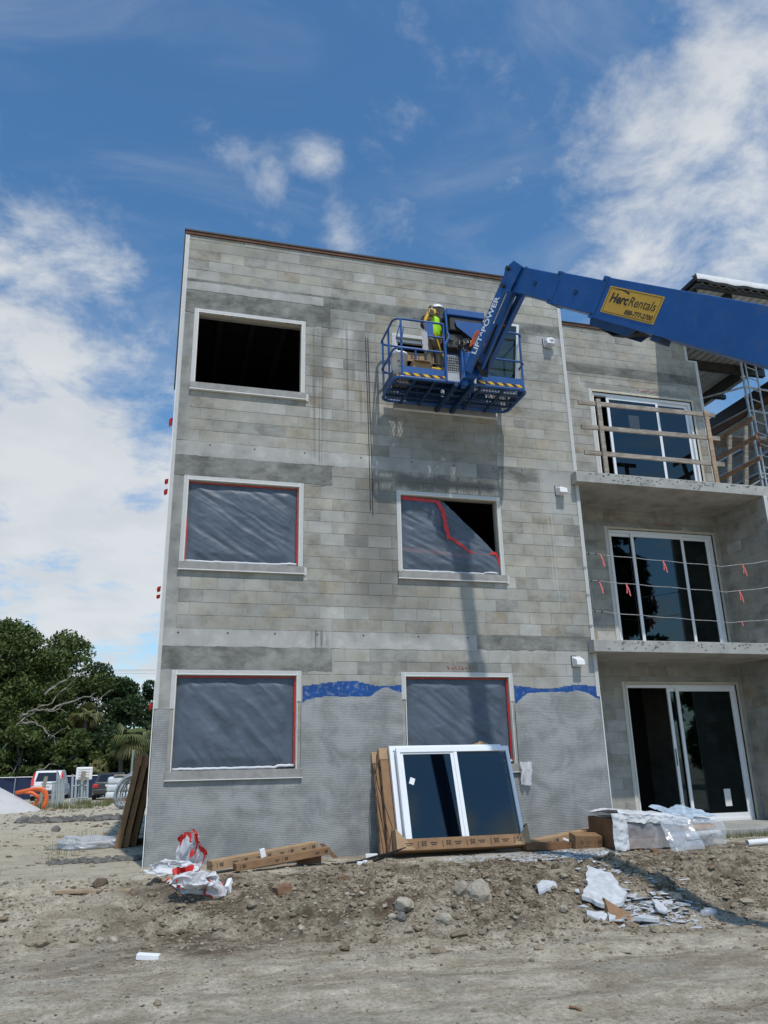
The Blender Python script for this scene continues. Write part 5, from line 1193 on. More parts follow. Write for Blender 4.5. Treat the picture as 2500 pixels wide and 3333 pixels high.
def leaning(x0, x1, n0, h0, h1, label, glazed, skew=.0):
    e = empty('leaning_window', lp((x0+x1)/2, h0, n0), label, 'window')
    f = MB(); B = lambda *a, **k: lean_box(f, *a, skew=skew, **k); th = .075
    B(x0, x0+.055, h0, h1, n0, n0+th); B(x1-.05, x1, h0, h1, n0, n0+th); B(x0+.055, x1-.05, h1-.075, h1, n0, n0+th); B(x0+.055, x1-.05, h0, h0+.06, n0, n0+th)
    xm = (x0+x1)/2+.02; B(xm-.028, xm+.028, h0+.06, h1-.075, n0+.01, n0+th-.006)
    f.build('window_frame', WHITEF, e, bevel=.003)
    f2 = MB(); th2 = .02
    lean_box(f2, x0+.055, x0+.10, h0+.06, h1-.075, n0+.02, n0+.055, skew=skew); lean_box(f2, xm-.075, xm-.028, h0+.06, h1-.075, n0+.02, n0+.055, skew=skew); lean_box(f2, x0+.10, xm-.075, h1-.10, h1-.075, n0+.02, n0+.055, skew=skew)
    f2.build('sash', WHITEF, e, bevel=.002)
    if glazed:
        for a, b_, nn in ((x0+.10, xm-.075, .03), (xm+.028, x1-.05, .04)):
            p_ = MB(); lean_box(p_, a, b_, h0+.06, h1-.09, n0+nn, n0+nn+.006, skew=skew); p_.build('pane', GLASS, e)
    return e
leaning(3.42, 5.22, .205, .03, 1.475, 'white window frame partly hidden behind the foremost leaning window', True)
le = leaning(3.50, 5.30, .30, .05, 1.42, 'white framed two pane window leaning in front of the wrapped cartons', True)
def sticker(x, h, w_, hh, rot, m):
    a = math.radians(rot); X = Vector((math.cos(a), 0, 0))+LU*math.sin(a); Yv = LU*math.cos(a)-Vector((math.sin(a), 0, 0)); c = lp(x, h, .338)
    mb = MB(); mb.obox(c, X*w_/2, Yv*hh/2, LN*.0008); return mb.build('paper_label', m, le)
sticker(3.70, .93, .075, .095, -22, WHITEP)
# carton tray round the foot of the front window
tr = empty('carton_tray', (4.35, -.83, .34), 'printed brown cardboard tray round the foot of the leaning window', 'cardboard')
m_ = MB(); lean_box(m_, 3.36, 5.36, -.02, .125, .375, .395); lean_box(m_, 3.36, 5.36, -.03, -.015, .19, .395); tb = m_.build('tray_front', CARD, tr, bevel=.003)
for xa_, sg in ((3.355, 1), (5.36, -1)):
    m_ = MB(); m_.add([lp(xa_, -.02, .398), lp(xa_+sg*.26, -.02, .398), lp(xa_+sg*.10, .16, .398), lp(xa_, .27, .398), lp(xa_, -.02, .18), lp(xa_, .27, .18)], [(0, 1, 2, 3), (0, 3, 5, 4)]); m_.build('tray_corner', CARDL, tr)
se_print(tb, lp(3.62, .05, .397), lp(5.28, .05, .397), LU, LN, .085, 5)
# packing cords
m_ = MB()
m_.tube([lp(3.20, 1.2, .16), lp(3.22, .9, .20), lp(3.33, .3, .34), (3.2, -.9, .42)], .006, 5); m_.tube([lp(3.24, 1.38, .2), lp(3.19, .95, .18), lp(3.25, .1, .2)], .006, 5)
for k in range(7): m_.tube([(3.45-.05*k, -.86, .50-.02*k), (3.1-.1*k, -.98-.02*k, .44-.03*k+.02*(k % 2)), (2.75-.07*k, -1.02+.05*(k % 3), .36)], .008, 5)
tag(m_.build('packing_cord', BLACK), 'loose black packing straps trailing from the foot of the leaning cartons', 'strap')

# ------------------------------------------------------------------ flattened cartons and foam
def long_carton(p, q, w_, h, label, m=CARD, word=None, nw=4, open_=False, grp='long empty cartons lying by the wall', tilt=(0, 0, 1)):
    p, q = Vector(p), Vector(q); e = empty('long_carton', p.lerp(q, .5)-Vector((0, 0, h/2)), label, 'carton', grp)
    mb = MB()
    if open_:
        d = (q-p).normalized(); u = Vector(tilt); s = d.cross(u).normalized(); t = .006
        mb.beam(p-u*h/2, q-u*h/2, w_, t, up=u); mb.beam(p+s*w_/2, q+s*w_/2, t, h, up=u); mb.beam(p-s*w_/2, q-s*w_/2, t, h, up=u); mb.beam(p-u*h/2*0, p+d*t, w_, h, up=u)
    else: mb.beam(p, q, w_, h, up=tilt)
    b_ = mb.build('carton_body', m, e, bevel=.0 if open_ else .004)
    if word:
        d = (q-p).normalized(); s = d.cross(Vector(tilt)).normalized()
        if s.y > 0: s = -s
        se_print(b_, p+s*(w_/2), q+s*(w_/2), tilt, s, h*.55, nw, word)
    return e
zb = G(1.6, -.8)
long_carton(aty(*c7(480, 1385), -.95), aty(*c7(1195, 1250), -.30), .16, .11, 'longest tan printed carton lying left of the leaning window', CARDL, 'SE', 5)
long_carton(aty(*c7(650, 1395), -1.05), aty(*c7(1285, 1280), -.75), .14, .09, 'dark brown printed carton lying in front of the longer tan carton', CARD, 'ES', 3)
m_ = MB(); a = aty(*c7(1150, 1340), -.7); m_.obox(a, (.16, -.02, 0), (0, .06, 0), (0, 0, .05)); m_.prism([aty(*c7(1225, 1240), -.5), aty(*c7(1255, 1235), -.5), aty(*c7(1350, 1330), -.55), aty(*c7(1320, 1335), -.55)], (0, .05, 0))
tag(m_.build('carton_end', CARDD, bevel=.004), 'torn damp carton end between the long cartons and the black straps', 'carton')
long_carton(aty(*c11(110, 395), -.55), aty(*c11(590, 298), -.25), .20, .11, 'tan printed carton lying right of the leaning window', CARDL, 'SE', 4)
long_carton(aty(*c11(112, 400), -.75), aty(*c11(420, 392), -.70), .16, .10, 'dark open carton in front of the tan carton right of the window', CARDD)
m_ = MB(); a = aty(*c11(500, 370), -.80); m_.obox(a, (.21, -.01, -.01), (0, .10, .02), (.0, -.02, .105)); co = tag(m_.build('crushed_carton', CARD, bevel=.004), 'crushed printed carton beside the wrapped pallet', 'carton')
se_print(co, a+Vector((-.16, -.125, 0)), a+Vector((.18, -.125, 0)), (0, 0, 1), (0, -1, 0), .07, 2)
def foam(u, v, size, rot, label, hgt=0.0, tilt=(0, 0)):
    p = ong(u, v) if not isinstance(hgt, tuple) else Vector(hgt)
    a = math.radians(rot); x, y, z = (s/2 for s in size); m_ = MB()
    X = Vector((math.cos(a), math.sin(a), tilt[0])).normalized(); Y0 = Vector((-math.sin(a), math.cos(a), tilt[1])); Z = X.cross(Y0).normalized(); Y0 = Z.cross(X)
    m_.obox(p+Vector((0, 0, z*.8 if not isinstance(hgt, tuple) else 0)), X*x, Y0*y, Z*z); return tag(m_.build('foam_block', STYRO, bevel=.006), label, 'foam block', 'white foam packing blocks')
foam(*cL(640, 560), (.21, .09, .05), -12, 'white foam strip lying alone on the wheel tracked soil at lower left', tilt=(-.08, 0))
foam(*cL(990, 260), (.05, .16, .10), -25, 'white foam block standing beside the red and white plastic', tilt=(.2, .5))
foam(*c7(1575, 1335), (.17, .07, .065), -10, 'larger white foam block left of the leaning window foot')
foam(*c7(1635, 1300), (.07, .07, .14), 20, 'upright white foam block touching the cartons at the window foot', tilt=(.3, 0))
foam(*c7(1500, 1378), (.09, .06, .04), -5, 'small white foam block nearest the bank edge'); foam(*c7(1535, 1372), (.06, .06, .045), 15, 'smallest white foam cube beside the black straps')
foam(*c7(1600, 1310), (.09, .05, .05), 60, 'tilted white foam piece on the pile left of the window foot', tilt=(.4, 0))
foam(0, 0, (.07, .03, .11), 10, 'white foam piece standing on the long tan carton', hgt=tuple(aty(*c7(840, 1300), -.93)), tilt=(.25, 0))
foam(*c11(265, 418), (.20, .09, .055), 8, 'white foam block in front of the dark open carton'); foam(*c11(310, 395), (.07, .05, .09), -30, 'tilted white foam piece leaning on the dark carton', tilt=(.5, 0)); foam(*c11(440, 412), (.13, .08, .06), 12, 'white foam block under the crushed carton'); foam(0, 0, (.09, .05, .03), -30, 'small foam chip on top of the dark open carton', hgt=tuple(aty(*c11(375, 358), -.72)), tilt=(-.4, 0))

# ------------------------------------------------------------------ crumpled plastic
def crumple(name, c, rad, m, label, cat, seed, amp=.35, sub=26, mats=None, redf=None, flat=.0, kind=None):
    n, k = sub*2, sub; V = []; Fq = []; c = Vector(c)
    th = np.linspace(0, 2*np.pi, n, endpoint=False); ph = np.linspace(.02, np.pi-.02, k); TH, PH = np.meshgrid(th, ph)
    nx_, ny_, nz_ = np.sin(PH)*np.cos(TH), np.sin(PH)*np.sin(TH), np.cos(PH)
    r = 1+amp*(2.2*vnoise(nx_*2.2+seed+nz_*1.3, ny_*2.2+nz_*2.1+seed, seed, 2)-1.4*np.abs(vnoise(nx_*4+nz_*3+seed, ny_*4-nz_*2, seed+5, 3))*2+.35)
    P_ = np.stack([nx_*r*rad[0], ny_*r*rad[1], nz_*r*rad[2]], -1).reshape(-1, 3)+np.array(c)
    gzz = gz(P_[:, 0], P_[:, 1])+.012; P_[:, 2] = np.maximum(P_[:, 2], gzz+.01*rng.random(len(P_)))
    I = np.arange(n*k).reshape(k, n); Fq = np.stack([I[:-1], np.roll(I[:-1], -1, 1), np.roll(I[1:], -1, 1), I[1:]], -1).reshape(-1, 4)
    mi = None
    if redf is not None:
        cen = P_[Fq].mean(1); v = vnoise((cen[:, 0]-c.x)/rad[0]*1.5+seed, (cen[:, 2]-c.z)/rad[2]*1.3+(cen[:, 1]-c.y)/rad[1], seed+9, 2)
        mi = (np.abs(v-redf) < .035).astype(np.int32)
    o = npmesh(name, P_, Fq, [m]+(mats or []), smooth=False, mi=mi)
    for p_ in o.data.polygons: p_.use_smooth = True
    return tag(o, label, cat, kind=kind)
def sheetwad(name, c, rad, m, label, cat, seed, n=110, fold=1.0, tape_w=.04, drape_=0.0):
    u, v = np.meshgrid(np.linspace(0, 1, n), np.linspace(0, 1, n)); f = 1.25*fold
    F_ = [vnoise(u*f+seed*3.1+a*17, v*f+a*9.7+seed, seed+a*11, 4, 2.3, .42)*3.6 for a in range(3)]
    rid = (1-np.abs(vnoise(u*7+seed, v*7, seed+40, 3))*5)*.07
    P_ = np.stack([c[0]+rad[0]*(F_[0]+rid+.35*(u-.5)), c[1]+rad[1]*(F_[1]-rid), c[2]+rad[2]*(F_[2]+rid)+drape_*(v-.5)], -1).reshape(-1, 3)
    P_[:, 2] = np.maximum(P_[:, 2], gz(P_[:, 0], P_[:, 1])+.006+.012*rng.random(len(P_)))
    I = np.arange(n*n).reshape(n, n); Fq = np.stack([I[:-1, :-1], I[:-1, 1:], I[1:, 1:], I[1:, :-1]], -1).reshape(-1, 4)
    uc, vc = u.reshape(-1)[Fq].mean(1), v.reshape(-1)[Fq].mean(1); mi = ((np.minimum(np.minimum(uc, 1-uc), np.minimum(vc, 1-vc)) < tape_w)).astype(np.int32)
    o = npmesh(name, P_, Fq, [m, REDT], smooth=True, mi=mi); return tag(o, label, cat)
p = aty(*c7(405, 1320), -1.25); sheetwad('plastic_bundle', p+Vector((0, 0, .02)), (.26, .18, .42), MILKY, 'upright crumpled lump of milky plastic with red tape at the wall foot', 'plastic sheet', 14, tape_w=.05)
p = aty(*c7(400, 1545), -1.85); sheetwad('plastic_bundle', p+Vector((0, 0, .02)), (.52, .30, .40), MILKY, 'large crumpled milky plastic with red tape lying down the bank', 'plastic sheet', 6)
p = aty(*c7(190, 1410), -1.35); sheetwad('plastic_bundle', p, (.28, .18, .13), MILKY, 'pale tail of crumpled plastic left of the red taped lump', 'plastic sheet', 9, tape_w=.0)
p = ong(*cL(390, 78)); crumple('plastic_film', p+Vector((0, 0, .03)), (.60, .45, .16), CLEAR, 'clear crumpled film lying on the sand left of the building', 'plastic film', 11, .45, 34)
p = ong(*c11(1285, 838)); crumple('plastic_bottle', p+Vector((0, 0, .03)), (.10, .05, .045), CLEAR, 'crushed clear plastic bottle on the soil at lower right', 'bottle', 13, .2, 12)
p = ong(*c7(1150, 1378)); crumple('plastic_bottle', p+Vector((0, 0, .03)), (.10, .04, .04), CLEAR, 'clear plastic bottle lying by the torn carton end', 'bottle', 14, .15, 12)
p = ong(*c11(1112, 618))
m_ = MB()
for a, b_ in (((-.07, -.06), (.07, -.06)), ((.07, -.06), (.07, .06)), ((.07, .06), (-.07, .06)), ((-.07, .06), (-.07, -.06))): m_.beam(p+Vector((a[0], a[1], .02)), p+Vector((b_[0], b_[1], .025)), .012, .008)
tag(m_.build('plastic_ring', WHITEP), 'small pale square plastic frame on the bank below the pallet', 'plastic frame')

# ------------------------------------------------------------------ wrapped pallet
gp = G(7.3, -1.1)
pw = empty('pallet_load', (7.3, -1.05, gp), 'shrink wrapped pallet of brown cartons and bags by the stoop', 'pallet load')
px0, px1, py0, py1 = 6.48, 8.12, -1.28, -.45
m_ = MB()
for k in range(5): y = py0+.04+k*.19; m_.box((px0+.3, y, gp+.10), (px1+.02, y+.10, gp+.122))
pd = m_.build('pallet_deck', WOODR, pw)
m_ = MB()
for x in (px0+.5, px0+1.1, px1-.15): m_.box((x, py0+.03, gp-.01), (x+.09, py1, gp+.10))
m_.build('pallet_bearer', WOODR, pw)
m_ = MB(); m_.box((px0, py0, gp+.0), (7.35, py1, gp+.42)); m_.build('carton', CARDD, pw, bevel=.02)
m_ = MB(); m_.box((6.55, py0-.02, gp+.01), (7.45, py0+.1, gp+.14)); m_.build('carton', CARD, pw, bevel=.01)
for k in range(3): m_ = MB(); m_.box((7.36, py0+.02+.02*k, gp+.125+.085*k), (px1+.1-.06*k, py1, gp+.205+.085*k)); m_.build('bag', [MILKY, mat('orange_bag', (.55, .27, .05), .6), WHITEP][k] if k != 0 else WHITEP, pw, bevel=.03)
def drape(name, nx, ny, x0, x1, y0, y1, hf, m, seed, parent, amp=.02):
    xs = np.linspace(x0, x1, nx); ys = np.linspace(0, 1, ny); X, Vv = np.meshgrid(xs, ys); Xn = (X-x0)/(x1-x0)
    Yp, Zp = hf(Xn, Vv); wr = amp*(2*vnoise(X*6+seed, Vv*7, seed, 4)-np.abs(vnoise(X*9, Vv*3+seed, seed+2, 3))*3)
    Yp = Yp-np.abs(wr); Zp = Zp+wr*.7; Xx = X+amp*2*vnoise(X*4, Vv*6+seed, seed+7, 3)
    I = np.arange(nx*ny).reshape(ny, nx); Fq = np.stack([I[:-1, :-1], I[:-1, 1:], I[1:, 1:], I[1:, :-1]], -1).reshape(-1, 4)
    return npmesh(name, np.stack([Xx, Yp, Zp], -1).reshape(-1, 3), Fq, m, parent, smooth=True)
def hf1(u, v):   # front skirt and top
    top = gp+.47-.13*sst(.55, .8, u); z = np.where(v < .5, gp+.02+(top-gp-.02)*v*2, top+.03*np.sin(v*6)); y = np.where(v < .5, py0-.03, py0-.03+(py1-py0+.06)*(v-.5)*2); return y, z
drape('shrink_wrap', 110, 50, px0-.04, px1+.12, 0, 0, hf1, CLEAR, 3, pw, .022)
def hf2(u, v): top = gp+.52-.10*u; z = np.where(v < .35, top-.12+.34*v, top+.03*np.sin(v*5+u*9)); y = np.where(v < .35, py0-.05, py0-.05+(py1-py0+.1)*(v-.35)/.65); return y, z
drape('foam_sheet', 90, 36, px0+.0, 7.62, 0, 0, hf2, mat('white_foam_sheet', (.62, .64, .66), .5, var=.10), 9, pw, .02)
def hf5(u, v): return py0-.035-.03*np.sin(u*3.1), gp+.02+.48*v
drape('foam_sheet', 30, 30, px0-.09, 6.62, 0, 0, hf5, bpy.data.materials['white_foam_sheet'], 19, pw, .02)
def hf3(u, v): z = gp+.43+.10*v-.02*u+.02*np.sin(u*12); return py0+.05+.6*v, z
drape('blue_white_film', 60, 26, 7.45, 8.22, 0, 0, hf3, poly_sheet('pale_blue_film', (.50, .62, .74), .85, .01), 12, pw, .035)
def hf4(u, v): return py0-.07-.25*(1-v)*(1+.3*np.sin(u*7)), gp+.42-(1-v)*.55*(1-.35*np.abs(u-.4))
drape('loose_film', 30, 40, 7.12, 7.62, 0, 0, hf4, CLEAR, 15, pw, .03)

# pipe, boards, wood scraps
p = ong(*c11(1530, 402)); q_ = p+Vector((1.6, .10, .01)); m_ = MB(); n = 16
V = []
for c in (p+Vector((0, 0, .05)), q_+Vector((0, 0, .05))):
    for rr in (.042, .036):
        for k in range(n): V.append(c+Vector((0, rr*math.cos(2*math.pi*k/n), rr*math.sin(2*math.pi*k/n))))
fs = []
for k in range(n): k2 = (k+1) % n; fs += [(k, k2, 2*n+k2, 2*n+k), (n+k, 3*n+k, 3*n+k2, n+k2), (k, n+k, n+k2, k2), (2*n+k, 2*n+k2, 3*n+k2, 3*n+k)]
m_.add(V, fs); tag(m_.build('white_pipe', WHITEP), 'white plastic pipe lying on the bench at the right edge', 'pipe')
a, b_ = ong(*cL(243, 276)), ong(*cL(568, 270)); m_ = MB(); m_.beam(a+Vector((0, 0, .015)), b_+Vector((0, 0, .02)), .09, .035); tag(m_.build('board', WOODB, bevel=.003), 'flat pale board lying on the sand left of the red taped plastic', 'board')
a = ong(*cL(1222, 275)); m_ = MB(); m_.obox(a+Vector((0, 0, .03)), (.085, .02, .02), (-.02, .05, 0), (-.01, 0, .055)); tag(m_.build('wood_block', WOODR, bevel=.005), 'brown wood offcut block stuck in the bank below the cartons', 'wood block')
a = ong(*cL(1478, 213)); m_ = MB(); m_.obox(a+Vector((0, 0, .01)), (.05, .01, .01), (0, .03, 0), (0, 0, .025)); tag(m_.build('wood_block', WOODR, bevel=.004), 'small orange brown wood chip near the top of the bank', 'wood block')
a = ong(*cR(800, 775)); b_ = ong(*cR(855, 790)); m_ = MB(); m_.tube([a+Vector((0, 0, .012)), a.lerp(b_, .5)+Vector((0, 0, .02)), b_+Vector((0, 0, .01))], .010, 6); tag(m_.build('stick', WOODR), 'short dark stick lying on the bare soil in the foreground', 'stick')
a = ong(*c11(940, 440)); m_ = MB(); m_.obox(a+Vector((0, 0, .02)), (.05, 0, 0), (0, .04, 0), (0, 0, .03)); tag(m_.build('wood_block', WOODR, bevel=.01), 'brown offcut under the front edge of the wrapped pallet', 'wood block')

# ------------------------------------------------------------------ rocks, plaster, soil
def island_mat(name, cols, rough=.95, bumpd=.004, sc_=40):
    m = bpy.data.materials.new(name); m.use_nodes = True; t = m.node_tree; b = NB(t); p = t.nodes['Principled BSDF']; p.inputs['Roughness'].default_value = rough; p.inputs['Specular IOR Level'].default_value = .2
    g = t.nodes.new('ShaderNodeNewGeometry'); r = t.nodes.new('ShaderNodeValToRGB'); t.links.new(g.outputs['Random Per Island'], r.inputs[0])
    while len(r.color_ramp.elements) < len(cols): r.color_ramp.elements.new(.5)
    for i, c in enumerate(cols): r.color_ramp.elements[i].position = i/(len(cols)-1); r.color_ramp.elements[i].color = (*c, 1)
    k = b.mr(b.noise(g.outputs['Position'], sc_, 5, .7), .3, .7, .65, 1.25, smooth=False); t.links.new(b.mix(1.0, r.outputs[0], b.comb(k, k, k), 'MULTIPLY'), p.inputs['Base Color'])
    bn = t.nodes.new('ShaderNodeBump'); bn.inputs['Distance'].default_value = bumpd; t.links.new(b.noise(g.outputs['Position'], sc_*1.5, 4, .7), bn.inputs['Height']); t.links.new(bn.outputs[0], p.inputs['Normal']); return m
M_CLOD = island_mat('clod_soil', [(.12, .09, .06), (.24, .19, .13), (.36, .31, .23), (.19, .15, .105), (.42, .38, .30)])
M_CLODG = island_mat('grey_clod', [(.13, .125, .115), (.20, .19, .175), (.09, .085, .08)])
M_CHIP = island_mat('plaster_chip', [(.50, .52, .55), (.62, .64, .66), (.42, .43, .44), (.56, .58, .61)], .9, .002)
M_ROCK = island_mat('limestone', [(.42, .37, .27), (.36, .33, .28)], .9, .01, 14)
M_SLAB = mat('plaster_slab', (.52, .54, .56), .9, var=.22, vscale=9, bump=.003, dirt=(.33, .33, .31), dscale=7, damt=.6)
ph = (1+5**.5)/2
ICO = np.array([(-1, ph, 0), (1, ph, 0), (-1, -ph, 0), (1, -ph, 0), (0, -1, ph), (0, 1, ph), (0, -1, -ph), (0, 1, -ph), (ph, 0, -1), (ph, 0, 1), (-ph, 0, -1), (-ph, 0, 1)])/math.sqrt(1+ph*ph)
ICF = np.array([(0, 11, 5), (0, 5, 1), (0, 1, 7), (0, 7, 10), (0, 10, 11), (1, 5, 9), (5, 11, 4), (11, 10, 2), (10, 7, 6), (7, 1, 8), (3, 9, 4), (3, 4, 2), (3, 2, 6), (3, 6, 8), (3, 8, 9), (4, 9, 5), (2, 4, 11), (6, 2, 10), (8, 6, 7), (9, 8, 1)])
def clods(name, xs, ys, s, m, label, cat, flat=.7, base=ICO, faces=ICF, sink=.25):
    n = len(xs); zs = gz(xs, ys); nv = len(base)
    a = rng.random(n)*2*np.pi; ca, sa = np.cos(a), np.sin(a)
    B = base[None]*(1+.35*(rng.random((n, nv, 1))-.5)); B = B*np.stack([.7+.8*rng.random(n), .7+.5*rng.random(n), flat*(.6+.6*rng.random(n))], -1)[:, None, :]
    tx = (rng.random(n)-.5)*.8; B[:, :, 2] += B[:, :, 0]*tx[:, None]*.5
    X = B[:, :, 0]*ca[:, None]-B[:, :, 1]*sa[:, None]; Y = B[:, :, 0]*sa[:, None]+B[:, :, 1]*ca[:, None]
    V = np.stack([xs[:, None]+X*s[:, None], ys[:, None]+Y*s[:, None], zs[:, None]+(B[:, :, 2]+flat*(.5-sink))*s[:, None]], -1).reshape(-1, 3)
    Fq = (faces[None]+np.arange(n)[:, None, None]*nv).reshape(-1, 3)
    return tag(npmesh(name, V, Fq, m), label, cat, kind='stuff')
def scatter(n, x0, x1, y0, y1, wf):
    xs, ys = [], []
    while len(xs) < n:
        x = rng.uniform(x0, x1, n*3); y = rng.uniform(y0, y1, n*3); k = rng.random(n*3) < wf(x, y); xs += list(x[k]); ys += list(y[k])
    return np.array(xs[:n]), np.array(ys[:n])
def wbank(x, y):
    yc, yt = crest(x), toe(x); t = (y-yt)/(yc-yt); w_ = np.exp(-((t-.45)/.42)**2)*(.25+1.5*np.clip(vnoise(x*1.3, y*1.6, 77, 3)+.35, 0, 1)); return w_*(1-.55*sst(.8, -.8, x))+.02
xs, ys = scatter(19000, -3.5, 9.3, -5.2, -.5, wbank); s = np.clip(rng.lognormal(-4.85, .70, len(xs)), .0035, .085); clods('soil_clods', xs, ys, s, M_CLOD, 'brown soil clods and small stones strewn over the cut bank', 'soil')
xs, ys = scatter(15000, -4.2, 9.2, -9, -3.2, lambda x, y: .12+.9*np.clip(vnoise(x*.9, y*2.2, 44, 4)*2.4+.05, 0, 1)); s = np.clip(rng.lognormal(-5.3, .55, len(xs)), .003, .035); clods('soil_crumbs', xs, ys, s, M_CLOD, 'fine soil crumbs on the wheel tracked foreground', 'soil', .5)
xs, ys = scatter(2600, -9, .0, .3, 24, lambda x, y: .1+np.clip(vnoise(x*.8, y*.5, 47, 3)*2.5, 0, 1)); s = np.clip(rng.lognormal(-3.9, .6, len(xs)), .01, .10); clods('sand_clods', xs, ys, s, M_CLOD, 'clods and stones on the sandy ground left of the building', 'soil', .5)
xs, ys = scatter(260, -3.6, -.9, 12.2, 13.6, lambda x, y: np.exp(-((y-12.9)/.35)**2)); s = rng.uniform(.05, .17, len(xs)); clods('grey_clods', xs, ys, s, M_CLODG, 'low line of grey clods across the sand left of the building', 'soil')
a = ong(*cL(450, 135)); xs, ys = scatter(170, a.x-.75, a.x+.9, a.y-.25, a.y+.3, lambda x, y: np.exp(-((x-a.x)/.6)**2)*np.exp(-((y-a.y)/.15)**2)); s = rng.uniform(.02, .075, len(xs)); clods('grey_clods', xs, ys, s, M_CLODG, 'dark grey clods near the clear film left of the building corner', 'soil')
# plaster chips on the bench and below the broken slab
CH = np.array([(-1, -.8, -.12), (1, -.9, -.12), (.9, .9, -.12), (-.8, 1, -.12), (-1, -.8, .12), (1, -.9, .12), (.9, .9, .12), (-.8, 1, .12)]); CHF = np.array([(0, 2, 1), (0, 3, 2), (4, 5, 6), (4, 6, 7), (0, 1, 5), (0, 5, 4), (1, 2, 6), (1, 6, 5), (2, 3, 7), (2, 7, 6), (3, 0, 4), (3, 4, 7)])
cx_, cy_ = ong(*c11(430, 480))[:2]; xs, ys = scatter(900, 3.9, 6.4, -1.7, -.95, lambda x, y: np.exp(-((x-cx_)/.7)**2)*np.exp(-((y-cy_)/.28)**2)+.05); s = np.clip(rng.lognormal(-4.3, .5, len(xs)), .006, .045); clods('plaster_chips', xs, ys, s, M_CHIP, 'pale plaster chips scattered along the top of the bank', 'plaster chips', 1.0, CH, CHF, .4)
q1 = ong(*c11(900, 800)); q2 = ong(*c11(600, 560)); 
xs, ys = scatter(420, 4.2, 6.3, -4.1, -1.6, lambda x, y: np.exp(-((x-q1.x)/.42)**2-((y-q1.y)/.28)**2)+.35*np.exp(-((x-q2.x)/.18)**2-((y-q2.y)/.5)**2)); s = np.clip(rng.lognormal(-3.7, .55, len(xs)), .008, .09); clods('plaster_rubble', xs, ys, s, M_CHIP, 'broken plaster pieces round the fallen slab at the foot of the bank', 'plaster rubble', 1.0, CH, CHF, .4)
def slabpiece(pxs, th, label, name='broken_slab', m=M_SLAB, lift_=.02, cat='plaster slab', seed=1):
    P_ = [ong(*c11(*q)) for q in pxs]; r = random.Random(seed); poly = []
    for i, p in enumerate(P_):
        q = P_[(i+1) % len(P_)]; n = max(1, int((q-p).length/.05))
        for k in range(n): a = p.lerp(q, k/n); poly.append(a+Vector((r.uniform(-.012, .012), r.uniform(-.012, .012), 0)))
    c = sum(poly, Vector())/len(poly)
    A = np.array([(p.x-c.x, p.y-c.y, 1) for p in poly]); zc = np.array([p.z for p in poly]); sol = np.linalg.lstsq(A, zc, rcond=None)[0]
    poly = [Vector((p.x, p.y, sol[0]*(p.x-c.x)+sol[1]*(p.y-c.y)+sol[2]+lift_+th)) for p in poly]
    m_ = MB(); m_.prism(poly, (0, 0, -th)); return tag(m_.build(name, m, bevel=.006), label, cat)
slabpiece([(520, 590), (600, 600), (660, 605), (700, 660), (720, 720), (775, 770), (740, 790), (690, 835), (600, 820), (540, 790), (482, 765), (500, 735), (522, 720), (505, 625)], .05, 'largest grey white plaster slab lying broken on the bank', lift_=.05)
slabpiece([(505, 840), (560, 828), (640, 865), (625, 893), (560, 890), (510, 860)], .03, 'flat plaster piece below the left corner of the large slab', seed=2)
slabpiece([(645, 850), (690, 845), (700, 890), (645, 895)], .03, 'small plaster piece left of the carton scrap', seed=3)
slabpiece([(925, 780), (960, 785), (1030, 850), (1010, 872), (960, 850)], .03, 'narrow plaster piece leaning right of the large slab', lift_=.05, seed=4)
slabpiece([(790, 885), (850, 868), (900, 875), (975, 880), (968, 897), (820, 903)], .035, 'long low plaster piece right of the carton scrap', seed=5)
slabpiece([(188, 690), (230, 640), (315, 650), (320, 695), (260, 700), (200, 715)], .04, 'small heap of pale plaster midway down the bank', seed=6, lift_=.02)
slabpiece([(432, 690), (455, 692), (463, 712), (440, 708)], .02, 'single plaster chip left of the large slab', seed=7)
p = ong(*c11(760, 890)); m_ = MB(); m_.prism([p+Vector((-.17, .0, .0)), p+Vector((.20, .04, .0)), p+Vector((-.10, .24, .22))], (.01, .07, .0)); m_.prism([p+Vector((-.17, .0, .0)), p+Vector((-.10, .24, .22)), p+Vector((-.14, .26, .0))], (.008, 0, 0)); tag(m_.build('carton_scrap', CARD), 'triangular printed cardboard corner under the edge of the large slab', 'cardboard')
def rock(u, v, s, label, m=M_ROCK, seed=1, flat=.75):
    p = ong(u, v); r = np.random.default_rng(seed); import bmesh
    bm = bmesh.new(); bmesh.ops.create_icosphere(bm, subdivisions=3, radius=1)
    for vv in bm.verts:
        c = vv.co; k = 1+.5*float(vnoise([c.x*1.3+seed], [c.y*1.3+c.z*1.7], seed, 3)[0])+.34*float(vnoise([c.x*5+c.z*3], [c.y*5+seed], seed+3, 3)[0]); c *= k
        c.x *= 1.0; c.y *= .8; c.z *= flat
    for q in range(5):
        n = Vector(r.normal(size=3)).normalized(); d = .72
        for vv in bm.verts:
            e = vv.co.dot(n)-d
            if e > 0: vv.co -= n*e*.85
    me = bpy.data.meshes.new('rock'); bmesh.ops.scale(bm, vec=(s, s, s), verts=bm.verts); bm.to_mesh(me); bm.free(); me.materials.append(m)
    o = bpy.data.objects.new('rock', me); col.objects.link(o); o.location = p+Vector((0, 0, s*flat*.45)); o.rotation_euler = (0, 0, seed*1.3); ORG[o.name] = o.location.copy(); return tag(o, label, 'rock', 'larger stones on the bank')
rock(*cR(337, 280), .105, 'blocky tan limestone left of the largest one on the bank', seed=1, flat=1.05); rock(*cR(412, 300), .145, 'largest tan and white limestone on the bank', seed=2, flat=.9)
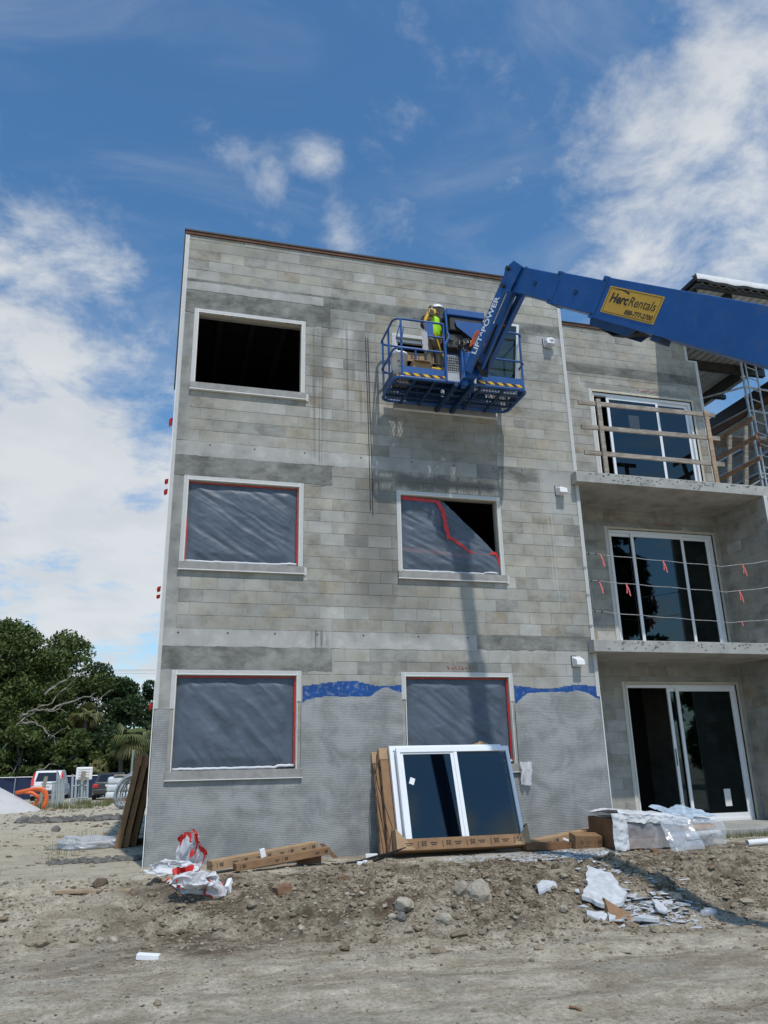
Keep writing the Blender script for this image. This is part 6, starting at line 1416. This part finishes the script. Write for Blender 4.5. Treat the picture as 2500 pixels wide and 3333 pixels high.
rock(*cR(85, 340), .135, 'grey white stone low on the bank below the leaning window', seed=3, flat=.55, m=M_ROCK); rock(*cR(262, 400), .085, 'angular stone at the bank foot below the limestone pair', seed=4, m=M_ROCK)
rock(*cR(36, 385), .05, 'small round grey stone at the foot of the bank', seed=5); rock(*cR(75, 392), .07, 'dark rounded stone beside the small round grey one', seed=6, m=M_CLODG)
rock(*cR(1267, 302), .06, 'round pale stone on the bank right of the plaster rubble', seed=7); rock(*cR(530, 255), .07, 'brown clod like stone right of the limestone pair', seed=8, m=M_CLOD); rock(*cR(625, 295), .09, 'brown pointed stone beside the small plaster heap', seed=9, m=M_CLOD)
rock(*cR(570, 360), .07, 'dark stone low in the bank between the limestone and the slab', seed=10, m=M_CLOD); rock(*cR(775, 352), .06, 'ochre stone left of the large plaster slab', seed=11)
rock(*cL(430, 485), .045, 'small pale stone on the soil below the bank at left', seed=12); rock(*cL(490, 492), .06, 'rounded tan stone on the soil below the red taped plastic', seed=13); rock(*cL(145, 500), .15, 'flat grey slab of hardened soil at lower left', seed=14, m=M_CLOD, flat=.38)
rock(*cL(1130, 245), .055, 'dark clod below the long cartons', seed=15, m=M_CLOD); rock(*cL(1300, 435), .045, 'pale stone at the foot of the bank in the middle', seed=16); rock(*c13(210, 712), .13, 'dark grey lump on the sand beside the white sand pile', seed=17, m=M_CLODG); rock(*c13(430, 835), .12, 'dark grey lump on the sand in front of the grey posts', seed=18, m=M_CLODG); rock(*c13(955, 757), .09, 'dark lump in the shade left of the leaning cartons', seed=19, m=M_CLODG, flat=.4); rock(*c13(620, 712), .11, 'dark lump in front of the line of grey clods', seed=20, m=M_CLODG)

# ------------------------------------------------------------------ grass tufts and weeds
M_GRASS = island_mat('grass_blade', [(.07, .10, .03), (.14, .16, .06), (.22, .2, .10)], .7, .001)
def blades(xs, ys, h, w_, label, cat='grass'):
    n = len(xs); z = gz(xs, ys); a = rng.random(n)*6.28; l = h*(.5+rng.random(n)); dx, dy = np.cos(a)*l*.5*rng.random(n), np.sin(a)*l*.5*rng.random(n); px_, py_ = -np.sin(a)*w_, np.cos(a)*w_
    V = np.stack([np.stack([xs-px_, ys-py_, z-.01], -1), np.stack([xs+px_, ys+py_, z-.01], -1), np.stack([xs+dx, ys+dy, z+l], -1)], 1).reshape(-1, 3)
    return tag(npmesh('grass', V, np.arange(3*n).reshape(n, 3), M_GRASS), label, cat, kind='stuff')
xs, ys = scatter(2600, 8.0, 12.5, -.62, -.29, lambda x, y: .3+np.clip(vnoise(x*2, y*5, 3)*3, 0, 1)); blades(xs, ys, .09, .003, 'thin green grass growing along the foot of the stoop')
xs, ys = scatter(500, -4, .1, -1.0, 8, lambda x, y: np.clip(vnoise(x*1.5, y*1.5, 9, 2)*4-.5, 0, 1)+.01); blades(xs, ys, .12, .003, 'sparse dry weeds on the sand left of the building', 'weeds')
xs, ys = scatter(1800, -6, -2, 22, 31, lambda x, y: np.clip(vnoise(x*1.5, y*1.5, 19, 2)*4, 0, 1)+.05); blades(xs, ys, .22, .012, 'short grass at the foot of the grey posts')

# ------------------------------------------------------------------ left side: cartons, sand, posts, conduit
for k, (xb, yb_) in enumerate(((-.45, 3.10), (-.335, 3.18), (-.22, 3.40))):
    z0 = G(xb, 3.5); lean = Vector((.165, 0, .986)); th = .10; Y1 = yb_+1.9; nrm = Vector((-.986, 0, .165)); hgt = 1.53-.03*k
    e = empty('window_carton', (xb, yb_+.9, z0), '%s brown window carton leaning on the shaded side of the building' % ('outermost', 'middle', 'innermost')[k], 'carton', 'cartons leaning on the shaded side wall')
    b0 = Vector((xb, yb_, z0)); m_ = MB()
    def cbx(mb, a0, a1, h0, h1, o0, o1): 
        P0 = [b0+Vector((0, yy, 0))+lean*hh_+nrm*oo for oo in (o0, o1) for yy, hh_ in ((a0, h0), (a1, h0), (a1, h1), (a0, h1))]
        mb.add(P0, [(0, 1, 2, 3), (7, 6, 5, 4), (0, 4, 5, 1), (1, 5, 6, 2), (2, 6, 7, 3), (3, 7, 4, 0)])
    cbx(m_, 0, 1.9, 0, hgt, 0, th); m_.build('carton_body', CARD, e, bevel=.01)
    m_ = MB(); cbx(m_, -.012, .18, hgt-.17, hgt+.015, -.008, th+.008); m_.build('end_cap', CARD, e, bevel=.008); m_ = MB(); cbx(m_, -.012, .18, 0, .2, -.008, th+.008); m_.build('end_cap', CARD, e, bevel=.008)
# white sand pile
sx0 = ong(*c12(0, 1790)); cxp, cyp = -8.6, 22.0
n = 60; R_ = 4.4; V = []; Fq = []
for j in range(26):
    for i in range(n):
        r = R_*j/25; a = 2*math.pi*i/n; x, y = cxp+r*math.cos(a), cyp+r*.9*math.sin(a); h = 2.35*(1-j/25)**1.0
        h = h*(1+.03*math.sin(a*5+j*.3))+.05*float(vnoise([x*1.5], [y*1.5], 4, 3)[0])*2*(j > 0); V.append((x, y, G(x, y)+max(0, h)-.02*(j == 25)-.05*(j == 25)))
Fq = [(j*n+i, j*n+(i+1) % n, (j+1)*n+(i+1) % n, (j+1)*n+i) for j in range(25) for i in range(n)]
tag(npmesh('sand_pile', V, Fq, mat('white_sand', (.58, .56, .54), .95, var=.08, vscale=2, bump=.02, bscale=8), smooth=True), 'large heap of white sand at the left edge of the site', 'sand pile')
CST = mat('grey_post', (.34, .38, .38), .8, var=.2)
def stand(u, v, vt, r, label, name='site_post', tilt=0.0, m=CST, sq=False, cat='post', grp='grey posts standing in the sand'):
    p = ong(u, v); y = p.y; top = aty(u+tilt, vt, y); m_ = MB()
    if sq: m_.beam(p-Vector((0, 0, .1)), top, r*2, r, up=(0, 1, 0))
    else: m_.tube([p-Vector((0, 0, .1)), top], r, 10); m_.tube([top-Vector((0, 0, .03)), top+Vector((0, 0, .02))], r*1.12, 10)
    return tag(m_.build(name, m), label, cat, grp)
cc_ = lambda a, b: c13(a, b)
u, v = c13(385, 585); stand(u, v, c13(0, 315)[1], .08, 'thickest grey post standing left in the first cluster', tilt=9)
u, v = c13(432, 572); stand(u, v, c13(0, 200)[1], .035, 'tallest thin grey post in the first cluster', tilt=4)
u, v = c13(455, 572); stand(u, v, c13(0, 245)[1], .05, 'second tall grey post beside the thin one', tilt=3)
u, v = c13(480, 568); stand(u, v, c13(0, 275)[1], .075, 'broad grey post right in the first cluster', tilt=5)
u, v = c13(505, 560); stand(u, v, c13(0, 315)[1], .05, 'last grey post at the right of the first cluster', tilt=2)
for k, (a, t_) in enumerate(((595, 235), (632, 275), (668, 300), (700, 290), (728, 310), (760, 295))):
    u, v = c13(a, 545-(k % 2)*12); stand(u, v, c13(0, t_)[1], .055, '%s post of the row under the white panel' % ('first (leftmost)', 'second', 'third', 'fourth', 'fifth', 'last (rightmost)')[k], tilt=4 if k < 3 else 2)
p = ong(*c13(680, 545)); yy = p.y-.2
m_ = MB(); 
for z_ in ((355, 350), (490, 475)): m_.tube([aty(*c13(600, z_[0]), yy), aty(*c13(690, z_[0]-12), yy), aty(*c13(765, z_[1]), yy)], .035, 6)
tag(m_.build('tie_rope', CST), 'rope lashing round the row of posts under the white panel', 'rope')
pa, pb = aty(*c13(635, 290), yy-.1), aty(*c13(822, 150), yy-.1)
wpn = empty('ribbed_board', ((pa.x+pb.x)/2, yy, pa.z), 'ribbed white plastic panel propped on the row of posts', 'panel')
m_ = MB(); m_.box((pa.x, yy-.12, pa.z), (pb.x, yy-.04, pb.z)); m_.build('panel_body', WHITEP, wpn, bevel=.05)
for k in range(4): z = pa.z+(pb.z-pa.z)*(.18+.2*k); MB().box((pa.x+.12, yy-.17, z), (pb.x-.12, yy-.12, z+.09)).build('panel_rib', WHITEP, wpn, bevel=.02)
u, v = c13(715, 300); p_ = aty(u, v, yy-.25); q_ = aty(*c13(722, 195), yy-.25); m_ = MB(); m_.beam(p_, q_, .2, .06, up=(0, 1, 0)); tag(m_.build('stake', WOODG), 'short grey timber stake in front of the white panel', 'stake')
for a, b_, t_, tl_, lab in ((240, 590, 250, 27, 'long weathered timber stake leaning in front of the white car'), (335, 590, 440, 0, 'short timber stake behind the orange conduit')):
    u, v = c13(a, b_); stand(u, v, c13(0, t_)[1], .07, lab, 'stake', tl_, WOODG, True, 'stake', 'timber stakes')
m_ = MB()
yo = 22.0
for k, pts in enumerate((((0, 425), (110, 400), (200, 380), (280, 378), (325, 410), (335, 470), (318, 540), (290, 595)), ((0, 430), (90, 418), (180, 425), (235, 460), (240, 500), (215, 535), (175, 560)), ((90, 410), (200, 392), (270, 395), (312, 430), (320, 490), (300, 560), (285, 590)))):
    m_.tube([aty(*c13(*q), yo+.3*k) for q in pts], .06, 8)
tag(m_.build('orange_conduit', mat('orange_pipe', (.75, .14, .03), .45), smooth=True), 'looped bright orange conduit beside the sand pile', 'conduit')
# grey conduit coil
m_ = MB(); c = ong(*c13(1075, 600)); rr_ = random.Random(3)
for k in range(11):
    o_ = Vector((rr_.uniform(-.10, .18), rr_.uniform(-.2, .2), .0)); r = rr_.uniform(.52, .66); 
    m_.tube([c+o_+Vector((math.cos(t_*math.pi/12)*r*.8+.45+math.sin(t_*math.pi/12)*r*.28, rr_.uniform(-.03, .03), .66+math.sin(t_*math.pi/12)*r*.98)) for t_ in range(24)], .028, 6, closed=True)
tag(m_.build('conduit_coil', mat('grey_conduit', (.30, .33, .36), .5), smooth=True), 'coil of grey conduit standing beside the leaning cartons', 'conduit coil')
# wrapped bags on pallet
p = ong(*c13(1060, 515))+Vector((.45, 0, 0)); bgp = empty('bag_pallet', p, 'pallet of white wrapped cement bags in front of the grey car', 'pallet load')
m_ = MB()
for r_ in range(3):
    for k in range(2):
        m_ = MB(); x = p.x-.95+1.0*k+.03*r_; z = p.z+.12+.36*r_; m_.box((x, p.y-.5, z), (x+.96, p.y+.5, z+.36)); bgo = m_.build('bag', mat('white_bag', (.62, .64, .66), .6, var=.12, vscale=2, dirt=(.25, .5, .62), dscale=3, damt=.5) if 'white_bag' not in bpy.data.materials else bpy.data.materials['white_bag'], bgp, bevel=.12, seg=3)
m_ = MB(); m_.box((p.x-1.0, p.y-.5, p.z), (p.x+1.0, p.y+.5, p.z+.12)); m_.build('pallet_base', WOODR, bgp); m_ = MB(); m_.box((p.x-.6, p.y-.55, p.z+1.21), (p.x+.9, p.y+.5, p.z+1.30)); m_.build('cover_board', WOODG, bgp, bevel=.02)

# ------------------------------------------------------------------ cars
def car(u0, u1, v, wdt, hgt, Lg, paint, kind, label):
    pl = ong((u0+u1)/2, v); root = empty('parked_car', pl, label, 'car'); W2 = wdt/2; x, y, z = pl
    suv = kind == 'suv'
    sec = lambda yy, ws, hs: [(x+sx_*ws_*W2, yy, z+h_) for sx_, ws_, h_ in ws]
    def loft(name, rings, m, bevel=.0, smooth=True):
        mb = MB(); n = len(rings[0]); V = [q for r in rings for q in r]
        fs = [(j*n+i, j*n+(i+1) % n, (j+1)*n+(i+1) % n, (j+1)*n+i) for j in range(len(rings)-1) for i in range(n)]+[tuple(range(n)), tuple((len(rings)-1)*n+i for i in range(n))]
        mb.add(V, fs); return mb.build(name, m, root, bevel=bevel, seg=3)
    def ring(yy, wb, wm, wt, h0, h1, h2): return [(x-wb*W2, yy, z+h0), (x+wb*W2, yy, z+h0), (x+wm*W2, yy, z+(h0+h1)/2), (x+wt*W2, yy, z+h2), (x-wt*W2, yy, z+h2), (x-wm*W2, yy, z+(h0+h1)/2)]
    belt = .98 if suv else .92
    R_ = [ring(y-.02, .88, .94, .90, .32, belt, belt-.04), ring(y+.35, .95, 1.0, .96, .25, belt, belt), ring(y+Lg*.5, .97, 1.0, .96, .25, belt, belt-.02), ring(y+Lg*.8, .95, 1.0, .92, .25, belt, belt-.10), ring(y+Lg, .80, .88, .80, .30, .75, .70)]
    loft('body', R_, paint, .05)
    gy0, gy1 = (y+.12, y+Lg*.68) if suv else (y+.75, y+Lg*.68); ty0 = y+.42 if suv else y+1.35
    def cab(yy, w_, h): return [(x-w_*W2, yy, z+h), (x+w_*W2, yy, z+h)]
    mb = MB(); T0, T1 = .78, .80
    base_ = [(x-.92*W2, gy0, z+belt-.03), (x+.92*W2, gy0, z+belt-.03), (x+.92*W2, gy1, z+belt-.03), (x-.92*W2, gy1, z+belt-.03)]
    top_ = [(x-T0*W2, ty0, z+hgt-.03), (x+T0*W2, ty0, z+hgt-.03), (x+T0*W2, y+Lg*.5, z+hgt), (x-T0*W2, y+Lg*.5, z+hgt)]
    mb.add(base_+top_, [(0, 1, 2, 3), (4, 5, 6, 7), (0, 1, 5, 4), (1, 2, 6, 5), (2, 3, 7, 6), (3, 0, 4, 7)]); mb.build('cabin', paint, root, bevel=.06, seg=3)
    B_, T_ = [Vector(q) for q in base_[:2]], [Vector(q) for q in top_[:2]]
    f0, f1 = .16, .84; q = lambda s_, f: B_[0].lerp(B_[1], s_).lerp(T_[0].lerp(T_[1], s_), f)
    n_ = Vector((0, -1, .3)).normalized()*.008
    m_ = MB(); m_.prism([q(.10, f0)+n_, q(.90, f0)+n_, q(.88, f1)+n_, q(.12, f1)+n_], n_*1.5); m_.build('rear_window', CARGLASS, root)
    for sx_ in (-1, 1):
        m_ = MB()
        if suv: m_.prism([(x+sx_*.93*W2, y-.0, z+.82), (x+sx_*.74*W2, y-.0, z+.85), (x+sx_*.80*W2, y+.22, z+1.25), (x+sx_*.76*W2, y+.40, z+hgt-.12), (x+sx_*.86*W2, y+.42, z+hgt-.14), (x+sx_*.95*W2, y+.15, z+1.15)], (0, -.06, 0))
        else: m_.box((x+sx_*.93*W2-.28*(sx_ > 0), y-.06, z+.66), (x+sx_*.93*W2+.28*(sx_ < 0), y+.15, z+.85))
        m_.build('tail_light', REDT, root, bevel=.02)
        for yy in (y+.8, y+Lg-.85):
            c = Vector((x+sx_*(W2-.12), yy, z+.33)); m_ = MB(); m_.tube([c-Vector((.11, 0, 0)), c+Vector((.11, 0, 0))], .33, 18); wh = m_.build('wheel', BLACK, root, bevel=.03); m_ = MB(); m_.tube([c-Vector((.12, 0, 0)), c+Vector((.12, 0, 0))], .19, 12); m_.build('rim', GALV, wh)
    m_ = MB(); m_.box((x-.90*W2, y-.09, z+.36), (x+.90*W2, y+.05, z+.58)); m_.build('bumper', STEELD if suv else paint, root, bevel=.04)
    m_ = MB(); m_.box((x-.16, y-.065, z+(.80 if suv else .72)), (x+.16, y-.05, z+(.90 if suv else .82))); m_.build('licence_plate', WHITEP, root)
    m_ = MB(); m_.box((x-.30, y-.05, z+(.94 if suv else .87)), (x+.30, y-.03, z+(.98 if suv else .91))); m_.build('trim_strip', CHROME, root)
    return root
car(85, 207, 2607, 1.82, 1.68, 4.4, mat('white_car_paint', (.75, .75, .76), .25, coat=.6), 'suv', 'white off road style car parked before the blue fence')
car(293, 405, 2604, 1.76, 1.44, 4.5, mat('grey_car_paint', (.07, .068, .066), .3, metal=.5, coat=.6), 'sedan', 'dark grey saloon car parked behind the wrapped bags')

# blue screened fence, with posts and rail
FY = 51.0; fn = empty('site_fence', (-8, FY, G(-8, FY)), 'blue screened chain fence running behind the parked cars', 'fence')
M_SCR = mat('blue_screen', (.007, .018, .06), .7, var=.3, vscale=1.2)
n = 90; V = []; zt_ = aty(0, 2533, FY).z
for k in range(n+1):
    x = -22+30*k/n; yy = FY+.05*math.sin(k*1.3); V += [(x, yy, G(x, FY)-.05), (x, yy-.04*math.sin(k*2.1), zt_-.6), (x, yy, zt_+.02*math.sin(k*.9))]
npmesh('screen_fabric', V, [(3*k+j, 3*k+3+j, 3*k+4+j, 3*k+1+j) for k in range(n) for j in range(2)], M_SCR, fn, smooth=True)
MB().tube([(-22, FY-.06, zt_+.03), (8, FY-.06, zt_+.03)], .03, 6).build('top_rail', GALV, fn)
for k in range(11): MB().tube([(-22+3*k, FY-.08, G(-22+3*k, FY)-.1), (-22+3*k, FY-.08, zt_+.06)], .035, 8).build('fence_post', GALV, fn)
p = ong(*c13(1220, 400)); 
m_ = MB(); q0 = aty(*c12(1047, 1420), 30.0); q1_ = aty(*c12(1066, 1205), 30.0); m_.tube([Vector((q0.x, 30, G(q0.x, 30))), q1_], .045, 8); tag(m_.build('thin_pole', mat('green_pole', (.22, .30, .24), .6)), 'thin pale green pole rising behind the leaning brown cartons', 'pole')
m_ = MB()
for dz in (0, .45, .62): m_.tube([aty(820, 0, 75)*0+Vector((-40, 75, 11.6+dz*.6)), Vector((-5, 75, 11.2+dz*.6)), Vector((40, 75, 11.8+dz*.6))], .014, 4)
tag(m_.build('power_line', GALV), 'overhead power lines crossing behind the trees', 'power line')

# ------------------------------------------------------------------ trees
def leafmat(name, cols):
    m = bpy.data.materials.new(name); m.use_nodes = True; t = m.node_tree; b = NB(t); p = t.nodes['Principled BSDF']; p.inputs['Roughness'].default_value = .55; p.inputs['Specular IOR Level'].default_value = .35
    g = t.nodes.new('ShaderNodeNewGeometry'); r = t.nodes.new('ShaderNodeValToRGB')
    while len(r.color_ramp.elements) < len(cols): r.color_ramp.elements.new(.5)
    for i, c in enumerate(cols): r.color_ramp.elements[i].position = i/(len(cols)-1); r.color_ramp.elements[i].color = (*c, 1)
    f = b.m('ADD', b.m('MULTIPLY', g.outputs['Random Per Island'], .55), b.m('MULTIPLY', b.mr(b.noise(g.outputs['Position'], .9, 3, .6), .3, .7, smooth=False), .45)); t.links.new(f, r.inputs[0]); t.links.new(r.outputs[0], p.inputs['Base Color'])
    tr_ = t.nodes.new('ShaderNodeBsdfTranslucent'); t.links.new(r.outputs[0], tr_.inputs[0]); mx = t.nodes.new('ShaderNodeMixShader'); mx.inputs[0].default_value = .25
    t.links.new(p.outputs[0], mx.inputs[1]); t.links.new(tr_.outputs[0], mx.inputs[2]); t.links.new(mx.outputs[0], t.nodes['Material Output'].inputs[0]); return m
LOAK = leafmat('oak_leaves', [(.025, .042, .012), (.06, .092, .024), (.11, .145, .036), (.17, .19, .055)]); LDRK = leafmat('dark_leaves', [(.020, .038, .014), (.042, .074, .024), (.08, .115, .034)])
LPAL = leafmat('palm_leaves', [(.05, .075, .02), (.11, .13, .04), (.20, .18, .07)]); LPIN = leafmat('pine_needles', [(.018, .04, .018), (.045, .075, .03)]); LYEL = leafmat('dry_leaves', [(.13, .13, .04), (.22, .17, .06)])
BARK = mat('bark', (.13, .115, .095), .9, var=.3, vscale=3, bump=.02, bscale=10); BARKL = mat('pale_dead_wood', (.24, .215, .18), .9, var=.2)
def leaves(C, Rd, n, size, m, parent, seed, name='crown', shell=.75, up=.3):
    r = np.random.default_rng(seed); C = np.array(C); Rd = np.array(Rd); k = len(C); w_ = Rd[:, 0]*Rd[:, 1]; w_ = w_/w_.sum()
    ci = r.choice(k, n, p=w_); d = r.normal(size=(n, 3)); d /= np.linalg.norm(d, axis=1)[:, None]; rad = (shell+(1-shell)*r.random(n)**.5)*(.86+.25*r.random(n))
    P_ = C[ci]+d*Rd[ci]*rad[:, None]
    a = r.normal(size=(n, 3))+d*.5; a /= np.linalg.norm(a, axis=1)[:, None]; b_ = np.cross(a, r.normal(size=(n, 3))); b_ /= np.linalg.norm(b_, axis=1)[:, None]; s = size*(.6+.8*r.random(n))[:, None]
    c2 = np.cross(a, b_)
    V = np.stack([P_-b_*s, P_+c2*s*.45, P_+b_*s, P_-c2*s*.45], 1).reshape(-1, 3)
    return npmesh(name, V, np.arange(4*n).reshape(n, 4), m, parent)
def tree(x, y, top, wdt, label, seed, m=LOAK, dens=1.0, trunk=.22, lean=0.0, name='broadleaf_tree', low=.15, grp='trees beyond the fence', zb=None, leaf=.16, cat='tree'):
    r = random.Random(seed); z0 = G(x, y) if zb is None else zb; h = top-z0; root = empty(name, (x, y, z0), label, cat, grp)
    mb = MB(); tp_ = Vector((x+lean*h, y, z0+h*.55)); mb.tube([(x, y, z0-.2), (x+lean*h*.3, y+.1, z0+h*.25), tp_], trunk, 8, r2=trunk*.55)
    C, Rd = [], []
    nb_ = int(30*dens)
    for k in range(nb_):
        f = r.random()**.7; zc = z0+h*(low+(1-low-.07)*f); e = math.sin(math.pi*min(1, .22+.72*f))**.7; a = r.random()*6.28; rr = wdt*e*r.uniform(.35, .92)
        c = Vector((x+lean*h*f+math.cos(a)*rr, y+math.sin(a)*rr*.8, zc)); s = wdt*r.uniform(.20, .36)
        C.append(c); Rd.append((s*1.15, s*1.1, s*.75))
        if k % 3 == 0: mb.tube([tp_.lerp(Vector((x, y, z0+h*.2)), r.random()), tp_.lerp(c, .5)+Vector((0, 0, -.2)), c], trunk*.35, 5, r2=.03)
    C.append(Vector((x+lean*h, y, top-wdt*.25))); Rd.append((wdt*.34, wdt*.34, wdt*.25))
    mb.build('trunk', BARK, root)
    leaves([tuple(c) for c in C], Rd, int(1150*dens*wdt*wdt*(.16/leaf)**1.3*.55)+3500, leaf, m, root, seed, 'crown', .55)
    return root
TY = 60.0
def TX(u, v, y=TY): return aty(u, v, y)
k_ = 2500/1659
def trz(u, v, y=TY): p = aty(u*k_, v*k_, y); return p.x, p.z
x, z = trz(46, 1336); tree(x-.6, TY, z, 5.2, 'tallest broad oak tree at the left edge beyond the fence', 1, LOAK, 1.5, .35, low=.22)
x, z = trz(150, 1352); tree(x-.3, TY+2, z, 3.8, 'tall round topped oak standing right of the tallest one', 2, LOAK, 1.3, .3, low=.2)
x, z = trz(100, 1372); tree(x, TY-1, z-1.2, 3.4, 'oak filling the gap between the two tallest crowns', 3, LOAK, 1.2, .3, low=.2)
x, z = trz(-40, 1350); tree(x, TY+1, z, 4.6, 'oak cut off by the left edge of the picture', 33, LOAK, 1.2, .3)
x, z = trz(203, 1420); tree(x, TY+3, z, 3.0, 'dark tree with flat top right of the round topped oak', 4, LDRK, 1.2, .25, low=.12)
x, z = trz(250, 1450); tree(x, TY+3, z, 3.0, 'dark tree with sloping crown left of the thin pine', 5, LDRK, 1.2, .22, low=.12)
x, z = trz(272, 1500); tree(x+.4, TY, z, 2.4, 'lower dark tree below the sloping crown', 6, LDRK, 1.1, .2, low=.1)
x, z = trz(320, 1468); tree(x, TY+8, z+.8, 2.3, 'thin open pine against the sky beside the building', 7, LPIN, .42, .18, name='pine_tree', low=.45, leaf=.13)
x, z = trz(345, 1500); tree(x, TY+8, z, 3.0, 'bushy tree half hidden by the left corner of the building', 8, LDRK, 1.0, .2)
for k in range(8):
    x, z = trz(-30+52*k, 1595-12*(k % 3)); tree(x, TY-5+(k % 2)*1.5, z, 2.2, ('shrubby tree %s in the dark row behind the fence' % ['at the left end', 'left of the bare branches', 'under the bare branches', 'below the round topped oak', 'behind the white panel', 'left of the palms', 'behind the pole', 'at the right end'][k]), 20+k, LDRK if k % 2 else LOAK, .9, .12, name='understory_tree', low=.02, grp='dark undergrowth trees behind the fence')
# bare pale limbs
for k, pts in enumerate((((5, 1625), (25, 1590), (60, 1545), (110, 1520), (165, 1465)), ((45, 1550), (75, 1535), (110, 1535), (145, 1540)), ((30, 1570), (75, 1562), (105, 1585), (120, 1610)), ((105, 1535), (150, 1520), (205, 1508), (215, 1528)), ((100, 1500), (140, 1470), (170, 1455)), ((40, 1690), (95, 1660), (150, 1640)))):
    m_ = MB(); P0 = [aty(a*k_, b_*k_, TY-5.5) for a, b_ in pts]; P1 = []; rb = random.Random(k)
    for a, b_ in zip(P0[:-1], P0[1:]):
        for j in range(5): P1.append(a.lerp(b_, j/5)+Vector((rb.uniform(-.12, .12), rb.uniform(-.3, .3), rb.uniform(-.12, .12)+.18*math.sin(math.pi*j/5))))
    P1.append(P0[-1]); m_.tube(P1, .085, 6, r2=.02)
    for j in (6, 9, 12):
        if j < len(P1)-1: d_ = Vector((rb.uniform(-.5, 1.2), rb.uniform(-.5, .3), rb.uniform(-.8, .9))); m_.tube([P1[j], P1[j]+d_*.5+Vector((0, 0, .1)), P1[j]+d_], .035, 5, r2=.01)
    tag(m_.build('dead_branch', BARKL), '%s bare pale branch showing in front of the left oaks' % ('longest rising', 'short arching', 'drooping', 'right hand', 'highest', 'lowest')[k], 'branch', 'bare branches before the oaks')
def palm(u, v, y, h, s, label, dry=False):
    c = aty(u*k_, v*k_, y); z0 = G(c.x, y); root = empty('palm_tree', (c.x, y, z0), label, 'palm tree', 'palms beyond the fence'); r = random.Random(int(u))
    m_ = MB(); m_.tube([(c.x, y, z0), (c.x+.1, y, (z0+c.z)/2), (c.x, y, c.z)], .17, 8); m_.build('trunk', BARK, root)
    for k in range(26):
        a = r.random()*6.28; e = r.uniform(-.9, 1.2); L = s*r.uniform(.75, 1.1); d = Vector((math.cos(a)*math.cos(e), math.sin(a)*math.cos(e), math.sin(e))); t0 = c+d*L*.35; m_ = MB(); m_.tube([c, t0], .02, 4)
        sdv = d.cross(Vector((0, 0, 1))).normalized(); up_ = sdv.cross(d)
        for j in range(15):
            b_ = math.radians(-75+150*j/14); dd = d*math.cos(b_)+sdv*math.sin(b_); tip = t0+dd*L*.62+Vector((0, 0, -.28*L*abs(math.sin(b_))-.22*L)); w_ = dd.cross(up_).normalized()*.045*s; mid = t0+dd*L*.38+Vector((0, 0, -.03*L))
            m_.add([t0, mid-w_, tip, mid+w_], [(0, 1, 2, 3)])
        m_.build('frond', LYEL if (dry and k < 9) or k < 4 else LPAL, root)
palm(288, 1590, 52.5, 5, 1.9, 'fan palm with green fronds beside the building corner'); palm(186, 1545, 56.5, 6, 1.6, 'fan palm with dry brown fronds in the dark trees', True); palm(262, 1610, 53, 5, 1.1, 'small fan palm left of the green one'); palm(212, 1660, 53, 5, 1.0, 'low fan palm near the fence')
# the conifer and roadside trees behind the photographer, seen only mirrored in the panes
tree(31, -34, 19, 3.2, 'dark conifer behind the camera mirrored in the balcony door', 50, LPIN, 1.2, .3, name='conifer_tree', low=.1, grp='trees behind the camera', leaf=.3)
tree(44, -40, 9, 4.5, 'round tree behind the camera right of the conifer', 51, LDRK, .8, .3, grp='trees behind the camera', leaf=.35)
tree(14, -48, 8, 5.0, 'low round tree behind the camera left of the conifer', 52, LDRK, .8, .3, grp='trees behind the camera', leaf=.35)
